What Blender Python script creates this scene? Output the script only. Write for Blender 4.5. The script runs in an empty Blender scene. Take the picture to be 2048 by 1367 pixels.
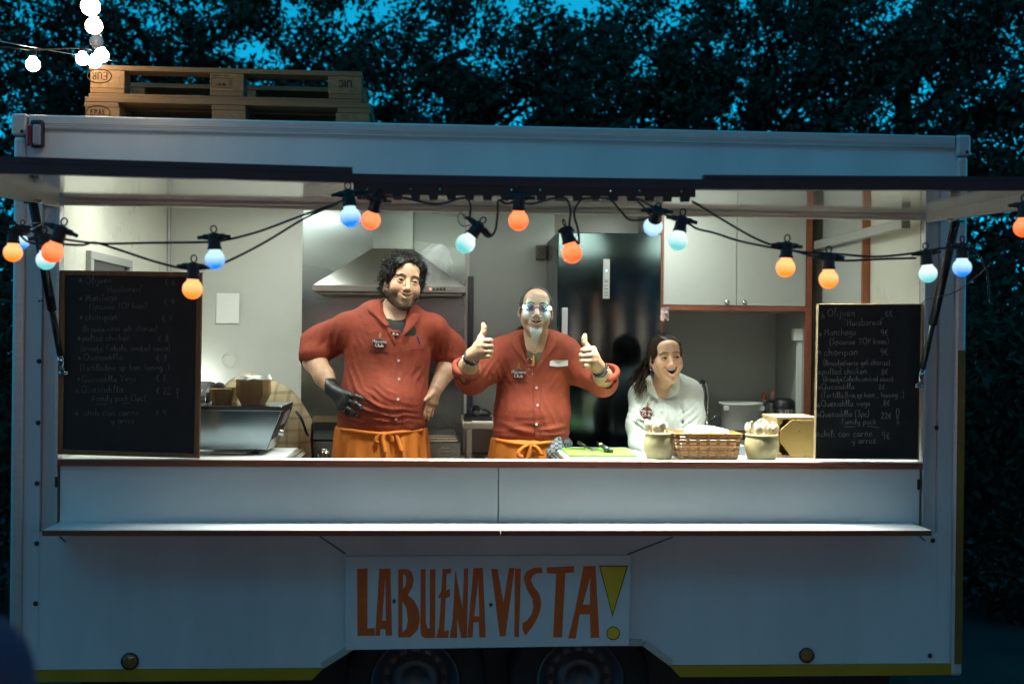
import bpy, math, random, time
import numpy as np
from mathutils import Vector, Matrix
from mathutils.bvhtree import BVHTree

SC = bpy.context.scene
COL = SC.collection
T0 = time.time()
rad = math.radians

# ------------------------------------------------------------------ camera
FPX = 2250.0                                   # focal length in pixels of the 2048 px wide photograph
CAM = np.array([-0.2342, -4.4095, 1.66])
YAW, PITCH, ROLL = 0.0625, -0.0024, 0.0109
_f = np.array([math.sin(YAW)*math.cos(PITCH), math.cos(YAW)*math.cos(PITCH), math.sin(PITCH)])
_r0 = np.array([math.cos(YAW), -math.sin(YAW), 0.0]); _u0 = np.cross(_r0, _f)
_r = _r0*math.cos(ROLL)+_u0*math.sin(ROLL); _u = -_r0*math.sin(ROLL)+_u0*math.cos(ROLL)
cd = bpy.data.cameras.new('camera'); cam = bpy.data.objects.new('camera', cd); COL.objects.link(cam)
cam.matrix_world = Matrix(((_r[0], _u[0], -_f[0], CAM[0]), (_r[1], _u[1], -_f[1], CAM[1]),
                           (_r[2], _u[2], -_f[2], CAM[2]), (0, 0, 0, 1)))
cd.sensor_width = 36.0; cd.lens = FPX/2048*36.0; cd.clip_end = 400; cd.clip_start = 0.05
cd.dof.use_dof = True; cd.dof.focus_distance = 4.75; cd.dof.aperture_fstop = 2.2
SC.camera = cam

# ------------------------------------------------------------------ sky, sun, exposure
SKY_STRENGTH = 0.15
wd = bpy.data.worlds.new('World'); SC.world = wd; wd.use_nodes = True
wn = wd.node_tree.nodes; wl = wd.node_tree.links
bg = wn['Background']
sky = wn.new('ShaderNodeTexSky'); sky.sky_type = 'NISHITA'; sky.sun_disc = False
sky.sun_elevation = rad(32.0); sky.sun_rotation = rad(200); sky.altitude = 50; sky.ozone_density = 3.0
bw = wn.new('ShaderNodeRGBToBW'); wl.new(sky.outputs['Color'], bw.inputs[0])
mulk = wn.new('ShaderNodeMix'); mulk.data_type = 'RGBA'; mulk.blend_type = 'MULTIPLY'
mulk.inputs[0].default_value = 1.0
wl.new(bw.outputs[0], mulk.inputs[6]); mulk.inputs[7].default_value = (0.010, 0.84, 1.48, 1)
wl.new(mulk.outputs[2], bg.inputs['Color']); bg.inputs['Strength'].default_value = SKY_STRENGTH
sd = bpy.data.lights.new('sun', 'SUN'); sd.energy = 0.02; sd.angle = rad(12); sd.color = (0.45, 0.75, 1.0)
sun = bpy.data.objects.new('sun', sd); COL.objects.link(sun)
sun.rotation_euler = (rad(86), 0, rad(-20))
SC.view_settings.view_transform = 'Standard'; SC.view_settings.look = 'None'
SC.view_settings.exposure = 0.0; SC.view_settings.gamma = 1.0; SC.view_settings.use_curve_mapping = False
SC.render.engine = 'CYCLES'
cy = SC.cycles
cy.use_denoising = True
try:
    cy.denoiser = 'OPENIMAGEDENOISE'; cy.denoising_input_passes = 'RGB_ALBEDO_NORMAL'
except Exception: pass
cy.max_bounces = 6; cy.diffuse_bounces = 4; cy.glossy_bounces = 3; cy.transmission_bounces = 4; cy.transparent_max_bounces = 8
cy.caustics_reflective = False; cy.caustics_refractive = False
cy.sample_clamp_indirect = 4.0; cy.sample_clamp_direct = 0.0
cy.use_light_tree = True

# ------------------------------------------------------------------ measuring: photograph pixel + depth -> place
def P(px, py, Y=0.0):
    d = _f+_r*((px-1024.0)/FPX)-_u*((py-683.5)/FPX)
    return CAM+d*((Y-CAM[1])/d[1])
def PX(px, Y=0.0): return float(P(px, 690, Y)[0])
def PZ(py, Y=0.0, px=960): return float(P(px, py, Y)[2])
def S(Y): return (Y-CAM[1])/FPX
def pxof(p):
    d = np.asarray(p, float)-CAM
    return (1024+FPX*d@_r/(d@_f), 683.5-FPX*d@_u/(d@_f))

# ------------------------------------------------------------------ materials
def _inp(b, *names):
    for n in names:
        if n in b.inputs: return b.inputs[n]
MATS = {}
def mat(name, col, rough=0.5, metal=0.0, var=0.0, vscale=6.0, bump=0.0, bscale=60.0, spec=0.5, coat=0.0,
        emis=None, estr=0.0, attr=None, trans=0.0, alpha=1.0, aniso=0.0, sheen=0.0, detail=6, stretch=None, sss=0.0, rvar=0.0, ior=None,
        col2=None):
    if name in MATS: return MATS[name]
    m = bpy.data.materials.new(name); m.use_nodes = True; MATS[name] = m
    N = m.node_tree.nodes; L = m.node_tree.links; b = N['Principled BSDF']
    b.inputs['Base Color'].default_value = (*col, 1); b.inputs['Roughness'].default_value = rough
    b.inputs['Metallic'].default_value = metal
    _inp(b, 'Specular IOR Level', 'Specular').default_value = spec
    if coat: _inp(b, 'Coat Weight').default_value = coat; _inp(b, 'Coat Roughness').default_value = 0.08
    if trans: _inp(b, 'Transmission Weight').default_value = trans
    if ior: b.inputs['IOR'].default_value = ior
    if alpha < 1: b.inputs['Alpha'].default_value = alpha
    if aniso: _inp(b, 'Anisotropic').default_value = aniso
    if sheen: _inp(b, 'Sheen Weight').default_value = sheen
    if sss:
        _inp(b, 'Subsurface Weight').default_value = sss
        _inp(b, 'Subsurface Radius').default_value = (0.012, 0.005, 0.003)
        if 'Subsurface Scale' in b.inputs: b.inputs['Subsurface Scale'].default_value = 1.0
    if emis:
        _inp(b, 'Emission Color').default_value = (*emis, 1); b.inputs['Emission Strength'].default_value = estr
    tc = N.new('ShaderNodeTexCoord'); src = tc.outputs['Object']
    if stretch:
        mp = N.new('ShaderNodeMapping'); mp.inputs['Scale'].default_value = stretch
        L.new(src, mp.inputs[0]); src = mp.outputs[0]
    base = None
    if attr:
        a = N.new('ShaderNodeAttribute'); a.attribute_name = attr; base = a.outputs['Color']
    if var > 0 or col2:
        nz = N.new('ShaderNodeTexNoise'); nz.inputs['Scale'].default_value = vscale; nz.inputs['Detail'].default_value = detail
        nz.inputs['Roughness'].default_value = 0.6
        L.new(src, nz.inputs['Vector'])
        rp = N.new('ShaderNodeMapRange'); rp.inputs[1].default_value = 0.3; rp.inputs[2].default_value = 0.7
        rp.inputs[3].default_value = 1-var; rp.inputs[4].default_value = 1+var
        L.new(nz.outputs[0], rp.inputs[0])
        if col2:
            mc = N.new('ShaderNodeMix'); mc.data_type = 'RGBA'
            r2 = N.new('ShaderNodeMapRange'); r2.inputs[1].default_value = 0.35; r2.inputs[2].default_value = 0.65
            L.new(nz.outputs[0], r2.inputs[0]); L.new(r2.outputs[0], mc.inputs[0])
            mc.inputs[6].default_value = (*col, 1); mc.inputs[7].default_value = (*col2, 1); base = mc.outputs[2]
        mx = N.new('ShaderNodeMix'); mx.data_type = 'RGBA'; mx.blend_type = 'MULTIPLY'; mx.inputs[0].default_value = 1
        if base: L.new(base, mx.inputs[6])
        else: mx.inputs[6].default_value = (*col, 1)
        L.new(rp.outputs[0], mx.inputs[7]); base = mx.outputs[2]
        if rvar:
            rr = N.new('ShaderNodeMapRange'); rr.inputs[1].default_value = 0.3; rr.inputs[2].default_value = 0.7
            rr.inputs[3].default_value = max(0.02, rough-rvar); rr.inputs[4].default_value = rough+rvar
            L.new(nz.outputs[0], rr.inputs[0]); L.new(rr.outputs[0], b.inputs['Roughness'])
    if base: L.new(base, b.inputs['Base Color'])
    if bump > 0:
        n2 = N.new('ShaderNodeTexNoise'); n2.inputs['Scale'].default_value = bscale; n2.inputs['Detail'].default_value = 4
        L.new(src, n2.inputs['Vector'])
        bp = N.new('ShaderNodeBump'); bp.inputs['Strength'].default_value = bump; bp.inputs['Distance'].default_value = 0.01
        L.new(n2.outputs[0], bp.inputs['Height']); L.new(bp.outputs[0], b.inputs['Normal'])
    return m

# ------------------------------------------------------------------ objects
def wloc(o):
    v = Vector((0, 0, 0))
    while o: v = v+o.location; o = o.parent
    return v
def tagp(o, label=None, cat=None, group=None, kind=None):
    if label: o['label'] = label
    if cat: o['category'] = cat
    if group: o['group'] = group
    if kind: o['kind'] = kind
    return o
def thing(name, label, cat, loc=(0, 0, 0), group=None, rot=None):
    o = bpy.data.objects.new(name, None); COL.objects.link(o); o.location = [float(c) for c in loc]
    o.empty_display_size = 0.1
    if rot: o.rotation_euler = rot
    return tagp(o, label, cat, group)
def link(name, me, m=None, parent=None):
    o = bpy.data.objects.new(name, me); COL.objects.link(o)
    if m is not None and len(me.materials) == 0: me.materials.append(m)
    if parent is not None: o.parent = parent
    return o
def mesh_np(name, V, F, m=None, parent=None, smooth=False, local=False, cols=None):
    """V (n,3) world coordinates, F list of faces or (k,3)/(k,4) array."""
    V = np.asarray(V, float)
    if parent is not None and not local: V = V-np.array(wloc(parent))
    me = bpy.data.meshes.new(name)
    if isinstance(F, np.ndarray):
        k = F.shape[1]; nf = len(F)
        me.vertices.add(len(V)); me.vertices.foreach_set('co', V.astype(np.float32).ravel())
        me.loops.add(nf*k); me.loops.foreach_set('vertex_index', F.astype(np.int32).ravel())
        me.polygons.add(nf); me.polygons.foreach_set('loop_start', np.arange(0, nf*k, k, dtype=np.int32))
        me.polygons.foreach_set('loop_total', np.full(nf, k, dtype=np.int32))
        me.update(calc_edges=True)
    else:
        me.from_pydata([tuple(v) for v in V], [], F); me.update()
    if cols is not None:
        ca = me.color_attributes.new('Col', 'FLOAT_COLOR', 'POINT')
        c4 = np.ones((len(V), 4), np.float32); c4[:, :3] = cols
        ca.data.foreach_set('color', c4.ravel())
    if smooth: me.polygons.foreach_set('use_smooth', np.ones(len(me.polygons), bool))
    return link(name, me, m, parent)
def bev(o, w=0.003, seg=2):
    b = o.modifiers.new('bevel', 'BEVEL'); b.width = w; b.segments = seg; b.limit_method = 'ANGLE'; b.angle_limit = rad(40)
    return o
def copy_tree(o, parent=None):
    c = o.copy(); COL.objects.link(c); c.parent = parent
    for ch in list(o.children): copy_tree(ch, c)
    return c

class MB:
    """collects simple shapes into one mesh"""
    def __init__(s): s.v = []; s.f = []
    def add(s, V, F):
        n = len(s.v); s.v += [tuple(float(c) for c in v) for v in V]; s.f += [tuple(i+n for i in f) for f in F]; return s
    def box(s, x0, x1, y0, y1, z0, z1):
        return s.add([(x0, y0, z0), (x1, y0, z0), (x1, y1, z0), (x0, y1, z0), (x0, y0, z1), (x1, y0, z1), (x1, y1, z1), (x0, y1, z1)],
                     [(0, 3, 2, 1), (4, 5, 6, 7), (0, 1, 5, 4), (1, 2, 6, 5), (2, 3, 7, 6), (3, 0, 4, 7)])
    def hexa(s, p):   # 8 corners in the order of box()
        return s.add(p, [(0, 3, 2, 1), (4, 5, 6, 7), (0, 1, 5, 4), (1, 2, 6, 5), (2, 3, 7, 6), (3, 0, 4, 7)])
    def prism(s, poly, d):  # poly: 3-D points of a planar loop; d: extrusion vector
        n = len(poly); d = np.asarray(d, float); A = [np.asarray(p, float) for p in poly]
        return s.add(A+[a+d for a in A], [tuple(range(n))[::-1], tuple(range(n, 2*n))]+[(i, (i+1) % n, n+(i+1) % n, n+i) for i in range(n)])
    def tube(s, pts, r, seg=8, cap=True, closed=False):
        pts = [np.asarray(p, float) for p in pts]; n = len(pts)
        rs = r if hasattr(r, '__len__') else [r]*n
        T = []
        for i in range(n):
            a = pts[i-1] if (i > 0 or closed) else pts[i]; b = pts[(i+1) % n] if (i < n-1 or closed) else pts[i]
            t = b-a; T.append(t/(np.linalg.norm(t)+1e-12))
        ref = np.array([0, 0, 1.0]) if abs(T[0][2]) < 0.9 else np.array([1.0, 0, 0])
        V = []
        N = np.cross(T[0], ref); N /= np.linalg.norm(N)
        for i in range(n):
            N = N-T[i]*(N@T[i]); N /= (np.linalg.norm(N)+1e-12); B = np.cross(T[i], N)
            for k in range(seg):
                a = 2*math.pi*k/seg; V.append(pts[i]+rs[i]*(N*math.cos(a)+B*math.sin(a)))
        F = []
        for i in range(n if closed else n-1):
            j = (i+1) % n
            for k in range(seg):
                F.append((i*seg+k, i*seg+(k+1) % seg, j*seg+(k+1) % seg, j*seg+k))
        if cap and not closed: F += [tuple(range(seg))[::-1], tuple((n-1)*seg+k for k in range(seg))]
        return s.add(V, F)
    def lathe(s, prof, c=(0, 0, 0), axis=(0, 0, 1), seg=24):
        """prof: (radius, height) pairs along axis"""
        ax = np.asarray(axis, float); ax /= np.linalg.norm(ax); c = np.asarray(c, float)
        ref = np.array([1.0, 0, 0]) if abs(ax[0]) < 0.9 else np.array([0, 1.0, 0])
        u = np.cross(ax, ref); u /= np.linalg.norm(u); w = np.cross(ax, u)
        V = []; F = []
        for (r, h) in prof:
            for k in range(seg):
                a = 2*math.pi*k/seg; V.append(c+ax*h+max(r, 1e-5)*(u*math.cos(a)+w*math.sin(a)))
        for i in range(len(prof)-1):
            for k in range(seg):
                F.append((i*seg+k, i*seg+(k+1) % seg, (i+1)*seg+(k+1) % seg, (i+1)*seg+k))
        return s.add(V, F)
    def build(s, name, m=None, parent=None, smooth=False, local=False, bevel=0):
        o = mesh_np(name, np.array(s.v), s.f, m, parent, smooth, local)
        if bevel: bev(o, bevel)
        return o
def smooth_angle(o, deg=40):
    me = o.data
    me.polygons.foreach_set('use_smooth', np.ones(len(me.polygons), bool))
    try: me.set_sharp_from_angle(angle=rad(deg))
    except Exception: pass
    return o
def spline(pts, n=8):
    """Catmull-Rom through points"""
    p = [np.asarray(q, float) for q in pts]; p = [2*p[0]-p[1]]+p+[2*p[-1]-p[-2]]; out = []
    for i in range(1, len(p)-2):
        for k in range(n):
            t = k/n; a, b, c, d = p[i-1], p[i], p[i+1], p[i+2]
            out.append(0.5*((2*b)+(-a+c)*t+(2*a-5*b+4*c-d)*t*t+(-a+3*b-3*c+d)*t**3))
    out.append(p[-2]); return out

# ------------------------------------------------------------------ blended solids for bodies and cloth
def cap_sdf(a, b, ra, rb):
    a = np.asarray(a, float); b = np.asarray(b, float); d = b-a; L2 = float(d@d)+1e-12
    def fn(x, y, z):
        t = np.clip(((x-a[0])*d[0]+(y-a[1])*d[1]+(z-a[2])*d[2])/L2, 0, 1)
        return np.sqrt((x-a[0]-t*d[0])**2+(y-a[1]-t*d[1])**2+(z-a[2]-t*d[2])**2)-(ra+(rb-ra)*t)
    R = max(ra, rb)
    return fn, np.minimum(a, b)-R, np.maximum(a, b)+R
def ell_sdf(c, r, R=None):
    c = np.asarray(c, float); r = np.asarray(r, float)
    M = np.eye(3) if R is None else np.asarray(R, float)   # columns are the axes
    def fn(x, y, z):
        X, Y, Z = x-c[0], y-c[1], z-c[2]
        l = [M[0, i]*X+M[1, i]*Y+M[2, i]*Z for i in range(3)]
        k0 = np.sqrt((l[0]/r[0])**2+(l[1]/r[1])**2+(l[2]/r[2])**2)
        k1 = np.sqrt((l[0]/r[0]**2)**2+(l[1]/r[1]**2)**2+(l[2]/r[2]**2)**2)+1e-9
        return k0*(k0-1)/k1
    e = np.sqrt(((M*r)**2).sum(1))
    return fn, c-e, c+e
def box_sdf(c, hs, R=None, rr=0.005):
    c = np.asarray(c, float); hs = np.asarray(hs, float); M = np.eye(3) if R is None else np.asarray(R, float)
    def fn(x, y, z):
        X, Y, Z = x-c[0], y-c[1], z-c[2]
        q = [np.abs(M[0, i]*X+M[1, i]*Y+M[2, i]*Z)-(hs[i]-rr) for i in range(3)]
        return np.sqrt(sum(np.maximum(k, 0)**2 for k in q))+np.minimum(np.maximum(np.maximum(q[0], q[1]), q[2]), 0)-rr
    e = np.sqrt(((M*hs)**2).sum(1))+hs.max()*0.2
    return fn, c-e, c+e
class Field:
    def __init__(s, lo, hi, h):
        s.lo = np.asarray(lo, float); s.h = h
        s.n = np.ceil((np.asarray(hi)-s.lo)/h).astype(int)+1
        s.ax = [(s.lo[i]+np.arange(s.n[i])*h).astype(np.float32) for i in range(3)]
        s.F = np.ones(s.n, np.float32)
    def put(s, prim, k=0.01, sub=False, inter=False):
        fn, lo, hi = prim; m = k+2*s.h
        i0 = np.clip(np.floor((lo-m-s.lo)/s.h).astype(int), 0, s.n); i1 = np.clip(np.ceil((hi+m-s.lo)/s.h).astype(int)+1, 0, s.n)
        if np.any(i1 <= i0): return s
        sl = tuple(slice(a, b) for a, b in zip(i0, i1))
        d = fn(s.ax[0][sl[0]][:, None, None], s.ax[1][sl[1]][None, :, None], s.ax[2][sl[2]][None, None, :]).astype(np.float32)
        A = s.F[sl]
        if sub:
            d = -d; hh = np.maximum(k-np.abs(A-d), 0)/k; s.F[sl] = np.maximum(A, d)+hh*hh*k*0.25
        else:
            hh = np.maximum(k-np.abs(A-d), 0)/k; s.F[sl] = np.minimum(A, d)-hh*hh*k*0.25
        return s
    def cap(s, a, b, ra, rb=None, k=0.01, sub=False): return s.put(cap_sdf(a, b, ra, ra if rb is None else rb), k, sub)
    def ell(s, c, r, R=None, k=0.01, sub=False): return s.put(ell_sdf(c, r, R), k, sub)
    def chain(s, pts, rs, k=0.006):
        for i in range(len(pts)-1): s.cap(pts[i], pts[i+1], rs[i], rs[i+1], k)
        return s
    def grids(s): return s.ax[0][:, None, None], s.ax[1][None, :, None], s.ax[2][None, None, :]
    def mesh(s):
        F = s.F; sg = F < 0; h = s.h
        F = F.copy()
        c = np.zeros(np.array(F.shape)-1, np.int8); offs = [(i, j, k) for i in (0, 1) for j in (0, 1) for k in (0, 1)]
        n = F.shape
        for o in offs: c += sg[o[0]:n[0]-1+o[0], o[1]:n[1]-1+o[1], o[2]:n[2]-1+o[2]]
        act = (c > 0) & (c < 8); idx = np.argwhere(act)
        ids = -np.ones(act.shape, np.int32); ids[act] = np.arange(len(idx))
        vals = np.stack([F[idx[:, 0]+o[0], idx[:, 1]+o[1], idx[:, 2]+o[2]] for o in offs], 1)
        vals = np.clip(vals, -2*h, 2*h)
        acc = np.zeros((len(idx), 3)); cnt = np.zeros(len(idx)); O = np.array(offs, float)
        for i in range(8):
            for j in range(i+1, 8):
                if np.abs(O[i]-O[j]).sum() != 1: continue
                a, b = vals[:, i], vals[:, j]; m = (a < 0) != (b < 0)
                t = np.where(m, a/(a-b+1e-20), 0)
                acc += np.where(m[:, None], O[i]+(O[j]-O[i])*t[:, None], 0); cnt += m
        V = s.lo+(idx+acc/np.maximum(cnt, 1)[:, None])*h
        Q = []
        for ax in range(3):
            b, d = (ax+1) % 3, (ax+2) % 3
            s0 = [slice(None)]*3; s1 = [slice(None)]*3; s0[ax] = slice(0, n[ax]-1); s1[ax] = slice(1, n[ax])
            e = sg[tuple(s0)] != sg[tuple(s1)]; fl = sg[tuple(s0)]
            pt = np.argwhere(e); pt = pt[(pt[:, b] > 0) & (pt[:, d] > 0) & (pt[:, b] < n[b]-1) & (pt[:, d] < n[d]-1)]
            eb = np.zeros(3, int); eb[b] = 1; ed = np.zeros(3, int); ed[d] = 1
            g = lambda p: ids[p[:, 0], p[:, 1], p[:, 2]]
            q = np.stack([g(pt-eb-ed), g(pt-ed), g(pt), g(pt-eb)], 1)
            f = fl[pt[:, 0], pt[:, 1], pt[:, 2]]
            q[~f] = q[~f][:, ::-1]; Q.append(q[(q >= 0).all(1)])
        return V, np.concatenate(Q)
def waves(x, y, z, seed, scale, n=7, aniso=(1, 1, 1)):
    rg = np.random.default_rng(seed); out = 0
    for i in range(n):
        d = rg.normal(size=3)*np.array(aniso); d /= np.linalg.norm(d)
        w = scale*(0.6+0.9*rg.random()); ph = rg.random()*6.28
        d2 = rg.normal(size=3); wp = 0.8*np.sin((x*d2[0]+y*d2[1]+z*d2[2])*w*0.5+ph*2)
        out = out+np.sin((x*d[0]+y*d[1]+z*d[2])*w+ph+wp)
    return out/n
def ray_px(bvh, px, py, off=0.004):
    d = _f+_r*((px-1024.0)/FPX)-_u*((py-683.5)/FPX); d = d/np.linalg.norm(d)
    hit = bvh.ray_cast(Vector(CAM), Vector(d), 20)
    if hit[0] is None: return None
    return np.array(hit[0])-d*off
def bvh_of(V, F): return BVHTree.FromPolygons([Vector(v) for v in V], [tuple(int(i) for i in f) for f in F])
# ================================================================== MATERIALS
M_white = mat('painted white panel', (0.62, 0.62, 0.64), 0.40, var=0.09, vscale=1.6, bump=0.05, bscale=7, rvar=0.12, stretch=(2.2, 2.2, .5))
M_fascia = M_white
M_alu = mat('aluminium trim', (0.60, 0.60, 0.61), 0.38, metal=0.55, var=0.08, vscale=9, stretch=(1, 8, 8))
M_jamb = mat('white jamb lacquer', (0.62, 0.62, 0.63), 0.3, var=0.04)
M_wall = mat('cream wall board', (0.70, 0.69, 0.60), 0.30, var=0.05, vscale=2.5, bump=0.02, bscale=120, rvar=0.06)
M_wall_dim = mat('dimmed cream wall board', (0.54, 0.55, 0.51), 0.30, var=0.05, vscale=2.5, bump=0.02, bscale=120)  # same board as the cream walls, its dimmer lighting put into the colour
M_steel = mat('brushed steel', (0.215, 0.245, 0.245), 0.27, metal=1.0, var=0.07, vscale=1.6, aniso=0.55, stretch=(.6, .6, 2.2), rvar=0.06, detail=1.2)
M_steelh = mat('brushed hood steel', (0.42, 0.42, 0.39), 0.34, metal=1.0, var=0.05, vscale=3, aniso=0.5, rvar=0.05, detail=1.2)
M_fridge = mat('dark fridge steel', (0.042, 0.060, 0.066), 0.10, metal=1.0, var=0.06, vscale=3, aniso=0.85, detail=1)
_N = M_fridge.node_tree.nodes; _t = _N.new('ShaderNodeTangent'); _t.direction_type = 'RADIAL'; _t.axis = 'Z'
M_fridge.node_tree.links.new(_t.outputs[0], _N['Principled BSDF'].inputs['Tangent']); _N['Principled BSDF'].inputs['Anisotropic Rotation'].default_value = 0.25
M_dark = mat('dark anodised rail', (0.030, 0.030, 0.045), 0.35, metal=0.3, var=0.2, vscale=12)
M_black = mat('black plastic', (0.012, 0.012, 0.014), 0.42, var=0.25, vscale=30)
M_rubber = mat('tyre rubber', (0.012, 0.012, 0.013), 0.75, var=0.2, vscale=20, bump=0.2, bscale=80)
M_rim = mat('painted steel rim', (0.09, 0.10, 0.12), 0.4, metal=0.4, var=0.15, vscale=14)
M_redwood = mat('red brown edge band', (0.20, 0.052, 0.026), 0.45, var=0.18, vscale=8, stretch=(0.3, 6, 6))
M_lam = mat('pale counter laminate', (0.78, 0.78, 0.77), 0.35, var=0.06, vscale=20, bump=0.02, bscale=200)
M_drop = mat('grey front laminate', (0.70, 0.735, 0.745), 0.40, var=0.07, vscale=2.5, bump=0.03, bscale=8, rvar=.08)
M_yellow = mat('yellow skirt paint', (0.42, 0.23, 0.008), 0.45, var=0.12, vscale=7)
M_amber = mat('amber reflector', (0.28, 0.10, 0.02), 0.2, coat=1.0, var=0.2, vscale=70)
M_redlens = mat('red lens', (0.16, 0.012, 0.012), 0.2, coat=1.0)
M_clear = mat('clear lens', (0.30, 0.28, 0.30), 0.15, coat=1.0)
M_sign = mat('sign board white', (0.66, 0.66, 0.67), 0.5, var=0.06, vscale=6, bump=0.04, bscale=60)
M_signred = mat('sign red paint', (0.74, 0.115, 0.016), 0.5, var=0.10, vscale=18)
M_signyel = mat('sign yellow paint', (0.80, 0.48, 0.02), 0.5, var=0.07, vscale=18)
M_ink = mat('black paint', (0.01, 0.01, 0.012), 0.5)
M_slate = mat('chalkboard', (0.012, 0.0145, 0.016), 0.55, var=0.5, vscale=9, bump=0.02)
M_chalk = mat('chalk', (0.17, 0.175, 0.17), 0.9, var=0.55, vscale=45)
M_chalk2 = mat('fresh chalk', (0.30, 0.305, 0.29), 0.9, var=0.5, vscale=45)
M_wood = mat('board frame wood', (0.24, 0.115, 0.042), 0.45, var=0.2, vscale=5, stretch=(8, 8, 0.8))
M_woodlight = mat('pale frame wood', (0.55, 0.40, 0.22), 0.5, var=0.12, vscale=8)
M_glassdark = mat('dark window pane', (0.02, 0.025, 0.03), 0.08, spec=0.6)
M_ground = mat('asphalt', (0.045, 0.045, 0.047), 0.85, var=0.35, vscale=1.5, bump=0.5, bscale=120)
M_chrome = mat('chrome', (0.7, 0.7, 0.7), 0.12, metal=1.0)
M_cab = mat('grey cabinet laminate', (0.40, 0.42, 0.40), 0.35, var=0.04, vscale=5)
M_floor = mat('vinyl floor', (0.16, 0.16, 0.16), 0.5, var=0.2, vscale=8)

# ================================================================== GROUND
g = MB().add([(-60, -40, 0), (60, -40, 0), (60, 90, 0), (-60, 90, 0)], [(0, 1, 2, 3)]).build('ground', M_ground)
g['kind'] = 'structure'; g['label'] = 'dark asphalt ground under the trailer'

# ================================================================== TRAILER
XL, XR, ZT, ZB = -1.87, 1.87, 2.4953, PZ(1338, 0, 100)
OX0, OX1 = PX(118), PX(1847)                     # serving opening
ZH = float(P(132, 402)[2])                       # hatch hinge
ZCT, ZCB = PZ(920), PZ(932)                      # counter edge top and bottom
ZS = PZ(1048)                                    # foot of the front panels
TR = thing('food_trailer', 'white vending trailer with open serving hatch and yellow skirt', 'food trailer', (0, 0.9, 0))
def part(mb, name, m, smooth=False, bevel=0, parent=None): return mb.build(name, m, parent or TR, smooth, bevel=bevel)

# fascia above the hatch and its roof profile
part(MB().box(XL+0.004, XR-0.004, 0.0, 0.03, ZH-0.01, ZT-0.02), 'fascia_panel', M_fascia)
zt2 = float(P(60, 258)[2])
m = MB(); m.box(XL+0.056, XR-0.056, -0.016, 0.05, zt2, ZT); part(m, 'roof_profile', M_alu, bevel=0.006)
m = MB()
for q in (0.012, 0.019): m.box(XL+0.056, XR-0.056, -0.0172, -0.0162, zt2+q, zt2+q+0.0012)
part(m, 'groove_shade_strip', mat('groove shade', (.25, .25, .26), .5))  # grey strips stand in for the shade inside the roof grooves
for s, x0, x1 in ((0, XL-0.006, XL+0.052), (1, XR-0.052, XR+0.006)):
    c = part(MB().box(x0, x1, -0.022, 0.06, ZT-0.082, ZT+0.003), 'corner_cap', M_alu, bevel=0.008)
    m = MB(); m.lathe([(0, 0.004), (0.006, 0.003), (0.007, 0)], ((x0+x1)/2+0.012, -0.022, ZT-0.066), (0, -1, 0), 10)
    part(m, 'screw', M_black, parent=c)
# clearance lamp on the left of the fascia
a, b_ = P(64, 241), P(92, 298)
h = part(MB().box(a[0], b_[0], -0.03, -0.001, b_[2], a[2]), 'marker_lamp', M_black, bevel=0.012)
part(MB().box(a[0]-0.004, a[0]+0.018, -0.052, -0.028, b_[2]+0.004, a[2]-0.024), 'red_lens', M_redlens, bevel=0.006, parent=h)
part(MB().box(a[0]+0.019, b_[0]-0.007, -0.050, -0.028, b_[2]+0.008, a[2]-0.022), 'clear_lens', M_clear, bevel=0.006, parent=h)

# corner posts, side piers and jambs
for s in (-1, 1):
    xe = XL if s < 0 else XR
    xo = OX0 if s < 0 else OX1
    w = abs(xe-xo)
    lo = lambda f0, f1: (min(xe-s*w*f0, xe-s*w*f1), max(xe-s*w*f0, xe-s*w*f1))
    x0, x1 = lo(0.0, 0.27); part(MB().box(x0, x1, -0.014, 0.05, ZB-0.05, ZT-0.083), 'corner_post', M_alu, bevel=0.012)
    x0, x1 = lo(0.27, 0.62); part(MB().box(x0+0.001, x1-0.001, -0.002, 0.03, ZB, ZH-0.011), 'side_pier', M_white)
    x0, x1 = lo(0.62, 0.93); part(MB().box(x0+0.001, x1-0.001, 0.016, 0.035, ZS-0.03, ZH-0.011), 'jamb_panel', M_jamb)
    x0, x1 = lo(0.93, 1.0); part(MB().box(x0, x1, -0.006, 0.04, ZS-0.03, ZH-0.011), 'jamb_strip', M_alu, bevel=0.002)
m = MB().box(XR-0.035, XR-0.004, -0.0155, -0.0145, ZB, PZ(700, 0, 1900)); part(m, 'yellow_corner_strip', mat('dull yellow strip', (.17, .105, .010), .55, var=.3, vscale=3))
m = []
for px, py in ((78, 722), (76, 845), (74, 966), (73, 1086), (71, 1206), (1873, 855), (1866, 1080), (1860, 1310)):
    p = P(px, py, -0.004); mm = MB(); mm.lathe([(0, 0.006), (0.006, 0.005), (0.010, 0.0)], p, (0, -1, 0), 10)
    o = part(mm, 'bolt', M_dark, True); o.scale = (1, 1, 1)
for px, py in ((60+18, 602), (84, 602)):
    p = P(px, py, -0.003); mm = MB(); mm.lathe([(0, 0.003), (0.004, 0.0)], p, (0, -1, 0), 8); part(mm, 'bolt', M_dark)

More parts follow.
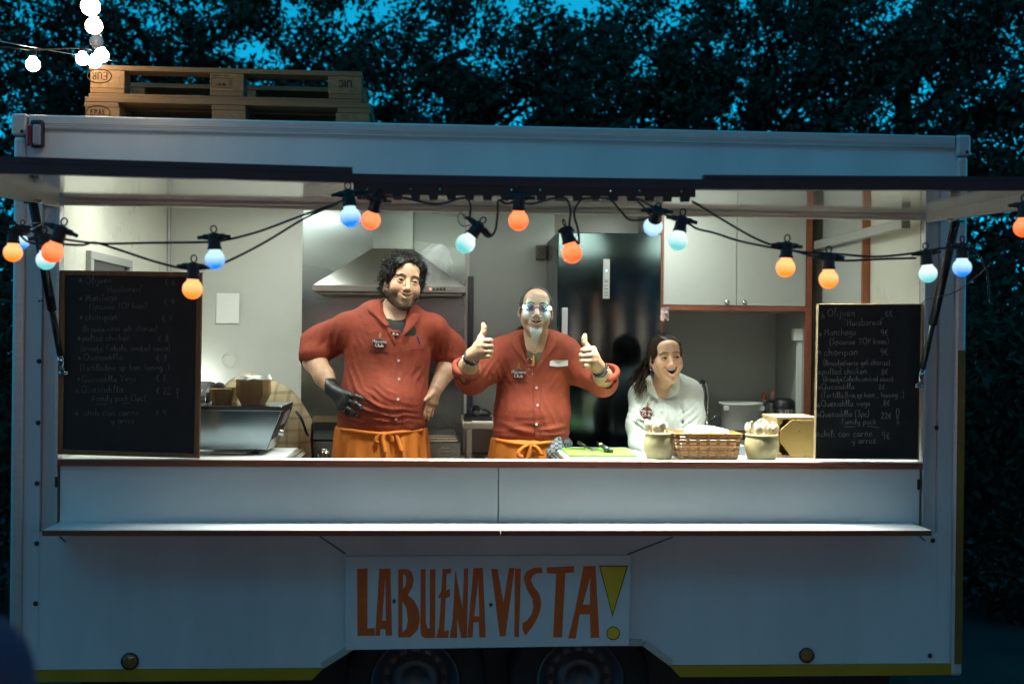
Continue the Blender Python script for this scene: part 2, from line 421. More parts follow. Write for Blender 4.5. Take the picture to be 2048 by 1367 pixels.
# lower front with the wheel arch
arch = [(640, 1338), (715, 1292), (1284, 1289), (1330, 1331)]
loop = [P(22, 1338), P(648, 1336.5)]+[P(*q) for q in arch[1:3]]+[P(1338, 1329), P(1924, 1324)]
zl = ZB
loop = [np.array((p[0], 0, p[2])) for p in loop]
loop[0][2] = loop[1][2] = loop[4][2] = loop[5][2] = zl
loop[0][0] = XL+0.06; loop[5][0] = XR-0.06
top = ZS-0.03
poly = [(loop[0][0], 0, top), (loop[0][0], 0, zl)]+[tuple(q) for q in loop[1:5]]+[(loop[5][0], 0, zl), (loop[5][0], 0, top)]
part(MB().prism(poly, (0, 0.03, 0)), 'lower_panel', M_white)
m = MB()
for i in range(1, 4):
    p, q = loop[i], loop[i+1]; d = (q-p)/np.linalg.norm(q-p); n = np.array((-d[2], 0, d[0]))*0.024
    if n[2] < 0: n = -n
    part(MB().hexa([p+(0, -0.012, 0), q+(0, -0.012, 0), q+(0, 0.03, 0), p+(0, 0.03, 0), p+n+(0, -0.012, 0), q+n+(0, -0.012, 0), q+n+(0, 0.03, 0), p+n+(0, 0.03, 0)]),
         'arch_trim', mat('bare arch trim', (0.42, 0.40, 0.33), 0.5, var=0.1))
zy = PZ(1362, 0, 100)
part(MB().prism([(XL+0.03, -0.006, zl-0.001), (XL+0.03, -0.006, zy), (loop[1][0]-0.045, -0.006, zy), (loop[1][0]-0.002, -0.006, zl-0.001)], (0, 0.03, 0)), 'skirt_strip', M_yellow)
part(MB().prism([(loop[4][0]+0.002, -0.006, zl-0.001), (loop[4][0]+0.045, -0.006, zy), (XR-0.03, -0.006, zy), (XR-0.03, -0.006, zl-0.001)], (0, 0.03, 0)), 'skirt_strip', M_yellow)
part(MB().box(XL+0.05, XR-0.05, -0.004, 0.0005, zl-0.001, zl+0.010), 'skirt_lip', M_alu) if False else None
for px, py, r in ((260, 1321, 15), (1613, 1309, 13.5)):
    p = P(px, py, -0.001); r = r*S(0); mm = MB(); mm.lathe([(0, 0.009), (r*0.8, 0.008), (r, 0.004), (r, 0)], p, (0, -1, 0), 28)
    o = part(mm, 'side_reflector', M_amber, True)
    mm = MB(); mm.lathe([(r, 0.006), (r+0.004, 0.006), (r+0.004, 0)], p, (0, -1, 0), 28); part(mm, 'reflector_ring', M_black, True, parent=o)

# shell: side walls, back wall, floor, roof, chassis
YB = 1.71; ZF, ZC = 0.30, 2.42
part(MB().box(XL+0.001, OX0-0.003, 0.051, YB+0.06, ZB-0.03, ZT-0.1), 'left_wall', M_wall)
part(MB().box(OX1+0.003, XR-0.001, 0.051, YB+0.06, ZB-0.03, ZT-0.1), 'right_wall', M_wall)
part(MB().box(OX0-0.003, OX1+0.003, YB, YB+0.06, ZF-0.05, ZT-0.1), 'back_wall', M_wall_dim)
part(MB().box(OX0, OX1, 0.32, YB, ZF-0.05, ZF), 'trailer_floor', M_floor)
part(MB().box(XL+0.002, XR-0.002, 0.052, YB+0.059, ZC, ZT-0.002), 'trailer_roof', M_wall)
part(MB().box(OX0, OX1, 0.031, 0.05, 0.64, ZCB-0.004), 'inner_front_wall', M_wall)
for yy in (0.55, 1.2): part(MB().box(XL+0.1, XR-0.1, yy, yy+0.07, 0.16, 0.249), 'chassis_rail', M_black)
part(MB().box(OX0, OX1, 0.305, 0.319, 0.12, 0.62), 'wheel_box', M_black)
part(MB().box(OX0, OX1, 0.031, 0.3045, 0.605, 0.62), 'wheel_box_top', M_black)
# strip in the back left corner of the room, window in the left wall, paper on the wall
part(MB().box(OX0, OX0+0.012, YB-0.02, YB-0.001, ZF, ZC), 'corner_bead', M_alu)
def lw(px, py):   # point on the left wall face
    t = (OX0-CAM[0]); d = _f+_r*((px-1024)/FPX)-_u*((py-683.5)/FPX); return CAM+d*(t/d[0])
w0, w1 = lw(173, 500), lw(257, 520)
y0, y1, zt = w0[1], w1[1], w0[2]
fr = MB()
for (a0, a1, c0, c1) in ((y0, y1, zt-0.035, zt), (y0, y1, zt-0.50, zt-0.465), (y0, y0+0.04, zt-0.465, zt-0.035), (y1-0.04, y1, zt-0.465, zt-0.035)):
    fr.box(OX0-0.0025, OX0+0.02, a0, a1, c0, c1)
wf = part(fr, 'window_frame', mat('grey window frame', (0.33, 0.34, 0.32), 0.4, var=0.06), bevel=0.003)
part(MB().box(OX0-0.0028, OX0+0.004, y0+0.04, y1-0.04, zt-0.465, zt-0.035), 'window_pane', M_glassdark, parent=wf)

# steel panels behind the cooker
def bx(px0, px1, py0, py1, Y, th, name, m, bevel=0.0, parent=None):
    a = P(px0, (py0+py1)/2, Y); b = P(px1, (py0+py1)/2, Y); mid = (px0+px1)/2
    return part(MB().box(a[0], b[0], Y, Y+th, P(mid, py1, Y)[2], P(mid, py0, Y)[2]), name, m, bevel=bevel, parent=parent)
bx(604, 932, 300, 905, 1.698, 0.010, 'steel_panel', M_steel)
bx(938, 1108, 300, 905, 1.699, 0.009, 'steel_panel', mat('pale brushed steel', (0.30, 0.335, 0.34), 0.36, metal=0.85, var=0.06, vscale=2, rvar=0.08, detail=1.2))
bx(930, 938, 300, 905, 1.69, 0.018, 'joint_strip', M_alu, 0.002)
bx(934, 946, 552, 880, 1.675, 0.012, 'wall_rail', M_dark, 0.002)

# counter, front panels, fold-out shelf
xL, xm, xR = OX0+0.006, PX(1000), OX1-0.006
ct = MB(); ct.box(xL, xR, -0.014, 0.055, ZCB+0.003, ZCT); part(ct, 'serving_ledge', M_lam)
part(MB().box(xL, xR, -0.0205, -0.0145, ZCB, ZCT-0.002), 'ledge_edge', M_redwood)
xr0 = PX(1140, 0.0)
part(MB().box(xr0, xR, 0.0555, 0.60, ZCB, ZCT-0.003), 'counter_top', M_lam, bevel=0.002)
part(MB().box(xL, PX(566), 0.0555, 0.50, ZCB, ZCT-0.003), 'counter_top', M_lam, bevel=0.002)
part(MB().box(xr0+0.03, xR-0.01, 0.08, 0.56, 0.622, ZCB-0.001), 'counter_cupboard', M_cab)
part(MB().box(xL+0.01, PX(556), 0.08, 0.46, 0.622, ZCB-0.001), 'counter_cupboard', M_cab)
for x0, x1 in ((xL+0.002, xm-0.002), (xm+0.002, xR-0.002)):
    part(MB().box(x0, x1, 0.002, 0.022, ZS+0.002, ZCB-0.006), 'front_panel', M_drop, bevel=0.002)
for x0, x1, p0, p1 in ((PX(88, -.195), xm-0.0015, 0, 0), (xm+0.0015, PX(1868, -.195), 0, 0)):
    z0 = float(P(960, 1060, -.195)[2]); th = 10.5*S(-.195)
    sh = part(MB().box(x0, x1, -0.189, -0.002, z0-th, z0), 'fold_shelf', M_lam)
    part(MB().box(x0, x1, -0.195, -0.1895, z0-th-0.001, z0-0.0015), 'shelf_edge', M_redwood, parent=sh)
ZSH = z0
for px in (165, 565, 965, 1035, 1415, 1800):
    part(MB().box(PX(px)-0.028, PX(px)+0.028, -0.006, 0.0015, ZS-0.001, ZS+0.006), 'panel_hinge', M_black)
for px in (116, 1840):
    part(MB().box(PX(px)-0.005, PX(px)+0.005, -0.008, 0.001, PZ(976), PZ(955)), 'panel_catch', M_black, bevel=0.002)
for pa, pb in (((640, 1072, -.14), (690, 1106, -.004)), ((1345, 1073, -.14), (1255, 1108, -.004)), ((120, 1072, -.13), (130, 1082, -.004)), ((1840, 1072, -.13), (1850, 1080, -.004))):
    A, B = P(*pa), P(*pb); A[2] = min(A[2], ZSH-th-0.006); part(MB().tube([A, B], 0.0035, 6), 'shelf_bracket', mat('grey bracket', (.16, .16, .17), .5))

# serving hatch, opened upward
def interp(pts, x):
    return float(np.interp(x, [p[0] for p in pts], [p[1] for p in pts]))
YH = -1.0
bot = [(-110, 341.5), (0, 345), (350, 355.5), (700, 365), (1050, 373), (1410, 378.5), (1750, 379.5), (2130, 379.5)]
tp_ = [(-110, 321), (0, 325), (350, 336), (704, 347), (1050, 353), (1410, 358.5), (1750, 360.5), (2130, 362)]
xs = [-101, 0, 180, 350, 530, 704, 880, 1050, 1230, 1408, 1580, 1750, 1930, 2048, 2124]
HB = [P(x, interp(bot, x), YH) for x in xs]; HT = [P(x, interp(tp_, x), YH) for x in xs]
HB[0][0] = HT[0][0] = OX0+0.004; HB[-1][0] = HT[-1][0] = OX1-0.004
fm = MB()
for i in range(len(xs)-1):
    p, q, r, s_ = HB[i], HB[i+1], HT[i], HT[i+1]
    fm.hexa([p, q, q+(0, .028, 0), p+(0, .028, 0), r, s_, s_+(0, .028, 0), r+(0, .028, 0)])
hatch = part(fm, 'serving_hatch', M_dark)
for (xa, xb, up) in ((-101, 704, 13), (1408, 2124, 9)):
    rm = MB(); xx = np.linspace(xa, xb, 9)
    for i in range(8):
        A = [P(x, interp(tp_, x)-0.5, YH+0.004) for x in xx[i:i+2]]; B = [P(x, interp(tp_, x)-up, YH+0.004) for x in xx[i:i+2]]
        rm.hexa([A[0], A[1], A[1]+(0, .03, 0), A[0]+(0, .03, 0), B[0], B[1], B[1]+(0, .03, 0), B[0]+(0, .03, 0)])
    part(rm, 'gutter_rail', M_dark, parent=hatch)
M_hatch = mat('glossy hatch lining', (0.66, 0.66, 0.63), 0.11, spec=1.0, coat=0.6, var=0.03)
V = []; F = []
ny = 6
for j in range(ny+1):
    t = j/ny
    for i in range(len(xs)):
        fr_ = HB[i]+(0, 0.0285, 0.012); xx = fr_[0]
        hz = np.array([xx, -0.004, ZH+0.010]); V.append(hz*(1-t)+fr_*t)
n = len(xs)
for j in range(ny):
    for i in range(n-1): F.append((j*n+i, (j+1)*n+i, (j+1)*n+i+1, j*n+i+1))
o = mesh_np('hatch_lining', np.array(V), F, M_hatch, hatch); sm = o.modifiers.new('thick', 'SOLIDIFY'); sm.thickness = 0.02; sm.offset = 1
me = o.data
for sgn, xx in ((-1, OX0+0.004), (1, OX1-0.004)):
    e = HB[0] if sgn < 0 else HB[-1]
    x0, x1 = (xx-0.018, xx) if sgn < 0 else (xx, xx+0.018)
    y0_, y1_ = -0.02, YH+0.03; za0, za1 = ZH-0.026, ZH+0.028; zb0, zb1 = e[2]-0.046, e[2]+0.03
    part(MB().hexa([(x0, y1_, zb0), (x1, y1_, zb0), (x1, y0_, za0), (x0, y0_, za0), (x0, y1_, zb1), (x1, y1_, zb1), (x1, y0_, za1), (x0, y0_, za1)]),
         'hatch_side_rim', M_alu, parent=hatch, bevel=0.002)
part(MB().box(OX0, OX1, -0.006, 0.001, ZH-0.005, ZH+0.003), 'hinge_strip', M_alu)
part(MB().box(OX0, OX1, -0.003, 0.001, ZH-0.013, ZH-0.0105), 'hinge_strip', M_alu)
part(MB().box(OX0, OX1, 0.031, 0.05, ZH-0.012, ZC), 'header_lining', M_wall)
# gas struts
for (pa, Ya, pb) in (((66, 405), -0.285, (126, 742)), ((1912, 442), -0.25, (1838, 768))):
    A = P(*pa, Ya); B = P(*pb, -0.012); d = B-A
    st = part(MB().tube([A, A+d*0.62], 0.0165, 12), 'gas_strut', M_black, True)
    part(MB().tube([A+d*0.62, A+d*0.90], 0.0115, 10), 'strut_rod', M_black, True, parent=st)
    part(MB().tube([A+d*0.90, A+d*1.0], [0.013, 0.010], 10), 'strut_end', M_chrome, True, parent=st)
    part(MB().tube([B+(-0.016, 0, -0.006), B+(0.018, 0.004, -0.006)], 0.009, 10), 'strut_bracket', M_chrome, True, parent=st)
    part(MB().tube([A+(-0.03, 0, 0.004), A+(0.03, 0, 0.004)], 0.008, 10), 'strut_pin', M_chrome, True, parent=st)
# notched rail under the front of the hatch
nr = MB()
x0, x1 = 707, 1391
yb = lambda x: 373+(x-707)*0.0075
N = 19
A = P(x0, yb(x0)-6, YH+0.004); 
for i in range(N):
    xa = x0+(x1-x0)*i/N; xb = x0+(x1-x0)*(i+1)/N
    c = [P(xa, interp(bot, xa)-2, YH+0.002), P(xb, interp(bot, xb)-2, YH+0.002), P(xa, yb(xa)+15.5, YH+0.002), P(xb, yb(xb)+15.5, YH+0.002)]
    nr.hexa([c[2], c[3], c[3]+(0, .022, 0), c[2]+(0, .022, 0), c[0], c[1], c[1]+(0, .022, 0), c[0]+(0, .022, 0)])
    ta, tb = xa+6, xa+26
    c = [P(ta, yb(ta)+15, YH+0.0025), P(tb, yb(tb)+15, YH+0.0025), P(ta+2, yb(ta)+25, YH+0.0025), P(tb-2, yb(tb)+25, YH+0.0025)]
    nr.hexa([c[2], c[3], c[3]+(0, .02, 0), c[2]+(0, .02, 0), c[0], c[1], c[1]+(0, .02, 0), c[0]+(0, .02, 0)])
rail = part(nr, 'notched_rail', M_black, parent=hatch)
for px in (735, 822, 880, 1023, 1080, 1222, 1279, 1363):
    mm = MB(); mm.lathe([(0, 0.003), (0.0035, 0.002), (0.004, 0)], P(px, yb(px)+5, YH+0.0015), (0, -1, 0), 8)
    part(mm, 'rail_screw', M_chrome, parent=hatch)

# wheels
def wheel(px):
    c = P(px, 1408, 0.10); c[2] = 0.287; r = 0.172
    ty = MB(); ty.lathe([(r+0.002, -0.09), (0.262, -0.095), (0.282, -0.075), (0.287, 0.0), (0.282, 0.075), (0.262, 0.095), (r+0.002, 0.09)], c+(0, 0.09, 0), (0, -1, 0), 48)
    w = part(ty, 'wheel', M_rubber, True)
    rm = MB(); rm.lathe([(0.0, 0.05), (0.05, 0.05), (0.055, 0.075), (0.085, 0.07), (0.10, 0.035), (0.125, 0.03), (0.142, 0.045), (0.15, 0.07), (r, 0.085), (r+0.006, 0.098), (r-0.004, 0.1)], c+(0, 0.09, 0), (0, -1, 0), 48)
    part(rm, 'rim', M_rim, True, parent=w)
    for k in range(14):
        a = 2*math.pi*k/14; hp = c+np.array((0.113*math.cos(a), 0.09, 0.113*math.sin(a)))
        mm = MB(); mm.lathe([(0, 0.0395), (0.012, 0.0395), (0.012, 0.02)], hp, (0, -1, 0), 10); part(mm, 'vent_hole', M_black, parent=w)
wheel(830); wheel(1160)

# sign board below the shelf
sp = [P(690, 1112, -0.03), P(1262, 1110, -0.03), P(1258, 1290, -0.03), P(691, 1299, -0.03)]
SG = thing('name_sign', 'white hand painted board with big red and yellow lettering below the shelf', 'sign', (0.1, -0.03, sp[3][2]))
mm = MB(); mm.prism(sp[::-1], (0, 0.022, 0)); mm.build('sign_panel', M_sign, SG, bevel=0.002)
from mathutils.geometry import tessellate_polygon
def zpt(q): return (600+q[0]/2.56, 1040+q[1]/2.56)
def flat(name, loops, m, parent, Y, th=0.0012, pix=zpt):
    L3 = [[Vector(P(*pix(q), Y)) for q in lp] for lp in loops]
    tris = tessellate_polygon(L3); V = [v for lp in L3 for v in lp]; n = len(V)
    V2 = V+[v+Vector((0, th, 0)) for v in V]; F = []
    for t in tris:
        a, b, c = (V[i] for i in t)
        if (b-a).cross(c-a).y > 0: t = t[::-1]
        F.append(tuple(t)); F.append(tuple(i+n for i in t[::-1]))
    k = 0
    for lp in L3:
        l = len(lp)
        for i in range(l): F.append((k+i, k+(i+1) % l, n+k+(i+1) % l, n+k+i))
        k += l
    o = mesh_np(name, np.array([tuple(v) for v in V2]), F, m, parent); return o
LET = {
 'letter_l': [[(292,247),(346,245),(345,553),(382,549),(381,590),(294,590)]],
 'letter_a': [[(406,247),(463,246),(471,588),(440,590),(437,556),(412,556),(408,590),(385,589)],[(437,290),(420,512),(440,512)]],
 'letter_b': [[(503,250),(548,248),(572,262),(583,300),(575,340),(552,382),(585,410),(608,455),(614,510),(602,560),(565,598),(503,598)],[(527,272),(527,350),(540,335),(546,305),(540,282)],[(524,410),(524,575),(545,550),(552,510),(545,450)]],
 'letter_u': [[(618,250),(643,250),(644,520),(652,552),(664,550),(665,250),(694,250),(692,600),(640,602),(622,590),(616,560)]],
 'letter_e': [[(730,248),(775,247),(772,270),(750,274),(748,357),(768,350),(768,390),(746,396),(738,566),(762,560),(760,600),(698,600),(712,545),(722,396),(706,394),(724,360)]],
 'letter_n': [[(795,250),(832,455),(840,245),(861,244),(855,600),(826,600),(806,500),(804,600),(766,600),(782,500)]],
 'letter_a.001': [[(888,244),(936,242),(951,598),(918,598),(916,520),(888,520),(884,598),(857,597)],[(913,300),(918,490),(892,490)]],
 'letter_v': [[(979,246),(1012,248),(1042,420),(1070,244),(1099,242),(1052,592),(1023,592)]],
 'letter_i': [[(1101,246),(1131,245),(1121,597),(1097,595)]],
 'letter_s': [[(1236,240),(1243,268),(1208,271),(1190,285),(1183,305),(1195,335),(1225,375),(1236,420),(1230,460),(1215,500),(1190,545),(1155,588),(1140,560),(1140,525),(1165,510),(1185,480),(1195,445),(1190,400),(1160,350),(1145,300),(1150,278),(1163,258),(1195,243)]],
 'letter_t': [[(1264,240),(1402,234),(1404,266),(1358,270),(1342,597),(1296,597),(1312,272),(1266,270)]],
 'letter_a.002': [[(1452,234),(1513,232),(1533,600),(1488,600),(1484,480),(1432,480),(1412,603),(1373,603),(1410,450)],[(1486,290),(1484,430),(1448,430)]],
}
for nme, lp in LET.items(): flat(nme.split('.')[0], lp, M_signred, SG, -0.0312)
circ = lambda c, r, n=24: [(c[0]+r*math.cos(2*math.pi*k/n), c[1]+r*math.sin(2*math.pi*k/n)) for k in range(n)]
star = lambda c, r: [(c[0]+(r if k % 2 == 0 else r*0.42)*math.sin(math.pi*k/5+0.15), c[1]-(r*1.3 if k % 2 == 0 else r*0.55)*math.cos(math.pi*k/5+0.15)) for k in range(10)]
flat('exclamation_outline', [[(1531,231),(1680,231),(1600,492)], [(1537,236),(1673,236),(1600,480)]], M_ink, SG, -0.0314)
flat('exclamation_mark', [[(1537,236),(1673,236),(1600,480)]], M_signyel, SG, -0.0312)
flat('exclamation_outline', [circ((1604,577), 35), circ((1604,577), 31)], M_ink, SG, -0.0314)
flat('exclamation_dot', [circ((1604,577), 31)], M_signyel, SG, -0.0312)
for c in ((482,413), (977,431)): flat('painted_star', [star(c, 13)], M_ink, SG, -0.0312)
# ================================================================== HANDWRITING (single strokes)
GL = {}
def _g(ch, w, *st): GL[ch] = (w, [[tuple(float(c) for c in p.split(',')) for p in s.split()] for s in st])
_g('a', 5, '4.6,4.2 3,5 1,4 .5,2 1.2,.3 3,.4 4.4,2.5 4.6,4.6 4.5,1 5.3,.2')
_g('b', 5, '.8,10 .7,5 .7,.4', '.7,3 2.3,5 4.3,4 4.5,1.8 3,.1 .7,.6')
_g('c', 4.4, '4.2,4.2 2.6,5 .9,3.9 .5,2 1.4,.3 3,.2 4.4,1.2')
_g('d', 5, '4.3,3.8 2.6,5 .8,3.8 .5,1.8 1.6,.2 3.4,.6 4.4,3', '4.6,10 4.5,5 4.6,.6 5.2,.2')
_g('e', 4.6, '.6,2.4 3.9,3 3.8,4.6 2.4,5 .8,3.6 .6,1.6 1.8,.1 3.4,.3 4.5,1.3')
_g('f', 3.5, '3.6,9.4 2.4,9.9 1.6,8 1.6,0', '.3,5 3.2,5.2')
_g('g', 5, '4.4,4.2 2.6,5 .8,3.8 .7,1.8 2,.6 3.8,1.6 4.5,4.6 4.5,-1.5 3.4,-3.6 1,-3')
_g('h', 5, '.8,10 .8,0', '.8,2.6 2.4,5 4,4.4 4.2,2 4.3,0')
_g('i', 2.2, '1,4.8 1,.8 1.8,.1', '1.1,7 1.15,7.3')
_g('j', 2.6, '1.6,4.8 1.6,-2 .6,-3.6 -.6,-3', '1.7,7 1.75,7.3')
_g('y', 4.8, '.6,4.8 .9,2 2.4,1 4,2.6', '4.3,4.9 4,1 3.2,-2.6 1.6,-3.8')
_g('k', 4.6, '.8,10 .7,0', '4,5 1,2.4 4.2,0')
_g('l', 2.8, '.6,2 1.8,5 2.3,9 1.5,9.9 1,7 .9,2 1.4,.2 2.6,.8')
_g('m', 7.4, '.8,4.8 .7,0', '.7,2.6 1.9,4.9 3.4,4.6 3.5,0', '3.5,2.6 4.9,4.9 6.4,4.5 6.5,.6 7.2,.1')
_g('n', 5, '.8,4.8 .7,0', '.7,2.4 2.3,5 4,4.3 4.1,.7 5,.1')
_g('o', 5, '2.6,5 1,4.2 .5,2.2 1.5,.2 3.3,.2 4.5,2 4.2,4.2 2.6,5 3,4.4')
_g('p', 5, '.9,4.8 .7,-3.8', '.8,2.6 2.4,5 4.3,3.9 4.2,1.5 2.6,.1 .8,.9')
_g('q', 5, '4.3,4 2.6,5 .8,3.8 .5,1.8 1.7,.2 3.6,.8 4.4,3.4', '4.4,4.8 4.4,-3.6')
_g('r', 3.6, '.8,4.8 .7,0', '.7,2.4 2,4.6 3.5,4.6')
_g('s', 4, '3.6,4.4 2,5 .8,4 1.8,2.8 3.4,1.6 2.8,.2 .6,.4')
_g('t', 3.4, '1.6,8 1.5,1 2.3,.1 3.2,.6', '.2,5 3.2,5.2')
_g('u', 5, '.7,4.8 .7,1.4 1.8,.1 3.6,1 4.3,4.8 4.3,1 5,.2')
_g('v', 4.6, '.5,4.8 2.2,.1 4.2,4.9')
_g('w', 6.4, '.4,4.8 1.6,.2 3,3.8 4.4,.2 6,4.9')
_g('z', 4.4, '.6,4.7 3.9,4.8 .6,.2 4.2,.3')
_g('x', 4.4, '.6,4.8 4,0', '3.9,4.8 .5,0')
_g('O', 7, '3.4,9.6 1.2,8 .5,4.4 1.6,.8 3.8,.2 6,2.4 6.4,6.4 5,9.2 3,9.5')
_g('H', 6.4, '1,9.6 .8,0', '5.4,9.6 5.4,0', '.8,5 5.6,5.2')
_g('M', 7.4, '.8,0 1,9.4 3.6,3 6,9.4 6.4,0')
_g('S', 5, '4.4,9 2.4,9.6 .9,7.8 2.4,5.4 4.2,3.6 3.6,.8 .8,.6')
_g('T', 6, '.4,9.4 5.6,9.6', '3,9.4 2.8,0')
_g('P', 5, '.9,9.4 .8,0', '.8,9.2 3.6,9.4 4.5,7.2 3.2,5 .8,4.8')
_g('B', 5.4, '.9,9.4 .8,0', '.8,9.3 3.4,9.4 4,7.4 2.8,5.4 .9,5.2 3.6,5 4.6,2.8 3.4,.4 .8,.2')
_g('C', 5.6, '5,8.4 3.2,9.6 1,7.6 .6,3.6 2,.4 4,.3 5.2,1.6')
_g('Q', 7, '3.4,9.6 1.2,8 .5,4.4 1.6,.8 3.8,.2 6,2.4 6.4,6.4 5,9.2 3,9.5', '4,2.4 6.4,-1')
_g('F', 5, '1,9.4 .9,0', '.9,9.3 4.8,9.5', '.9,5 3.8,5.2')
_g('V', 5.6, '.4,9.6 2.6,.1 5,9.6')
_g('E', 5, '4.8,9.4 .9,9.3 .8,0 4.8,.2', '.8,4.9 3.8,5')
_g('U', 6, '.9,9.6 .9,2 2.4,.1 4.4,.4 5.2,2.4 5.2,9.6')
_g('R', 5.6, '.9,0 .9,9.5 3.8,9.3 4.4,7 3,5 .9,4.8', '2.4,4.9 5,0')
_g('A', 6, '.4,0 3,9.6 5.4,0', '1.4,3.4 4.6,3.4')
_g('L', 4.6, '.9,9.6 .9,.1 4.4,.2')
_g('I', 2, '1,9.6 1,0')
_g('N', 6.4, '.9,0 .9,9.6 5.2,.2 5.3,9.6')
_g('W', 8, '.4,9.6 2.2,.2 4,6.6 5.8,.2 7.6,9.6')
_g('6', 5, '4,9 2,7.4 .7,4 1.4,.8 3,.1 4.5,1.8 3.8,4.2 2,4.4 .9,3')
_g('8', 5, '3.8,8.8 2.2,9.6 1.1,7.8 2.4,5.6 4.2,3 3.4,.4 1.4,.4 .8,2.6 2.6,5.2 4,7.4 3.6,9')
_g('9', 5, '4.2,6.4 2.6,4.8 .8,6 1,8.8 2.8,9.6 4.3,8 4.2,4.6 3.4,0')
_g('2', 5, '.8,7.8 2,9.6 4,8.8 3.8,6 .7,.4 4.8,.5')
_g('3', 5, '.8,8.8 2.8,9.6 4.2,7.8 2.2,5.4 4.4,3.8 3.8,.8 .7,.5')
_g('1', 3, '.6,7.4 1.8,9.6 1.7,0')
_g('4', 5, '3.6,0 3.8,9.6 .4,3.2 5,3.4')
_g('5', 5, '4.4,9.4 1.2,9.3 1,5.6 3,5.8 4.4,3.4 3.2,.4 .7,.5')
_g('0', 5, '2.6,9.6 1,7.6 .7,3 2,.2 3.8,1.4 4.4,5.6 3.6,9 2.4,9.5')
_g('€', 6, '5.4,8.8 3.6,9.5 1.8,7.4 1.4,3.6 2.6,.5 5.2,.6', '.2,6 4.2,6.2', '.2,3.8 3.8,4')
_g('(', 3, '2.6,10.4 .9,7 .8,3 2.2,-1.6')
_g(')', 3, '.4,10.4 2,7 2.1,3 .8,-1.6')
_g(',', 2, '1,.8 .5,-1.4')
_g('.', 2, '.9,.1 1.2,.5')
_g('-', 4, '.6,3 3.4,3.2')
_g('/', 3, '.4,-.6 2.6,9')
_g('"', 3, '.6,10 .9,8.4', '1.9,10 2.1,8.4')
_g('*', 6, '1,.6 2.8,7.6', '4.6,1 1,6', '.4,3 5.4,4.6', '2.8,7.6 4.8,1')
_g('!', 3, '1.4,9.6 .6,8.6 1,3 1.6,3 2.4,8.8 1.4,9.6', '1.5,1.8 .8,.9 1.5,0 2.3,.9 1.5,1.8')
_g(' ', 3.2)
def write_px(text, x, y, h, slope=0.0, seed=0, wid=1.0, jit=0.25):
    """pixel polylines of one written line; h is the height of a capital"""
    rg = random.Random(seed); out = []; k = h/10.0; cx_ = x
    for ch in text:
        w, st = GL.get(ch, GL[' ']); dy = rg.uniform(-jit, jit)*1.6; sc = 1+rg.uniform(-0.08, 0.08)
        for s in st:
            out.append([(cx_+px*k*wid*sc, y-(py*sc+dy)*k+(cx_+px*k-x)*slope) for px, py in s])
        cx_ += (w+0.9)*k*wid*sc
    return out, cx_
def strokes_obj(name, strokes, Y, r, m, parent, fn=None, seg=4, sm=3):
    mb = MB()
    for s in strokes:
        if len(s) < 2: continue
        q = [np.array((p[0], p[1], 0.0)) for p in s]
        if sm > 1 and len(q) > 2: q = spline(q, sm)
        pts = [fn(p[0], p[1]) if fn else P(p[0], p[1], Y) for p in q]
        if any(p is None for p in pts): continue
        mb.tube(pts, r, seg, cap=True)
    if not mb.v: return None
    return mb.build(name, m, parent)

# ================================================================== MENU BOARDS
def menu_board(label, corners, Y, frame_px, fm, lines, m, r, extra=()):
    c = [P(*q, Y) for q in corners]          # tl, tr, br, bl
    B = thing('menu_board', label, 'chalkboard', ((c[2][0]+c[3][0])/2, Y+0.01, min(c[2][2], c[3][2])), 'chalk menu boards on the serving ledge')
    mm = MB(); mm.prism([q+(0, 0.006, 0) for q in c[::-1]], (0, 0.010, 0)); mm.build('slate', M_slate, B)
    ins = []
    cc = sum(c)/4
    for q in c:
        v = q-cc; ins.append(cc+np.array((v[0]-math.copysign(frame_px*S(Y), v[0]), v[1], v[2]-math.copysign(frame_px*S(Y), v[2]))))
    for i in range(4):
        j = (i+1) % 4; loop = [c[i], ins[i], ins[j], c[j]]
        mb = MB(); mb.prism(loop, (0, 0.0215, 0)); mb.build('frame_rail', fm, B, bevel=0.0015)
    st = []
    for k, (t, x, y, h, *rest) in enumerate(lines):
        s, _ = write_px(t, x, y, h, slope=rest[0] if rest else 0.0, seed=k*7+len(t), wid=rest[1] if len(rest) > 1 else 1.0)
        strokes_obj('chalk_words', s, Y+0.0052, r, m, B)
    for s in extra: strokes_obj('chalk_underline', [s], Y+0.0052, r, m, B)
    return B
def L3(x, y): return 100+x/3.419, 530+y/3.419
def lz(t, x, y, h, *r): a, b = L3(x, y); return (t, a, b, h/3.419, *r)
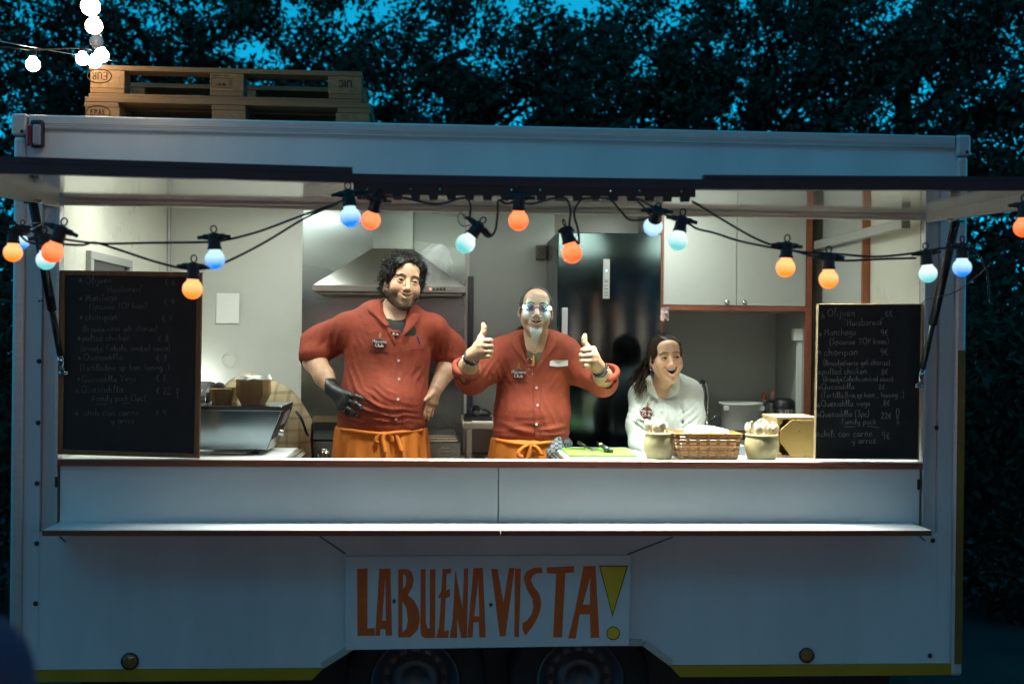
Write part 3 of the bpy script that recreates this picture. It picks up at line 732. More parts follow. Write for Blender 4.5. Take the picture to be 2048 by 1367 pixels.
left_lines = [lz('*', 195, 125, 45), lz('Olijven', 245, 125, 46, -.03, 1.1), lz('€ 6', 785, 138, 40), lz('"Huisbereid"', 378, 185, 42, -.02, 1.05), lz('*', 200, 245, 38),
 lz('Manchego', 244, 245, 46, -.03, .95), lz('€ 9', 780, 270, 44), lz('(Spaanse TOP kaas)', 268, 302, 40, -.02, 1.02), lz('*', 203, 372, 36), lz('choripan', 240, 375, 46, -.01, 1.12), lz('€ 9', 765, 385, 44),
 lz('(Broodje,verse geb. chorizo)', 220, 455, 40, -.01, .92), lz('*', 188, 515, 38), lz('pulled chicken', 220, 518, 44, -.01, 1.04), lz('€ 8', 740, 525, 44), lz('(broodje, Colesla, smoked sauce)', 208, 588, 42, -.005, .90),
 lz('*', 190, 648, 36), lz('Quesadilla', 230, 650, 44, -.02, 1.16), lz('€ 8', 725, 658, 44), lz('(Tortilla,Brie, sp. ham, honing...)', 205, 720, 42, -.01, .91), lz('*', 184, 792, 40), lz('Quesadilla Vege', 218, 798, 44, -.01, 1.06), lz('€ 8', 725, 792, 44),
 lz('*', 174, 875, 40), lz('Quesadilla', 212, 872, 46, -.02, 1.18), lz('€ 22', 726, 880, 46), lz('!', 862, 905, 66), lz('Family pack (3pc)', 288, 930, 40, -.015, 1.04), lz('*', 172, 1030, 42), lz('chili con carne', 232, 1028, 46, -.005, 1.12), lz('€ 9', 722, 1030, 46), lz('y arroz', 420, 1080, 42, -.01, 1.1)]
exl = [[L3(312, 950), L3(390, 948)], [L3(490, 944), L3(548, 942)]]
menu_board('large chalk menu board in brown wooden frame left of the cooks', [(120, 540), (403.5, 544), (398, 916), (115, 908)], 0.0, 9.5, M_wood, left_lines, M_chalk, 0.0011, exl)
def R3(x, y): return 1600+x/3.907, 590+y/3.907
def rz(t, x, y, h, *r): a, b = R3(x, y); return (t, a, b, h/3.907, *r)
right_lines = [rz('*', 160, 190, 60), rz('Olijven', 215, 165, 58, -.02, 1.06), rz('6€', 665, 165, 52), rz('"Huisbereid"', 345, 240, 52, -.03, 1.02), rz('*', 145, 325, 48), rz('Manchego', 190, 312, 54, -.01, .94), rz('9€', 630, 318, 52),
 rz('(Spaanse TOP kaas)', 230, 385, 46, -.01, 1.04), rz('*', 140, 470, 52), rz('choripan', 188, 470, 54, -.02, 1.14), rz('9€', 628, 468, 52), rz('(Broodje/verse geb chorizo)', 182, 550, 46, -.01, .84), rz('*', 140, 622, 44), rz('pulled chicken', 172, 618, 50, -.01, .98), rz('8€', 635, 622, 46),
 rz('(Broodje,Colesla,smoked sauce)', 182, 675, 42, -.01, .85), rz('*', 138, 738, 44), rz('Quesadilla', 168, 735, 46, -.01, 1.08), rz('8€', 615, 738, 44), rz('(Tortilla,Brie,sp.ham , honing...)', 165, 800, 46, -.005, .9),
 rz('*', 132, 880, 50), rz('Quesadilla vege', 165, 868, 50, -.01, .98), rz('8€', 650, 862, 44), rz('*', 128, 955, 48), rz('Quesadilla (3pc)', 158, 950, 50, -.01, .93), rz('22€', 632, 965, 46), rz('!', 745, 1000, 118), rz('Family pack', 325, 1008, 48, -.01, .98),
 rz('*', 125, 1110, 56), rz('chili con carne', 162, 1105, 52, -.01, 1.06), rz('9€', 640, 1122, 52), rz('y arroz', 405, 1158, 50, -.02, 1.1)]
exr = [[R3(342, 1026), R3(432, 1028)], [R3(525, 1022), R3(616, 1032)]]
menu_board('chalk menu board with thin pale edge beside the wooden crate', [(1636.5, 607), (1845.5, 607), (1839, 919), (1630, 917.5)], 0.004, 2.2, M_woodlight, right_lines, M_chalk2, 0.0011, exr)
# ================================================================== LAMPS IN THE TRAILER CEILING
def ceiling_lamp(x, y, w, power, col, label, spread=180, tilt=0):
    t = thing('ceiling_lamp', label, 'lamp', (x, y, 2.385), 'flat lamps under the trailer ceiling')
    MB().box(x-w/2-.02, x+w/2+.02, y-.05, y+.05, 2.387, 2.419).build('lamp_housing', M_alu, t, bevel=0.004)
    mm = MB().box(x-w/2, x+w/2, y-.035, y+.035, 2.383, 2.3865); mm.build('lamp_diffuser', mat('lamp diffuser', (.8, .8, .75), .5, emis=col, estr=6.0), t)
    ld = bpy.data.lights.new('lamp_light', 'AREA'); ld.shape = 'RECTANGLE'; ld.size = w; ld.size_y = 0.06; ld.energy = power; ld.color = col; ld.spread = rad(spread)
    lo = bpy.data.objects.new('lamp_light', ld); COL.objects.link(lo); lo.parent = t; lo.location = (0, 0, -0.004-0.03*math.sin(rad(tilt))-(0.004 if tilt else 0)); lo.rotation_euler = (rad(-tilt), 0, 0)
LC = (0.91, 1.0, 0.91)
ceiling_lamp(-1.25, 0.34, 0.30, 8, LC, 'flat ceiling lamp above the large chalk board')
ceiling_lamp(-0.42, 0.36, 0.30, 5.6, LC, 'flat ceiling lamp above the tall bearded cook', 150)
ceiling_lamp(-0.25, 0.12, 0.30, 19, LC, 'flat tilted ceiling lamp above the left half of the shelf', 82, 13)
ceiling_lamp(0.33, 0.38, 0.30, 3.0, LC, 'added flat ceiling lamp giving front light to the cooks', 150)  # extra lamp put in to light the cooks from the front
ceiling_lamp(0.50, 0.12, 0.30, 27, LC, 'flat ceiling lamp above the green cutting board', 82, 13)
ceiling_lamp(1.16, 0.14, 0.30, 15, LC, 'flat ceiling lamp above the napkin basket', 82, 13)
ceiling_lamp(P(862, 500, 1.0)[0], 1.0, 0.10, 0.5, LC, 'small ceiling spot above the rising steam', 70)
ceiling_lamp(-0.95, 1.10, 0.22, 6.5, LC, 'flat ceiling lamp near the back left wall')
ceiling_lamp(0.80, 0.80, 0.22, 8.0, LC, 'flat ceiling lamp in front of the fridge')

# ================================================================== KITCHEN
def B3(px0, px1, py0, py1, Y, dep):
    a = P(px0, (py0+py1)/2, Y); b = P(px1, (py0+py1)/2, Y); mid = (px0+px1)/2
    return [a[0], b[0], Y, Y+dep, P(mid, py1, Y)[2], P(mid, py0, Y)[2]]
def boxo(v, name, m, parent, bevel=0.0): return MB().box(*v).build(name, m, parent, bevel=bevel)

# range hood
h0 = B3(625, 932, 570.5, 584, 1.2, 0.487)
HD = thing('range_hood', 'stainless steel chimney hood with round buttons above the cooker', 'range hood', ((h0[0]+h0[1])/2, 1.69, h0[4]))
boxo(h0, 'hood_rim', M_steelh, HD, 0.003)
c0 = B3(745, 827, 330, 497, 1.38, 0.305)
mm = MB(); zt = h0[5]-0.002; zb = c0[4]
mm.hexa([(h0[0]+.004, 1.204, zt), (h0[1]-.004, 1.204, zt), (h0[1]-.004, 1.684, zt), (h0[0]+.004, 1.684, zt),
         (c0[0], 1.38, zb), (c0[1], 1.38, zb), (c0[1], 1.684, zb), (c0[0], 1.684, zb)])
mm.build('hood_canopy', M_steelh, HD, bevel=0.002)
c0[5] = 2.415; c0[4] = zb-0.004; boxo([c0[0]+.001, c0[1]-.001]+[1.3815]+c0[3:], 'hood_chimney', M_steel, HD, 0.002)
boxo([h0[0]+.02, h0[1]-.02, 1.22, 1.66, h0[4]-.012, h0[4]-.0005], 'grease_filter', mat('grease filter', (.25, .25, .24), .45, metal=.9, var=.2, vscale=30), HD)
for i, px in enumerate((861, 868, 875, 882, 889)):
    mm = MB(); mm.lathe([(0, .005), (.006, .004), (.0075, 0)], P(px, 578, 1.1995), (0, -1, 0), 12)
    mm.build('hood_button', M_black if i else mat('lit red button', (.8, .2, .15), .4, emis=(1, .25, .18), estr=1.2), HD)

# griddle, bain marie and worktop along the back
gr = B3(588, 846, 884, 935, 1.06, 0.60)
GR = thing('griddle', 'black topped gas griddle with steel front behind the bearded cook', 'griddle', ((gr[0]+gr[1])/2, 1.36, ZF))
boxo([gr[0], gr[1], gr[2], gr[3], ZF+.002, gr[5]], 'griddle_body', M_steel, GR, 0.003)
zt = gr[5]
boxo([gr[0]+.02, gr[1]-.02, 1.08, 1.62, zt+.0005, zt+.012], 'griddle_plate', mat('seasoned iron', (.012, .012, .012), .35, metal=.3, var=.4, vscale=9), GR)
boxo([gr[0]+.03, gr[1]-.03, 1.625, 1.64, zt+.001, zt+.055], 'splash_guard', M_black, GR)
boxo([gr[0]+.0, gr[0]+.018, 1.08, 1.64, zt+.0005, zt+.05], 'splash_guard', M_black, GR)
boxo([gr[0]+.02, gr[1]-.02, 1.645, 1.665, zt+.001, zt+.085], 'grease_gutter', mat('greasy steel', (.30, .24, .12), .4, metal=.8, var=.4, vscale=20), GR)
k = P(647, 908, 1.058); mm = MB(); mm.lathe([(0, .03), (.018, .028), (.021, .004), (.028, .003), (.029, 0)], k, (0, -1, 0), 24); mm.build('control_knob', M_chrome, GR, True)
bm = B3(850, 922, 884, 935, 1.10, 0.45)
BM = thing('bain_marie', 'small steel food warmer with ribbed lid and louvred side', 'food warmer', ((bm[0]+bm[1])/2, 1.3, ZF))
boxo([bm[0], bm[1], bm[2], bm[3], ZF+.002, bm[5]], 'warmer_body', M_steel, BM, 0.004)
for q, (i, hgt) in enumerate(((.004, .012), (.010, .024), (.016, .034))):
    boxo([bm[0]+i, bm[1]-i-.012, 1.11+i, 1.53-i, bm[5]+.0005+q*.012, bm[5]+hgt], 'warmer_lid', mat('polished steel', (.72, .69, .6), .16, metal=1, var=.08), BM, 0.003)
for py in (893, 900, 907):
    v = B3(882, 900, py, py+3, 1.098, 0.0); boxo([v[0], v[1], 1.090, 1.0995, v[4], v[5]], 'louvre', M_steelh, BM, 0.001)
wt = B3(926, 1096, 846, 858, 1.08, 0.60)
WT = thing('side_table', 'narrow pale worktop on metal legs left of the fridge', 'worktop', ((wt[0]+wt[1])/2, 1.35, ZF))
boxo(wt, 'table_top', mat('scrubbed worktop', (.42, .35, .26), .5, var=.12, vscale=12), WT, 0.003)
for x in (wt[0]+.02, wt[1]-.04):
    for y in (1.1, 1.62): boxo([x, x+.025, y, y+.025, ZF+.002, wt[4]-.0005], 'leg', M_steelh, WT)
boxo([wt[0]+.05, wt[1]-.05, 1.3, 1.6, ZF+.002, .80], 'storage_box', M_black, WT, .01)
zt = wt[5]
a = P(952, 845, 1.25)
t = thing('ladle', 'black round ladle lying in a dark tray on the side worktop', 'ladle', (a[0], 1.25, zt))
mm = MB(); mm.lathe([(.001, -.024), (.016, -.02), (.026, -.008), (.029, .006), (.027, .006), (.02, -.012), (.001, -.018)], (a[0], 1.25, zt+.05), (.25, -.85, .45), 20); mm.build('ladle_bowl', M_black, t, True)
MB().tube(spline([(a[0]+.02, 1.26, zt+.055), (a[0]+.05, 1.33, zt+.05), (a[0]+.08, 1.42, zt+.026)], 4), .005, 6).build('ladle_handle', M_black, t, True)
v0, v1 = P(926, 845, 1.2)[0]+.005, P(984, 845, 1.2)[0]
t = thing('utensil_tray', 'flat dark utensil tray on the side worktop', 'tray', ((v0+v1)/2, 1.3, zt+.001))
MB().box(v0, v1, 1.19, 1.45, zt+.001, zt+.006).box(v0, v1, 1.19, 1.196, zt+.006, zt+.022).box(v0, v1, 1.444, 1.45, zt+.006, zt+.022).box(v0, v0+.006, 1.196, 1.444, zt+.006, zt+.022).box(v1-.006, v1, 1.196, 1.444, zt+.006, zt+.022).build('tray_shell', M_black, t)
pa = P(945, 850, 1.10)[0]
o = MB().box(pa, pa+.10, 1.085, 1.18, zt+.0005, zt+.004).build('paper_sheet', mat('white paper', (.72, .70, .66), .7, bump=.2, bscale=20)); o.rotation_euler = (0, 0, 0)
tagp(o, 'loose white paper lying at the front of the side worktop', 'paper')

# fridge
f0 = B3(1113, 1320, 465, 1100, 1.10, 0.58)
FR = thing('fridge', 'tall dark stainless fridge with mirror-like door reflecting coloured lights', 'fridge', ((f0[0]+f0[1])/2, 1.4, ZF+.002))
boxo([f0[0], f0[1], 1.125, 1.68, ZF+.002, f0[5]], 'fridge_body', mat('fridge side', (.20, .21, .22), .35, metal=.7, var=.06), FR, 0.004)
boxo([f0[0], f0[1], 1.10, 1.123, .47, f0[5]-.002], 'fridge_door', M_fridge, FR, 0.004)
hv = B3(1122.5, 1134, 615, 800, 1.07, .0)
hd = MB().box(hv[0], hv[1], 1.055, 1.072, hv[4], hv[5]).build('door_handle', mat('satin handle', (.62, .63, .64), .35, metal=.5), FR, bevel=.003)
for zz in (hv[5]-.03, hv[4]+.02): MB().box(hv[0]+.004, hv[1]-.004, 1.071, 1.10, zz, zz+.02).build('handle_mount', M_steelh, hd)
dv = B3(1206, 1219.5, 518, 597, 1.096, 0)
ds = MB().box(dv[0], dv[1], 1.096, 1.1005, dv[4], dv[5]).build('display_strip', mat('display strip', (.30, .31, .30), .4, var=.05), FR, bevel=.002)
for py in (560, 563, 570, 577, 584, 590):
    q = B3(1209, 1216.5, py, py+1.2, 1.0948, 0); MB().box(q[0], q[1], 1.0948, 1.0961, q[4], q[5]).build('printed_line', M_black, ds)
mm = MB(); mm.lathe([(0, .002), (.004, .0015), (.0045, 0)], P(1213, 541, 1.0958), (0, -1, 0), 10); mm.build('indicator_light', mat('blue indicator', (.3, .6, 1), .3, emis=(.3, .7, 1), estr=2.5), ds)
# socket boxes beside the fridge
for (a, b, c, d, dep) in ((1073, 1092, 490, 518, .05), (1094, 1101, 492, 520, .03)):
    v = B3(a, b, c, d, 1.69-dep, dep); s_ = part(MB().box(*v), 'socket_box', mat('grey socket box', (.22, .23, .23), .5, var=.1), bevel=.003)
    if a == 1073:
        for zz in (v[4]+.02, v[4]+.05):
            mm = MB(); mm.lathe([(0, -.002), (.010, -.001), (.012, .004), (.0135, 0)], ((v[0]+v[1])/2, v[2]-.0003, zz), (0, -1, 0), 14); part(mm, 'socket_outlet', M_black, parent=s_)

# cabinet with open niche on the right
KY = 1.15
st_l, st_r = B3(1312, 1325, 300, 1000, KY, .02), B3(1611, 1623, 300, 1000, KY, .02)
zr0, zr1 = PZ(621, KY, 1465), PZ(611.5, KY, 1465)
KC = thing('kitchen_cabinet', 'tall built-in cabinet with two pale doors above an open niche and red brown edges', 'cabinet', ((st_l[0]+st_r[1])/2, 1.4, ZF+.002))
boxo([st_l[0], st_l[1], KY, KY+.02, ZF+.002, 2.41], 'stile', M_redwood, KC)
boxo([st_r[0], st_r[1], KY, KY+.02, ZF+.002, 2.41], 'stile', M_redwood, KC)
boxo([st_l[1]+.0005, st_r[0]-.0005, KY, KY+.02, zr0, zr1], 'rail', M_redwood, KC)
dm = (PX(1470.5, KY)+PX(1472.5, KY))/2
for k, (x0, x1, kn) in enumerate(((st_l[1]+.002, dm-.0015, 1453), (dm+.0015, st_r[0]-.002, 1488))):
    d_ = boxo([x0, x1, KY-.004, KY+.014, zr1+.002, 2.40], 'cabinet_door', M_cab, KC, .002)
    mm = MB(); mm.lathe([(0, .024), (.010, .022), (.013, .014), (.007, .008), (.007, 0)], P(kn, 604.5, KY-.0042), (0, -1, 0), 18); mm.build('door_knob', M_chrome, d_, True)
boxo([st_l[0]+.001, st_l[0]+.018, KY+.0205, 1.695, ZF+.002, 2.41], 'side_panel', M_cab, KC)
boxo([st_r[1]-.018, st_r[1]-.001, KY+.0205, 1.695, ZF+.002, 2.41], 'side_panel', M_cab, KC)
boxo([st_l[0]+.019, st_r[1]-.019, 1.683, 1.695, ZF+.002, 2.41], 'back_panel', M_cab, KC)
boxo([st_l[0]+.019, st_r[1]-.019, KY+.0205, 1.682, zr0+.001, zr0+.018], 'cabinet_floor', M_cab, KC)
WZ = PZ(861, 1.3, 1480)
boxo([st_l[0]+.019, st_r[1]-.019, KY+.004, 1.682, WZ-.03, WZ], 'sink_worktop', mat('dark worktop', (.035, .04, .042), .35, var=.2, vscale=14), KC, .003)
boxo([st_l[1]+.002, st_r[0]-.002, KY+.001, KY+.019, .47, WZ-.035], 'cabinet_door', M_cab, KC, .002)
v = B3(1316, 1337, 615, 641, KY-.003, 0); bk = boxo([v[0], v[1], KY-.0045, KY-.0005, v[4], v[5]], 'steel_bracket', M_chrome, KC)
MB().tube(spline([P(1331, 626, KY-.006), P(1335, 632, KY-.02), P(1332, 643, KY-.02), P(1329, 637, KY-.02)], 4), .003, 6).build('hook', M_black, bk, True)
# cable duct on the niche side
xs_ = st_r[1]-.020
q = P(1600, 669, 1.24); boxo([xs_-.045, xs_-.0005, 1.22, 1.27, PZ(681, 1.24, 1600), PZ(657, 1.24, 1600)], 'duct_box', mat('white plastic', (.76, .78, .76), .4), KC, .003)
boxo([xs_-.022, xs_-.0005, 1.23, 1.26, WZ+.002, PZ(682, 1.24, 1600)], 'cable_duct', MATS['white plastic'], KC)
# right wall: partition board with red edge and rail
xw = OX1+.003
part(MB().box(xw-.034, xw-.001, .60, 1.12, ZCT, 2.38), 'side_partition', M_cab)
part(MB().box(xw-.0345, xw-.0005, .580, .5995, ZCT, 2.38), 'partition_edge', mat('orange brown edge', (.22, .065, .025), .45, var=.12))
zq = float(P(1845, 437, .06)[2]); part(MB().box(xw-.036, xw-.0355+.034, .06, 1.14, zq-.045, zq), 'wall_rail', M_alu, bevel=.003) if False else None
part(MB().box(xw-.075, xw-.036, .06, 1.14, zq-.042, zq), 'wall_rail', mat('grey wall rail', (.30, .31, .30), .4, var=.08), bevel=.004)

# sink tap, tub, jug, bottles
tb = P(1414, 858, 1.42); tb[2] = WZ
T = thing('kitchen_tap', 'tall chrome tap with curved spout behind the laughing woman', 'tap', tb)
mm = MB(); mm.lathe([(.022, 0), (.022, .01), (.015, .015), (.014, .06), (.012, .065)], tb, (0, 0, 1), 16); mm.build('tap_base', M_chrome, T, True)
MB().tube(spline([tb+(0, 0, .06), tb+(0, 0, .16), tb+(-.02, -.03, .24), tb+(-.05, -.08, .25), tb+(-.065, -.11, .21)], 6), .009, 10).build('tap_spout', M_chrome, T, True)
MB().tube([tb+(.01, -.005, .04), tb+(.055, -.02, .075)], .006, 8).build('tap_lever', M_chrome, T, True)
c = P(1481, 858, 1.36); c[2] = WZ+.001; r = 42*S(1.36); hh = 55.5*S(1.36)
T = thing('plastic_tub', 'round white plastic tub with rim on the sink worktop', 'tub', c)
mm = MB(); mm.lathe([(0, 0), (r*.90, 0), (r*.93, .006), (r*.99, hh*.9), (r*1.05, hh*.92), (r*1.06, hh), (r*1.0, hh), (r*.96, hh*.93), (r*.9, .008), (0, .006)], c, (0, 0, 1), 40); mm.build('tub_body', MATS['white plastic'], T, True)
for s in (-1, 1): MB().box(c[0]+s*r*.86-.014, c[0]+s*r*.86+.014, c[1]-r*.66, c[1]-r*.5, c[2]+hh*.72, c[2]+hh*.9).build('tub_lug', MATS['white plastic'], T, bevel=.004)
c = P(1566, 858, 1.34); c[2] = WZ+.001; r = 21*S(1.34)
T = thing('vacuum_jug', 'steel vacuum jug with black lid and handle right of the white tub', 'jug', c)
mm = MB(); mm.lathe([(0, 0), (r, 0), (r*1.02, .01), (r, .11), (r*.98, .115)], c, (0, 0, 1), 24); mm.build('jug_body', M_chrome, T, True)
mm = MB(); mm.lathe([(r*1.03, .112), (r*1.05, .12), (r*1.0, .155), (r*.7, .168), (0, .17)], c, (0, 0, 1), 24); mm.build('jug_lid', M_black, T, True)
MB().tube(spline([c+(-r*.9, 0, .15), c+(-r*1.7, -.0, .15), c+(-r*1.85, 0, .10), c+(-r*1.2, 0, .045)], 5), [.009]*16, 8).build('jug_handle', M_black, T, True)
for px, py, colr, nm in ((1527, 783, (.55, .06, .05), 'clear bottle with dark red cap behind the white tub'), (1545, 778, (.75, .28, .24), 'clear bottle with pink cap beside the vacuum jug')):
    c = P(px, 858, 1.55); c[2] = WZ+.001; zt_ = P(px, py, 1.55)[2]-c[2]
    T = thing('sauce_bottle', nm, 'bottle', c)
    mm = MB(); mm.lathe([(0, 0), (.024, 0), (.026, .006), (.026, zt_*.62), (.018, zt_*.74), (.011, zt_*.80)], c, (0, 0, 1), 18); mm.build('bottle_body', mat('cloudy bottle', (.35, .37, .37), .25), T, True)
    mm = MB(); mm.lathe([(.013, zt_*.80), (.013, zt_*.9), (.006, zt_*.92), (.003, zt_), (0, zt_)], c, (0, 0, 1), 14); mm.build('bottle_cap', mat(nm[:30], colr, .4), T, True)

# small wall lamp behind the large board, the source of the glow on the wall
wl0 = P(372, 775, 1.66)
T = thing('wall_lamp', 'small tube lamp on the back wall behind the large chalk board', 'lamp', wl0)
MB().tube([wl0+(0, 0, -.10), wl0+(0, 0, .10)], .014, 10).build('lamp_tube', MATS['lamp diffuser'], T, True)
MB().box(wl0[0]-.02, wl0[0]+.02, 1.682, 1.709, wl0[2]-.12, wl0[2]+.12).build('lamp_bracket', M_alu, T)
ld = bpy.data.lights.new('tube_light', 'POINT'); ld.energy = 2.6; ld.color = LC; ld.shadow_soft_size = .03
lo = bpy.data.objects.new('tube_light', ld); COL.objects.link(lo); lo.parent = T; lo.location = (0.035, -.03, 0)

# paper and faint ring on the back wall
v = B3(433, 478.5, 586, 646, 1.705, 0)
V = []; F = []
for j in range(7):
    for i in range(5):
        V.append((v[0]+(v[1]-v[0])*i/4, 1.7045-.006*abs(math.sin(j*.9+i*.4))*(j/6)-.0005, v[5]+(v[4]-v[5])*j/6))
for j in range(6):
    for i in range(4): F.append((j*5+i, (j+1)*5+i, (j+1)*5+i+1, j*5+i+1))
o = mesh_np('paper_note', np.array(V), F, mat('pinned paper', (.82, .82, .79), .6), None, True); tagp(o, 'small white paper sheet stuck on the wall right of the large chalk board', 'paper')
mm = MB(); c = P(456, 722, 1.705); mm.tube([c+np.array((.038*math.cos(a), 0, .038*math.sin(a))) for a in np.linspace(0, 2*math.pi, 32, endpoint=False)], .0012, 5, closed=True)
part(mm, 'sticker_ring', mat('ring mark', (.5, .48, .42), .5), True)

# ================================================================== LEFT COUNTER
ZK = ZCT-.002
U = thing('prep_fridge', 'steel countertop prep fridge with sloping end beside the large chalk board', 'food unit', (PX(470), .4, ZK))
X0 = PX(340, .16)
tr, br = P(565, 813, .16), P(533, 899, .20)
zt, zb = tr[2], br[2]
mm = MB(); mm.hexa([(X0, .20, zb), (br[0], .20, zb), (br[0], .47, zb), (X0, .47, zb), (X0, .165, zt-.018), (tr[0]-.004, .165, zt-.018), (tr[0]-.004, .47, zt-.018), (X0, .47, zt-.018)])
M_unit = mat('satin steel front', (.30, .37, .40), .22, metal=.9, var=.05, vscale=3, rvar=.05, detail=1)
mm.build('unit_body', M_unit, U, bevel=.002)
mm = MB().box(X0, tr[0], .158, .48, zt-.0175, zt+.002); mm.build('unit_top', M_steel, U, bevel=.002)
# side: dark panel, label and knob
def side_pt(u, w):   # u: 0 bottom..1 top, w: 0 front..1 back
    y = .20*(1-u)+.165*u; y = y+(.47-y)*w; return np.array((br[0]+(tr[0]-.004-br[0])*u, y, zb+(zt-.018-zb)*u))+(.0015, 0, -.0005)
def sideq(u0, u1, w0, w1, name, m, th=.003, parent=None):
    p = [side_pt(u0, w0), side_pt(u0, w1), side_pt(u1, w1), side_pt(u1, w0)]
    mm = MB(); mm.prism(p, (th, 0, -th*.3)); return mm.build(name, m, parent or U)
sideq(.28, .99, .05, .98, 'vent_panel', M_black)
sideq(.0, .27, .02, .98, 'end_plate', M_steelh)
lb = sideq(.60, .95, .35, .80, 'rating_label', mat('silver label', (.30, .29, .31), .45, var=.3, vscale=60), th=.0045)
mm = MB(); mm.lathe([(0, .022), (.012, .02), (.015, 0)], side_pt(.38, .6)+(.002, 0, 0), (1, 0, -.3), 16); mm.build('unit_knob', M_chrome, U, True)
for x in (X0+.03, br[0]-.05):
    mm = MB(); mm.lathe([(.012, 0), (.012, .006), (.007, .010), (.007, zb-ZK)], (x, .24, ZK+.0005), (0, 0, 1), 12); mm.build('foot', M_black, U)
o = MB().box(PX(425, .25), PX(497, .25), .22, .40, ZK+.001, ZK+.006).build('steel_scraper', M_steelh); o.rotation_euler = (0, 0, 0); tagp(o, 'flat steel scraper lying under the prep fridge', 'scraper')
mm = MB()
q = [P(570, 917, .0), P(607, 894, .40)]
x0 = P(566, 916, .06)[0]+.001
mm.box(x0, x0+.030, .06, .46, ZCB+.004, ZCT-.003).box(x0+.0305, x0+.038, .06, .44, ZCB+.006, ZCT-.012).box(x0+.0385, x0+.046, .06, .42, ZCB+.008, ZCT-.02)
part(mm, 'counter_end_rail', M_steelh, bevel=.001)

# stacked cardboard trays
M_card = mat('brown card', (.52, .37, .18), .75, var=.14, vscale=25, bump=.05, bscale=90)
def tray_mesh(w, d, h):
    mm = MB(); ch = min(w, d)*.22
    def ring(w, d, z): 
        a, b = w/2, d/2; return [(-a+ch, -b, z), (a-ch, -b, z), (a, -b+ch, z), (a, b-ch, z), (a-ch, b, z), (-a+ch, b, z), (-a, b-ch, z), (-a, -b+ch, z)]
    R = [ring(w*.70, d*.70, .0), ring(w, d, h), ring(w*.975, d*.975, h), ring(w*.68, d*.68, .0018)]
    V = sum(R, []); F = [tuple(range(8))[::-1], tuple(24+i for i in range(8))]
    for k in range(3): F += [(k*8+i, k*8+(i+1) % 8, (k+1)*8+(i+1) % 8, (k+1)*8+i) for i in range(8)]
    mm.add(V, F); return mm
ztop = zt+.0025
def tray_stack(px, Y, w, d, h, pitch, n, label, group, rz=0):
    c = P(px, 800, Y); rg = random.Random(int(px)); first = None
    for k in range(n):
        if first is None:
            o = tray_mesh(w, d, h).build('food_tray', M_card, None, local=True); first = o
        else:
            o = first.copy(); COL.objects.link(o)
        o.location = (c[0]+rg.uniform(-.0012, .0012), Y+rg.uniform(-.001, .001), ztop+k*pitch); o.rotation_euler = (0, 0, rz+rg.uniform(-.02, .02))
        tagp(o, label, 'tray', group)
tray_stack(507, .27, .135, .10, .042, .0034, 19, 'brown card tray in the tall wide stack on the prep fridge', 'tall stack of brown card trays')
tray_stack(442, .27, .082, .075, .042, .0030, 8, 'small brown card tray in the low stack left of the tall one', 'low stack of small card trays')
tray_stack(462, .37, .07, .075, .05, .0030, 6, 'small brown card tray in the back stack on the prep fridge', 'back stack of small card trays')
# crumpled white bag liner in the top tray
rg = np.random.default_rng(4); c = P(507, 762, .27); V = []; F = []
nu, nv = 26, 5
for j in range(nv):
    for i in range(nu):
        a = 2*math.pi*i/nu; r = 1-.13*j
        V.append((c[0]+.075*r*math.cos(a)+rg.normal()*.003, .27+.055*r*math.sin(a)+rg.normal()*.003, ztop+18*.0034+.042+[.000, .012, .004, -.006, -.006][j]+rg.normal()*.004))
for j in range(nv-1):
    for i in range(nu): F.append((j*nu+i, j*nu+(i+1) % nu, (j+1)*nu+(i+1) % nu, (j+1)*nu+i))
o = mesh_np('bag_liner', np.array(V), F, mat('white plastic film', (.75, .76, .78), .25), None); tagp(o, 'crumpled white plastic bag lying on top of the tall tray stack', 'plastic bag')
# black scoop behind the small trays, glass cover of the unit
c = P(440, 800, .36)
mm = MB()
V = []; 
for (rr, zz) in ((.030, 0), (.034, .03), (.030, .062), (.018, .082), (.001, .088)):
    for k in range(16):
        a = 2*math.pi*k/16; V.append((c[0]+rr*math.cos(a), .345+rr*.45*math.sin(a), ztop+zz))
F = [(j*16+i, j*16+(i+1) % 16, (j+1)*16+(i+1) % 16, (j+1)*16+i) for j in range(4) for i in range(16)]
o = mesh_np('black_scoop', np.array(V), F, M_black, None, True); tagp(o, 'black rounded plastic scoop standing behind the small card trays', 'scoop')
cx0, cx1 = PX(350, .4), PX(425, .4)
t = thing('glass_cover', 'curved glass cover with black end on the prep fridge beside the board', 'glass cover', (cx0, .4, ztop))
arc = [(.10*math.cos(a)+.40, .085*math.sin(a)) for a in np.linspace(math.pi, .15, 12)]
V = [(x, y, ztop+z+.001) for x in (cx0, cx1-.008) for y, z in arc]; F = [(i, i+1, 12+i+1, 12+i) for i in range(11)]
o = mesh_np('glass_pane', np.array(V), F, mat('cover glass', (.75, .8, .78), .05, trans=.85, ior=1.3), t, True); sm = o.modifiers.new('thick', 'SOLIDIFY'); sm.thickness = .003
mm = MB(); mm.prism([(cx1-.0075, y, ztop+z+.001) for y, z in arc], (.012, 0, 0)); mm.build('cover_end', M_black, t)
for k in range(3):
    MB().box(cx0, cx1-.009, .30-.004, .302-.004, ztop+.003+k*.011, ztop+.010+k*.011).build('cover_rib', M_steelh, t)

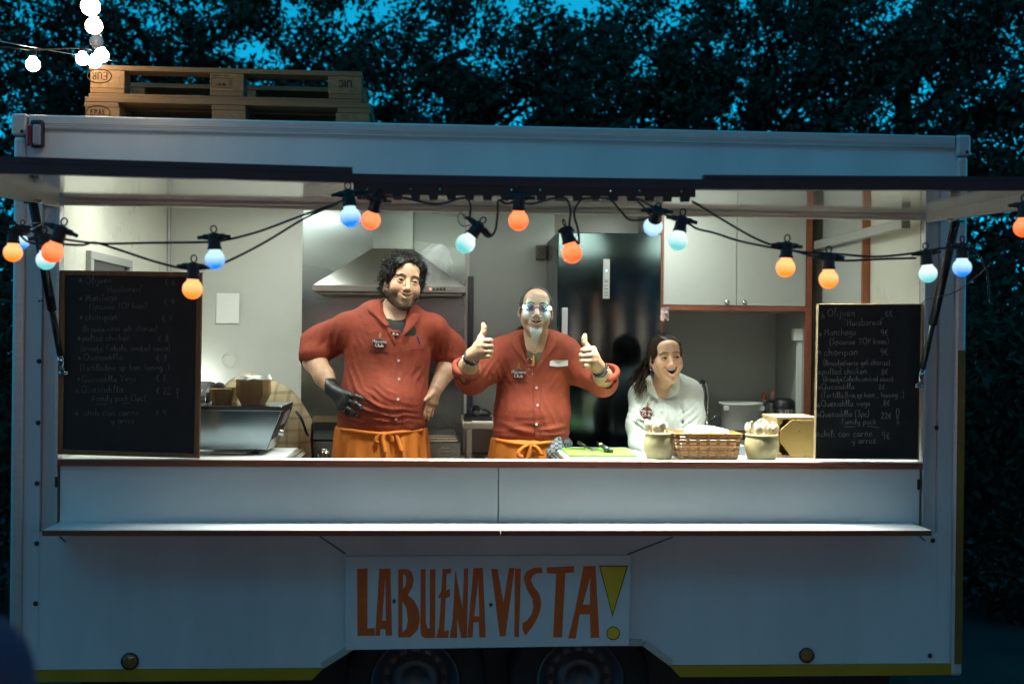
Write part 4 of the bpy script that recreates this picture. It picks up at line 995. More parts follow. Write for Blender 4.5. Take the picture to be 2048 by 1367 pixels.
# checked cloth over a heap behind the unit
F_ = Field((PX(425, .95), .62, 1.0), (PX(625, .95), 1.25, 1.72), .009)
for (px, py, rx, ry, rz_) in ((500, 800, .13, .15, .125), (545, 812, .12, .14, .105), (470, 822, .10, .14, .12), (578, 845, .09, .12, .11), (590, 880, .09, .12, .14)):
    c = P(px, py, .95); F_.ell(c, (rx, ry, rz_), k=.05)
x, y, z = F_.grids(); F_.F += .010*waves(x, y, z, 5, 30, aniso=(1, 1, .4)).astype(np.float32)
V, Q = F_.mesh()
mc = mat('checked cloth', (.42, .34, .20), .85, var=.12, vscale=12, bump=.1, bscale=150)
N = mc.node_tree.nodes; L = mc.node_tree.links; b = N['Principled BSDF']
src = b.inputs['Base Color'].links[0].from_socket
tcn = N.new('ShaderNodeTexCoord'); last = src
for d_ in ('X', 'Z'):
    w = N.new('ShaderNodeTexWave'); w.bands_direction = d_; w.inputs['Scale'].default_value = 5.5; w.inputs['Distortion'].default_value = .6
    L.new(tcn.outputs['Object'], w.inputs['Vector'])
    r = N.new('ShaderNodeMapRange'); r.inputs[1].default_value = .80; r.inputs[2].default_value = .92; r.inputs[3].default_value = 1; r.inputs[4].default_value = .72
    L.new(w.outputs[0], r.inputs[0]); mx = N.new('ShaderNodeMix'); mx.data_type = 'RGBA'; mx.blend_type = 'MULTIPLY'; mx.inputs[0].default_value = 1
    L.new(last, mx.inputs[6]); L.new(r.outputs[0], mx.inputs[7]); last = mx.outputs[2]
L.new(last, b.inputs['Base Color'])
o = mesh_np('checked_cloth', V, Q, mc, None, True); tagp(o, 'beige checked cloth heaped behind the stacked card trays', 'cloth')
st_x0, st_x1 = V[:, 0].min()+.03, V[:, 0].max()-.05
MB().box(st_x0, st_x1, .72, 1.04, ZF+.002, V[:, 2].min()+.03).build('low_cupboard', M_cab).__setitem__('label', 'low pale cupboard under the checked cloth')
bpy.data.objects['low_cupboard']['category'] = 'cupboard'
o = MB().tube(spline([P(592, 822, .80), P(603, 838, .78), P(612, 862, .85), P(622, 890, .95), P(628, 930, 1.0)], 6), .006, 8).build('power_cable', M_black, None, True); tagp(o, 'dark power cable hanging beside the checked cloth', 'cable')

# ================================================================== RIGHT COUNTER
def onc(px, py):   # point on the counter top seen at a pixel
    d = _f+_r*((px-1024)/FPX)-_u*((py-683.5)/FPX); return CAM+d*((ZK-CAM[2])/d[2])
q = [P(1138, 905, .16)[0], P(1276, 905, .16)[0]]
T = thing('cutting_board', 'bright green plastic cutting board on the pale counter', 'cutting board', ((q[0]+q[1])/2, .3, ZK))
mm = MB(); mm.box(q[0], q[1], .17, .45, ZK+.0005, ZK+.010); mm.build('board_slab', mat('green plastic', (.20, .50, .05), .5, var=.12, bump=.05, bscale=150), T, bevel=.004)
z1 = ZK+.0105
a = np.array((P(1157, 889, .40)[0], .40, z1+.028)); b = np.array((P(1178, 900, .30)[0], .30, z1+.010))
T = thing('serving_fork', 'black handled fork lying on the green cutting board', 'fork', a)
MB().tube([a, a*.4+b*.6], [.008, .007], 8).build('fork_handle', M_black, T, True)
mm = MB(); s0 = a*.4+b*.6
for k in range(4): mm.tube([s0, b+(-.004+k*.007, .02-k*.004, 0), b+(.01+k*.010, -.05+k*.014, -.004)], .0022, 6)
mm.build('fork_tines', M_black, T, True)
a = np.array((P(1196, 887, .38)[0], .38, z1+.03)); b = np.array((P(1215, 904, .22)[0], .22, z1+.012))
T = thing('tongs', 'short kitchen tongs with steel end and black grips on the board', 'tongs', a)
MB().tube([a, a*.6+b*.4], [.007, .009], 8).build('steel_end', M_chrome, T, True)
MB().tube([a*.6+b*.4, b], [.009, .012], 8).build('black_grip', M_black, T, True)
MB().tube([a*.6+b*.4+(.012, 0, -.004), b+(.016, 0, -.004)], [.007, .010], 8).build('black_grip', M_black, T, True)
# flat steel bars at the counter end
x0 = xr0-.0005
for k in range(3):
    part(MB().box(x0-.010-.012*k, x0-.0005-.012*k, .06, .44-.03*k, ZCB+.004, ZCT-.006-.007*k), 'counter_end_bar', M_steelh, bevel=.001)

M_cer = mat('cream glazed stoneware', (.52, .43, .21), .38, var=.12, vscale=14, bump=.03, bscale=60, col2=(.58, .49, .27))
M_spoon = mat('pale birch', (.76, .64, .46), .6, var=.10, vscale=20)
def spoon_mesh():
    V = []; F = []; n, m_ = 9, 5
    for i in range(n):
        t = i/(n-1); w = .0185*math.sqrt(max(0.0, 1-(2*t-1)**2))**.8+.0008
        for j in range(m_):
            s_ = 2*j/(m_-1)-1; V.append((w*s_, .006*(s_*s_)-.004*math.sin(math.pi*t), .055+.046*t))
    for i in range(n-1):
        for j in range(m_-1): F.append((i*m_+j, i*m_+j+1, (i+1)*m_+j+1, (i+1)*m_+j))
    k = len(V); V += [(-.004, 0, 0), (.004, 0, 0), (.004, 0, .058), (-.004, 0, .058)]; F.append((k, k+1, k+2, k+3))
    mm = MB(); mm.add(V, F); return mm
sp0 = None
def pot(px, y_rim, y_bot, hw, Y, label, slabel, sgroup, seed, n):
    global sp0
    k = S(Y); c = P(px, y_bot, Y); c[2] = ZK+.001; h = (y_bot-y_rim)*k; r = hw*k
    T = thing('stoneware_pot', label, 'pot', c, 'cream stoneware pots on the counter')
    mm = MB(); mm.lathe([(0, 0), (r*.80, 0), (r*.85, .004), (r*.99, h*.42), (r*1.0, h*.62), (r*.95, h*.80), (r*.885, h*.90), (r*.90, h*.925)], c, (0, 0, 1), 40); mm.build('pot_body', M_cer, T, True)
    mm = MB(); mm.lathe([(r*.89, h*.925), (r*.965, h*.935), (r*.98, h*.97), (r*.96, h), (r*.86, h), (r*.84, h*.9), (r*.82, h*.3), (0, h*.28)], c, (0, 0, 1), 40); mm.build('pot_rim', M_cer, T, True)
    rg = random.Random(seed)
    for i in range(n):
        if sp0 is None: o = spoon_mesh().build('wooden_spoon', M_spoon, None, True, local=True); sm = o.modifiers.new('thick', 'SOLIDIFY'); sm.thickness = .0022; sp0 = o
        else: o = sp0.copy(); COL.objects.link(o)
        ring = 0 if i < n*.35 else 1
        a = 2*math.pi*(i/(n*.35) if ring == 0 else (i-n*.35)/(n*.65))+rg.uniform(-.2, .2); rr = (.28 if ring == 0 else .66)*r
        zz = h-.054+rg.uniform(-.006, .006)+(.010 if ring == 0 else 0)
        o.location = (c[0]+rr*math.cos(a), c[1]+rr*math.sin(a), c[2]+zz); o.rotation_euler = (rg.uniform(-.12, .12), rg.uniform(-.05, .05)+.22*math.cos(a)*ring, a+math.pi/2+rg.uniform(-.6, .6))
        tagp(o, slabel, 'spoon', sgroup)
pot(1317.5, 866.5, 919.5, 31, .11, 'cream stoneware pot of wooden spoons in front of the woman', 'pale wooden spoon standing in the pot in front of the woman', 'wooden spoons in the left pot', 3, 15)
pot(1522.5, 870, 920.5, 34, .11, 'cream stoneware pot of wooden spoons beside the wooden crate', 'pale wooden spoon standing in the pot beside the crate', 'wooden spoons in the right pot', 8, 16)

# wicker basket
M_wick = mat('honey wicker', (.42, .225, .07), .42, var=.25, vscale=40, coat=.3)
M_wick2 = mat('dark wicker', (.23, .095, .03), .42, var=.25, vscale=40, coat=.3)
yc = .135; kx = S(.06)
bx0, bx1 = P(1358, 918, .06)[0], P(1476, 918, .06)[0]; tx0, tx1 = P(1348, 870, .045)[0], P(1485, 870, .045)[0]
bh = P(1416, 868, .045)[2]-ZK
T = thing('wicker_basket', 'honey brown wicker basket filled with white napkins', 'basket', ((bx0+bx1)/2, yc, ZK+.001))
def bas(u, t, off=0.0):   # u 0..4 round the four sides, t height
    x0, x1 = bx0+(tx0-bx0)*t, bx1+(tx1-bx1)*t; y0, y1 = .062-.014*t, .21+.012*t
    s, f = int(u) % 4, u-int(u)
    c = [(x0, y0), (x1, y0), (x1, y1), (x0, y1)]; a, b = c[s], c[(s+1) % 4]; nrm = [(0, -1), (1, 0), (0, 1), (-1, 0)][s]
    return np.array((a[0]+(b[0]-a[0])*f+nrm[0]*off, a[1]+(b[1]-a[1])*f+nrm[1]*off, ZK+.002+bh*t))
def strip(pts_lo, pts_hi, name, m, th=.0016):
    n = len(pts_lo); V = pts_lo+pts_hi; F = [(i, (i+1) % n, n+(i+1) % n, n+i) for i in range(n)]
    o = mesh_np(name, np.array(V), F, m, T); sm = o.modifiers.new('thick', 'SOLIDIFY'); sm.thickness = th; return o
NU = 52
for r_ in range(7):
    t0, t1 = .06+r_*.118, .06+r_*.118+(.098 if r_ not in (3, 4) else .05)
    lo = []; hi = []
    for i in range(NU):
        u = 4*i/NU; o_ = .0028*math.cos(math.pi*(i+r_)); lo.append(bas(u, t0, o_)); hi.append(bas(u, t1, o_))
    strip(lo, hi, 'weave_strip', M_wick if r_ % 2 else M_wick2)
for i in range(0, NU, 2):
    u = 4*(i+.5)/NU; mm = MB()
    pts = [bas(u, t, .0024*math.cos(math.pi*(k))) for k, t in enumerate(np.linspace(.02, .93, 8))]
    s = int(u) % 4; w = (np.array((.0075, 0, 0)) if s in (0, 2) else np.array((0, .0075, 0)))
    V = [p-w for p in pts]+[p+w for p in pts]; n = 8
    o = mesh_np('weave_stake', np.array(V), [(j, n+j, n+j+1, j+1) for j in range(7)], M_wick, T); sm = o.modifiers.new('thick', 'SOLIDIFY'); sm.thickness = .0016
strip([bas(4*i/NU, .88, .004) for i in range(NU)], [bas(4*i/NU, 1.0, .005) for i in range(NU)], 'rim_band', M_wick, .007)
for u in (.0, .25, .5, .75, .99):
    MB().tube([bas(u, .86, .009), bas(u, 1.02, .009)], .0035, 6).build('rim_binding', M_wick, T)
boxo([bx0+.004, bx1-.004, .07, .2, ZK+.002, ZK+.005], 'basket_base', M_wick2, T)
M_nap = mat('white napkin paper', (.82, .82, .80), .8, bump=.1, bscale=60)
n0, n1 = P(1380, 866, .1)[0], P(1456, 866, .1)[0]
for k in range(6):
    V = []; F = []; rg = np.random.default_rng(20+k); e = .012*(5-k)/5
    for j in range(5):
        for i in range(9):
            u, v = i/8, j/4; V.append((n0-e+(n1-n0+2*e)*u+rg.normal()*.0006, .085+.10*v-e*.3, ZK+bh-.010+k*.0048+.012*math.sin(math.pi*u)*(.5+.5*math.sin(2.2*v+k))+rg.normal()*.0006))
    for j in range(4):
        for i in range(8): F.append((j*9+i, j*9+i+1, (j+1)*9+i+1, (j+1)*9+i))
    o = mesh_np('paper_napkin', np.array(V), F, M_nap, None, True); sm = o.modifiers.new('thick', 'SOLIDIFY'); sm.thickness = .0035
    tagp(o, 'white paper napkin in the pile in the wicker basket', 'napkin', 'white napkins piled in the wicker basket')
boxo([bx0+.01, bx1-.01, .075, .195, ZK+.006, ZK+bh-.020], 'napkin_pile', M_nap, None, .006)
tagp(bpy.data.objects['napkin_pile'], 'thick pile of white napkins inside the wicker basket under the loose ones', 'napkins')

# wooden crate
M_mdf = mat('golden fibreboard', (.48, .32, .10), .5, var=.12, vscale=5, bump=.05, bscale=90)
M_pine = mat('pale pine', (.60, .44, .22), .55, var=.14, vscale=6, stretch=(1, 6, 6))
v = B3(1556, 1640, 834, 917, .16, .22); v[4] = ZK+.0008
xe = v[1]
T = thing('wooden_crate', 'golden wooden crate with corner cut panel beside the right chalk board', 'crate', ((v[0]+v[1])/2, .27, ZK+.0008))
boxo([v[0]-.002, v[0]+.010, .17, .38, v[4], v[5]-.010], 'side_plank', M_pine, T, .001)
boxo([xe-.012, xe, .17, .38, v[4], v[5]-.010], 'side_plank', M_pine, T, .001)
boxo([v[0]-.004, xe+.002, .165, .385, v[5]-.0095, v[5]], 'top_plank', M_pine, T, .001)
boxo([v[0]+.011, xe-.013, .17, .38, v[4], v[4]+.009], 'bottom_plank', M_pine, T)
boxo([v[0]+.011, xe-.013, .368, .378, v[4]+.01, v[5]-.011], 'back_plank', M_pine, T)
for z in (v[4]+.0005, v[5]-.030): boxo([v[0]-.001, v[0]+.018, .166, .1695, z, z+.019], 'corner_block', M_pine, T)
w_, h_ = xe-v[0], v[5]-v[4]
oct_ = [(v[0]+.16*w_+.03, .158, v[4]+.002), (xe-.001, .158, v[4]+.002), (xe-.001, .158, v[5]-.012), (v[0]+.20*w_+.02, .158, v[5]-.012), (v[0]+.012, .158, v[5]-.30*h_), (v[0]+.012, .158, v[4]+.36*h_)]
mm = MB(); mm.prism(oct_, (0, .0075, 0)); mm.build('front_panel', M_mdf, T, bevel=.001)
for px, py in ((1591, 838), (1599, 862), (1573, 914), (1610, 912)):
    mm = MB(); mm.lathe([(0, .0015), (.003, 0)], P(px, py, .158), (0, -1, 0), 8); mm.build('nail_head', M_dark, T)

# small blue grey box between basket and pot
v = B3(1476, 1492, 891, 912, .26, .08); v[4] = ZK+.0008
o = boxo(v, 'grey_box', mat('blue grey box', (.25, .31, .36), .5, var=.1), None, .002); tagp(o, 'small blue grey box between basket and right pot', 'box')
# ================================================================== PALLETS ON THE ROOF
M_pal = mat('weathered pallet wood', (.24, .14, .062), .75, var=.25, vscale=5, stretch=(1.2, 9, 9), bump=.25, bscale=40, col2=(.17, .105, .052))
M_palb = mat('pressed pallet block', (.23, .14, .065), .8, var=.25, vscale=30, bump=.3, bscale=110)
def pallet(pxa, pxb, Y, z0, flip, label):
    a, b = PX(pxa, Y), PX(pxb, Y); L_ = b-a; T = thing('wooden_pallet', label, 'pallet', ((a+b)/2, Y+.4, z0), 'wooden pallets stacked on the trailer roof')
    rg = random.Random(pxa)
    def z(u0, u1): return (z0+u0, z0+u1) if not flip else (z0+.144-u1, z0+.144-u0)
    def pl(x0, x1, y0, y1, u0, u1, name, m):
        zz = z(u0, u1); j = rg.uniform(-.003, .003); MB().box(x0+j, x1+j, y0, y1, zz[0]+.0004, zz[1]-.0004).build(name, m, T, bevel=.0025)
    ys = ((0, .1), (.3275, .4725), (.7, .8))
    for (p, q) in ys: pl(a, b, Y+p, Y+q, 0, .022, 'skid_board', M_pal)
    for (p, q) in ys:
        for x0, x1 in ((a+.003, a+.148), ((a+b)/2-.0725, (a+b)/2+.0725), (b-.148, b-.003)): pl(x0, x1, Y+p+.002, Y+q-.002, .022, .100, 'block', M_palb)
    for x0, x1 in ((a+.001, a+.146), ((a+b)/2-.0725, (a+b)/2+.0725), (b-.146, b-.001)): pl(x0, x1, Y+.001, Y+.8, .100, .122, 'stringer_board', M_pal)
    for p, q in ((0, .145), (.1875, .2875), (.3275, .4725), (.5125, .6125), (.655, .8)): pl(a, b, Y+p, Y+q, .122, .144, 'deck_board', M_pal)
    return T
PY_ = .56
zt_up = float(P(450, 136, PY_)[2]); zu = zt_up-.144; zl_ = zu-.1445
lowp = pallet(164, 736, PY_-.03, zl_, False, 'lower wooden pallet with oval stamp lying on the trailer roof')
upp = pallet(173, 719, PY_, zu, True, 'upper wooden pallet turned upside down with EUR stamp')
M_stamp = mat('stamp ink', (.03, .022, .018), .8, var=.5, vscale=60)
def stamp(T, Y, cx, cy_, txt, h, rot, oval=None, wid=1.0, r=.0016, lines=()):
    st = []
    s, x1 = write_px(txt, 0, 0, h, wid=wid, jit=.02); w = x1
    for q in s: st.append([((cx-(px-w/2), cy_-(py+h/2)) if rot else (cx+px-w/2, cy_+py+h/2)) for px, py in q])
    if oval: st.append([(cx+oval[0]*math.cos(a), cy_+oval[1]*math.sin(a)+0.02*oval[0]*math.cos(a)) for a in np.linspace(0, 2*math.pi, 40)])
    for l in lines: st.append(l)
    strokes_obj('stamp_mark', st, Y-.0012, r, M_stamp, T, sm=1)
stamp(upp, PY_+.002, 198.5, 152, 'EUR', 15, True, (24, 14), 1.15, .0022)
stamp(upp, PY_+.002, 690, 168, 'UIC', 15, True, None, 1.15, .0026)
stamp(upp, PY_+.002, 441, 169, '90-3874', 6, True, None, .9, .0010, lines=[[(423, 156), (464, 157), (463, 176), (422, 174), (423, 156)], [(455, 160), (460, 160), (460, 172), (455, 172)], [(424, 150), (460, 152)]])
stamp(lowp, PY_-.028, 196, 224, 'EPAL', 12, False, (24, 13), 1.1, .0018)
for y in (PY_+.05, PY_+.70):
    part(MB().box(PX(150, PY_), PX(750, PY_), y, y+.06, ZT+.0005-.004, zl_-.0005), 'roof_bar', M_alu)

# ================================================================== FESTOON LAMPS
M_cable = mat('black festoon cable', (.010, .010, .012), .45)
M_socket = mat('black lamp socket', (.012, .013, .017), .40, var=.2, vscale=40)
def glow(name, col, core, k):
    m = mat(name, col, .25, coat=.6)
    N = m.node_tree.nodes; L = m.node_tree.links; b = N['Principled BSDF']
    tc = N.new('ShaderNodeTexCoord'); nz = N.new('ShaderNodeTexNoise'); nz.inputs['Scale'].default_value = 18; nz.inputs['Detail'].default_value = 1
    L.new(tc.outputs['Object'], nz.inputs['Vector'])
    sx = N.new('ShaderNodeSeparateXYZ'); L.new(tc.outputs['Object'], sx.inputs[0])
    ad = N.new('ShaderNodeMath'); ad.operation = 'MULTIPLY_ADD'; L.new(nz.outputs[0], ad.inputs[0]); ad.inputs[1].default_value = .018
    L.new(sx.outputs['Z'], ad.inputs[2])
    r = N.new('ShaderNodeMapRange'); r.inputs[1].default_value = -.010; r.inputs[2].default_value = .020; L.new(ad.outputs[0], r.inputs[0])
    mx = N.new('ShaderNodeMix'); mx.data_type = 'RGBA'; L.new(r.outputs[0], mx.inputs[0]); mx.inputs[6].default_value = (*col, 1); mx.inputs[7].default_value = (*core, 1)
    L.new(mx.outputs[2], b.inputs['Emission Color']); b.inputs['Emission Strength'].default_value = k
    b.inputs['Base Color'].default_value = (*[c*.6 for c in col], 1)
    return m
G = {'amber': glow('amber globe', (1.0, .17, .012), (1.0, .38, .13), 2.0), 'orange': glow('red orange globe', (1.0, .085, .015), (1.0, .21, .075), 2.0),
     'blue': glow('blue globe', (.003, .14, .50), (.34, .52, .56), 2.0), 'aqua': glow('pale aqua globe', (.09, .36, .36), (.48, .55, .53), 2.0)}
def lamp_proto(gm):
    t = thing('festoon_lamp', '', 'lamp', (0, 0, 0))
    mm = MB(); R = .0295
    prof = [(R*math.sin(a), -R*math.cos(a)) for a in np.linspace(0, math.pi*.80, 18)]+[(.0175, .0245), (.0172, .031)]
    mm.lathe(prof, (0, 0, 0), (0, 0, 1), 28); mm.build('globe', gm, t, True, local=True)
    mm = MB(); mm.lathe([(.0165, .0285), (.0205, .0295), (.0208, .036), (.0185, .038), (.0178, .060), (.0205, .062), (.020, .072), (.014, .078), (0, .080)], (0, 0, 0), (0, 0, 1), 20)
    s = mm.build('socket', M_socket, t, local=True); smooth_angle(s, 35)
    for sg in (-1, 1):
        mm = MB(); mm.tube([(sg*.012, 0, .067), (sg*.030, 0, .068), (sg*.034, 0, .067), (sg*.048, 0, .066)], [.010, .0085, .006, .0055], 10)
        mm.build('cable_outlet', M_socket, s, True, local=True)
    mm = MB(); mm.tube([(.0085*math.cos(a), 0, .090+.0105*math.sin(a)) for a in np.linspace(0, 2*math.pi, 14, endpoint=False)], .0024, 6, closed=True)
    mm.build('hanging_loop', M_socket, s, True, local=True)
    return t
PRO = {}
def lamp(px, py, Y, col, label, rot=(0, 0, 0), sc=1.0):
    if col not in PRO: t = PRO[col] = lamp_proto(G[col])
    else: t = copy_tree(PRO[col])
    t.location = P(px, py, Y); t.rotation_euler = [rad(a) for a in rot]; t.scale = (sc, sc, sc)
    tagp(t, label, 'lamp', 'coloured festoon lamps along the hatch edge'); return t
YL = -1.03
lamp(26, 505, -1.0, 'amber', 'amber globe lamp at the left end of the hatch string', (0, 0, 20), .92)
lamp(45, 485, -.55, 'blue', 'small blue globe lamp partly behind the leftmost amber one', (0, 0, 10), .75)
lamp(92, 520, -.92, 'aqua', 'pale aqua globe lamp half hidden behind a red orange one', (0, -4, 0))
lamp(105, 504, -1.05, 'orange', 'red orange globe lamp overlapping a pale aqua one near left strut', (0, 20, 0), 1.05)
lamp(430, 519, YL, 'blue', 'blue globe lamp right of the amber one at the board corner', (0, -3, 0))
lamp(385, 578, YL, 'amber', 'amber globe lamp in front of the large chalk board corner', (0, 2, 0))
lamp(701, 434, YL, 'blue', 'bright blue globe lamp at the left end of the notched rail', (-6, -6, 0), 1.06)
lamp(742, 440, -.97, 'orange', 'orange globe lamp beside the bright blue one under the rail', (26, 4, 30))
lamp(931, 487, YL, 'aqua', 'pale aqua globe lamp tilted left over the steel panel', (-8, 36, 0))
lamp(1037, 441, YL, 'orange', 'red orange globe lamp close under the middle of the rail', (8, 0, 0), 1.03)
lamp(1144, 506, YL, 'orange', 'red orange globe lamp hanging lowest in front of the fridge', (-14, -6, 60), 1.05)
lamp(1306, 453, YL, 'blue', 'blue globe lamp seen end on behind its black socket', (52, 2, 0), 1.0)
lamp(1356, 482, YL, 'aqua', 'pale aqua globe lamp in front of the left cabinet door', (-4, 10, 0))
lamp(1571, 535, YL, 'amber', 'amber globe lamp before the right cabinet edge, the left of a pair', (0, 3, 0))
lamp(1657, 558, YL, 'amber', 'amber globe lamp just above the right chalk board', (0, 0, 0))
lamp(1856, 547, YL, 'aqua', 'pale aqua globe lamp beside the right gas strut', (0, -6, 0), .95)
lamp(1924, 535, YL+.03, 'blue', 'blue globe lamp right of the right gas strut', (0, 0, 20), .98)
lamp(2047, 455, YL-.05, 'orange', 'orange globe lamp cut by the right picture edge', (0, 0, 0))
def cable(name, pts, label, Y=YL, r=.0036, m=None):
    q = [P(p[0], p[1], p[2] if len(p) > 2 else Y) for p in pts]
    o = MB().tube(spline(q, 5), r, 7).build(name, m or M_cable, None, True); return tagp(o, label, 'cable', 'cables of the coloured festoon')
cable('festoon_cable', [(-30, 425), (20, 443), (62, 462), (98, 470), (128, 478), (170, 484), (210, 487), (300, 485.5), (410, 484), (450, 480), (520, 462), (600, 432), (676, 405), (690, 396), (715, 390), (760, 394)], 'black lamp cable from the left strut to the rail, upper run')
cable('festoon_cable', [(-20, 448), (30, 462), (60, 485), (120, 488), (165, 490), (190, 485), (240, 500), (310, 523), (370, 537), (414, 536), (460, 520), (530, 484), (610, 436), (676, 407)], 'black lamp cable from the left strut to the rail, lower run', YL+.012)
cable('festoon_cable', [(760, 394, -.97), (800, 394), (860, 407), (890, 406), (930, 395), (941, 412), (940, 437), (953, 452), (975, 473), (990, 462), (995, 430), (997, 400), (1013, 408), (1037, 402), (1062, 408), (1110, 396), (1132, 398), (1141, 420), (1139, 455), (1150, 478), (1158, 487), (1156, 460), (1148, 425), (1160, 402), (1175, 396)], 'black lamp cable looping under the notched rail left of the fridge')
cable('festoon_cable', [(1175, 396), (1218, 398), (1240, 420), (1262, 440), (1300, 432), (1272, 397), (1302, 412), (1336, 432), (1352, 440), (1378, 448), (1396, 458), (1430, 466), (1480, 482), (1550, 496), (1590, 502), (1630, 514), (1640, 518), (1690, 521), (1760, 518), (1832, 516)], 'black lamp cable from the rail past the cabinet, lower run')
cable('festoon_cable', [(1384, 402), (1430, 430), (1500, 471), (1545, 490), (1600, 503), (1680, 508), (1750, 513), (1820, 507), (1880, 497), (1908, 496), (1945, 500), (1960, 515), (1974, 545), (1978, 590), (1983, 612)], 'black lamp cable from the rail end to the right strut, upper run', YL+.012)
cable('festoon_cable', [(905+26, 438), (922, 425), (916, 438), (925, 452), (940, 450)], 'small spare cable loop beside the tilted aqua lamp', YL+.01, .0016)
cable('thin_wire', [(1843, 607, -.02), (1858, 597, -.2), (1900, 588, -.4), (1932, 570, -.7), (1962, 545, -.9), (1990, 520, -1.0), (2060, 462, -1.1)], 'thin wire running from the right chalk board to the right picture edge', r=.0017)
cable('thin_wire', [(48, 470, -1.0), (58, 460, -.9), (75, 452, -.5), (83, 447, -.32), (66, 446, -.34), (55, 452, -.5)], 'thin tie wire wound round the left gas strut', r=.0014, m=M_chrome)

# white globe lamps above the roof
M_wl = mat('lit white globe', (.9, .88, .82), .3, emis=(1.0, .74, .48), estr=42.0)
M_wd = mat('unlit white globe', (.42, .44, .52), .22, coat=.8)
wl_ = [(181, 13, -.50, 18, 1, 'lit white globe lamp at the top of the picture'), (188, 52, -.30, 16, 1, 'lit white globe lamp just above the unlit one'), (193, 83, -.05, 13.5, 0, 'unlit grey white globe lamp between the lit ones'),
       (203, 111, .20, 14, 1, 'lit white globe lamp just below the unlit one'), (189, 124, .42, 12.5, 1, 'lit white globe lamp touching the upper pallet corner'), (165, 118, .48, 12.5, 1, 'lit white globe lamp left of the pallet corner'),
       (66, 129, .40, 13.5, 1, 'lit white globe lamp hanging alone far left above the roof')]
W0 = None
for (px, py, Y, rp, lit, lab) in wl_:
    c = P(px, py, Y); R = rp*S(Y)
    t = thing('white_lamp', lab, 'lamp', c, 'white globe lamps above the trailer')
    mm = MB(); mm.lathe([(R*math.sin(a), -R*math.cos(a)) for a in np.linspace(0, math.pi*.85, 18)]+[(R*.5, R*.92), (R*.5, R*1.05)], c, (0, 0, 1), 28); mm.build('globe', M_wl if lit else M_wd, t, True)
    mm = MB(); mm.lathe([(R*.45, R*1.0), (R*.5, R*1.06), (R*.42, R*1.9), (0, R*1.95)], c, (0, 0, 1), 14); mm.build('socket', M_socket, t, True)
o = MB().tube(spline([P(176, -40, -.7), P(181, -22, -.50), P(189, 20, -.30), P(195, 54, -.05), P(204, 80, .20), P(191, 100, .42), P(167, 96, .48), P(110, 98, .46), P(66, 100, .40), P(30, 96, .36), P(-60, 88, .3)], 6), .004, 6).build('white_lamp_cable', M_cable, None, True)
tagp(o, 'dark cable carrying the white globe lamps above the roof', 'cable')
o = MB().tube(spline([P(-40, 74, .3), P(40, 90, .4), P(150, 109, .5), P(235, 123, .55)], 6), .0022, 6).build('guy_wire', M_chrome, None, True); tagp(o, 'thin steel guy wire running to the pallet corner', 'wire')

# a second run of warm lamps across the square in front of the trailer, the ones mirrored in the fridge
M_ww = mat('lit warm globe', (.9, .7, .5), .3, emis=(1.0, .60, .42), estr=125.0)
pts = []
t = thing('party_lights', 'string of warm globe lamps across the square, mirrored in the fridge door', 'string lights', (0, -6.4, 1.7))
for i in range(34):
    u = i/33; p = np.array((-4.6+9.4*u, -6.0-1.6*u, 2.05-.35*math.sin(math.pi*u))); pts.append(p+(0, 0, .05))
    mm = MB(); mm.lathe([(.024*math.sin(a), -.024*math.cos(a)) for a in np.linspace(0, math.pi, 10)], p, (0, 0, 1), 12); mm.build('globe', M_ww, t, True)
MB().tube(pts, .005, 6).build('cable', M_cable, t)

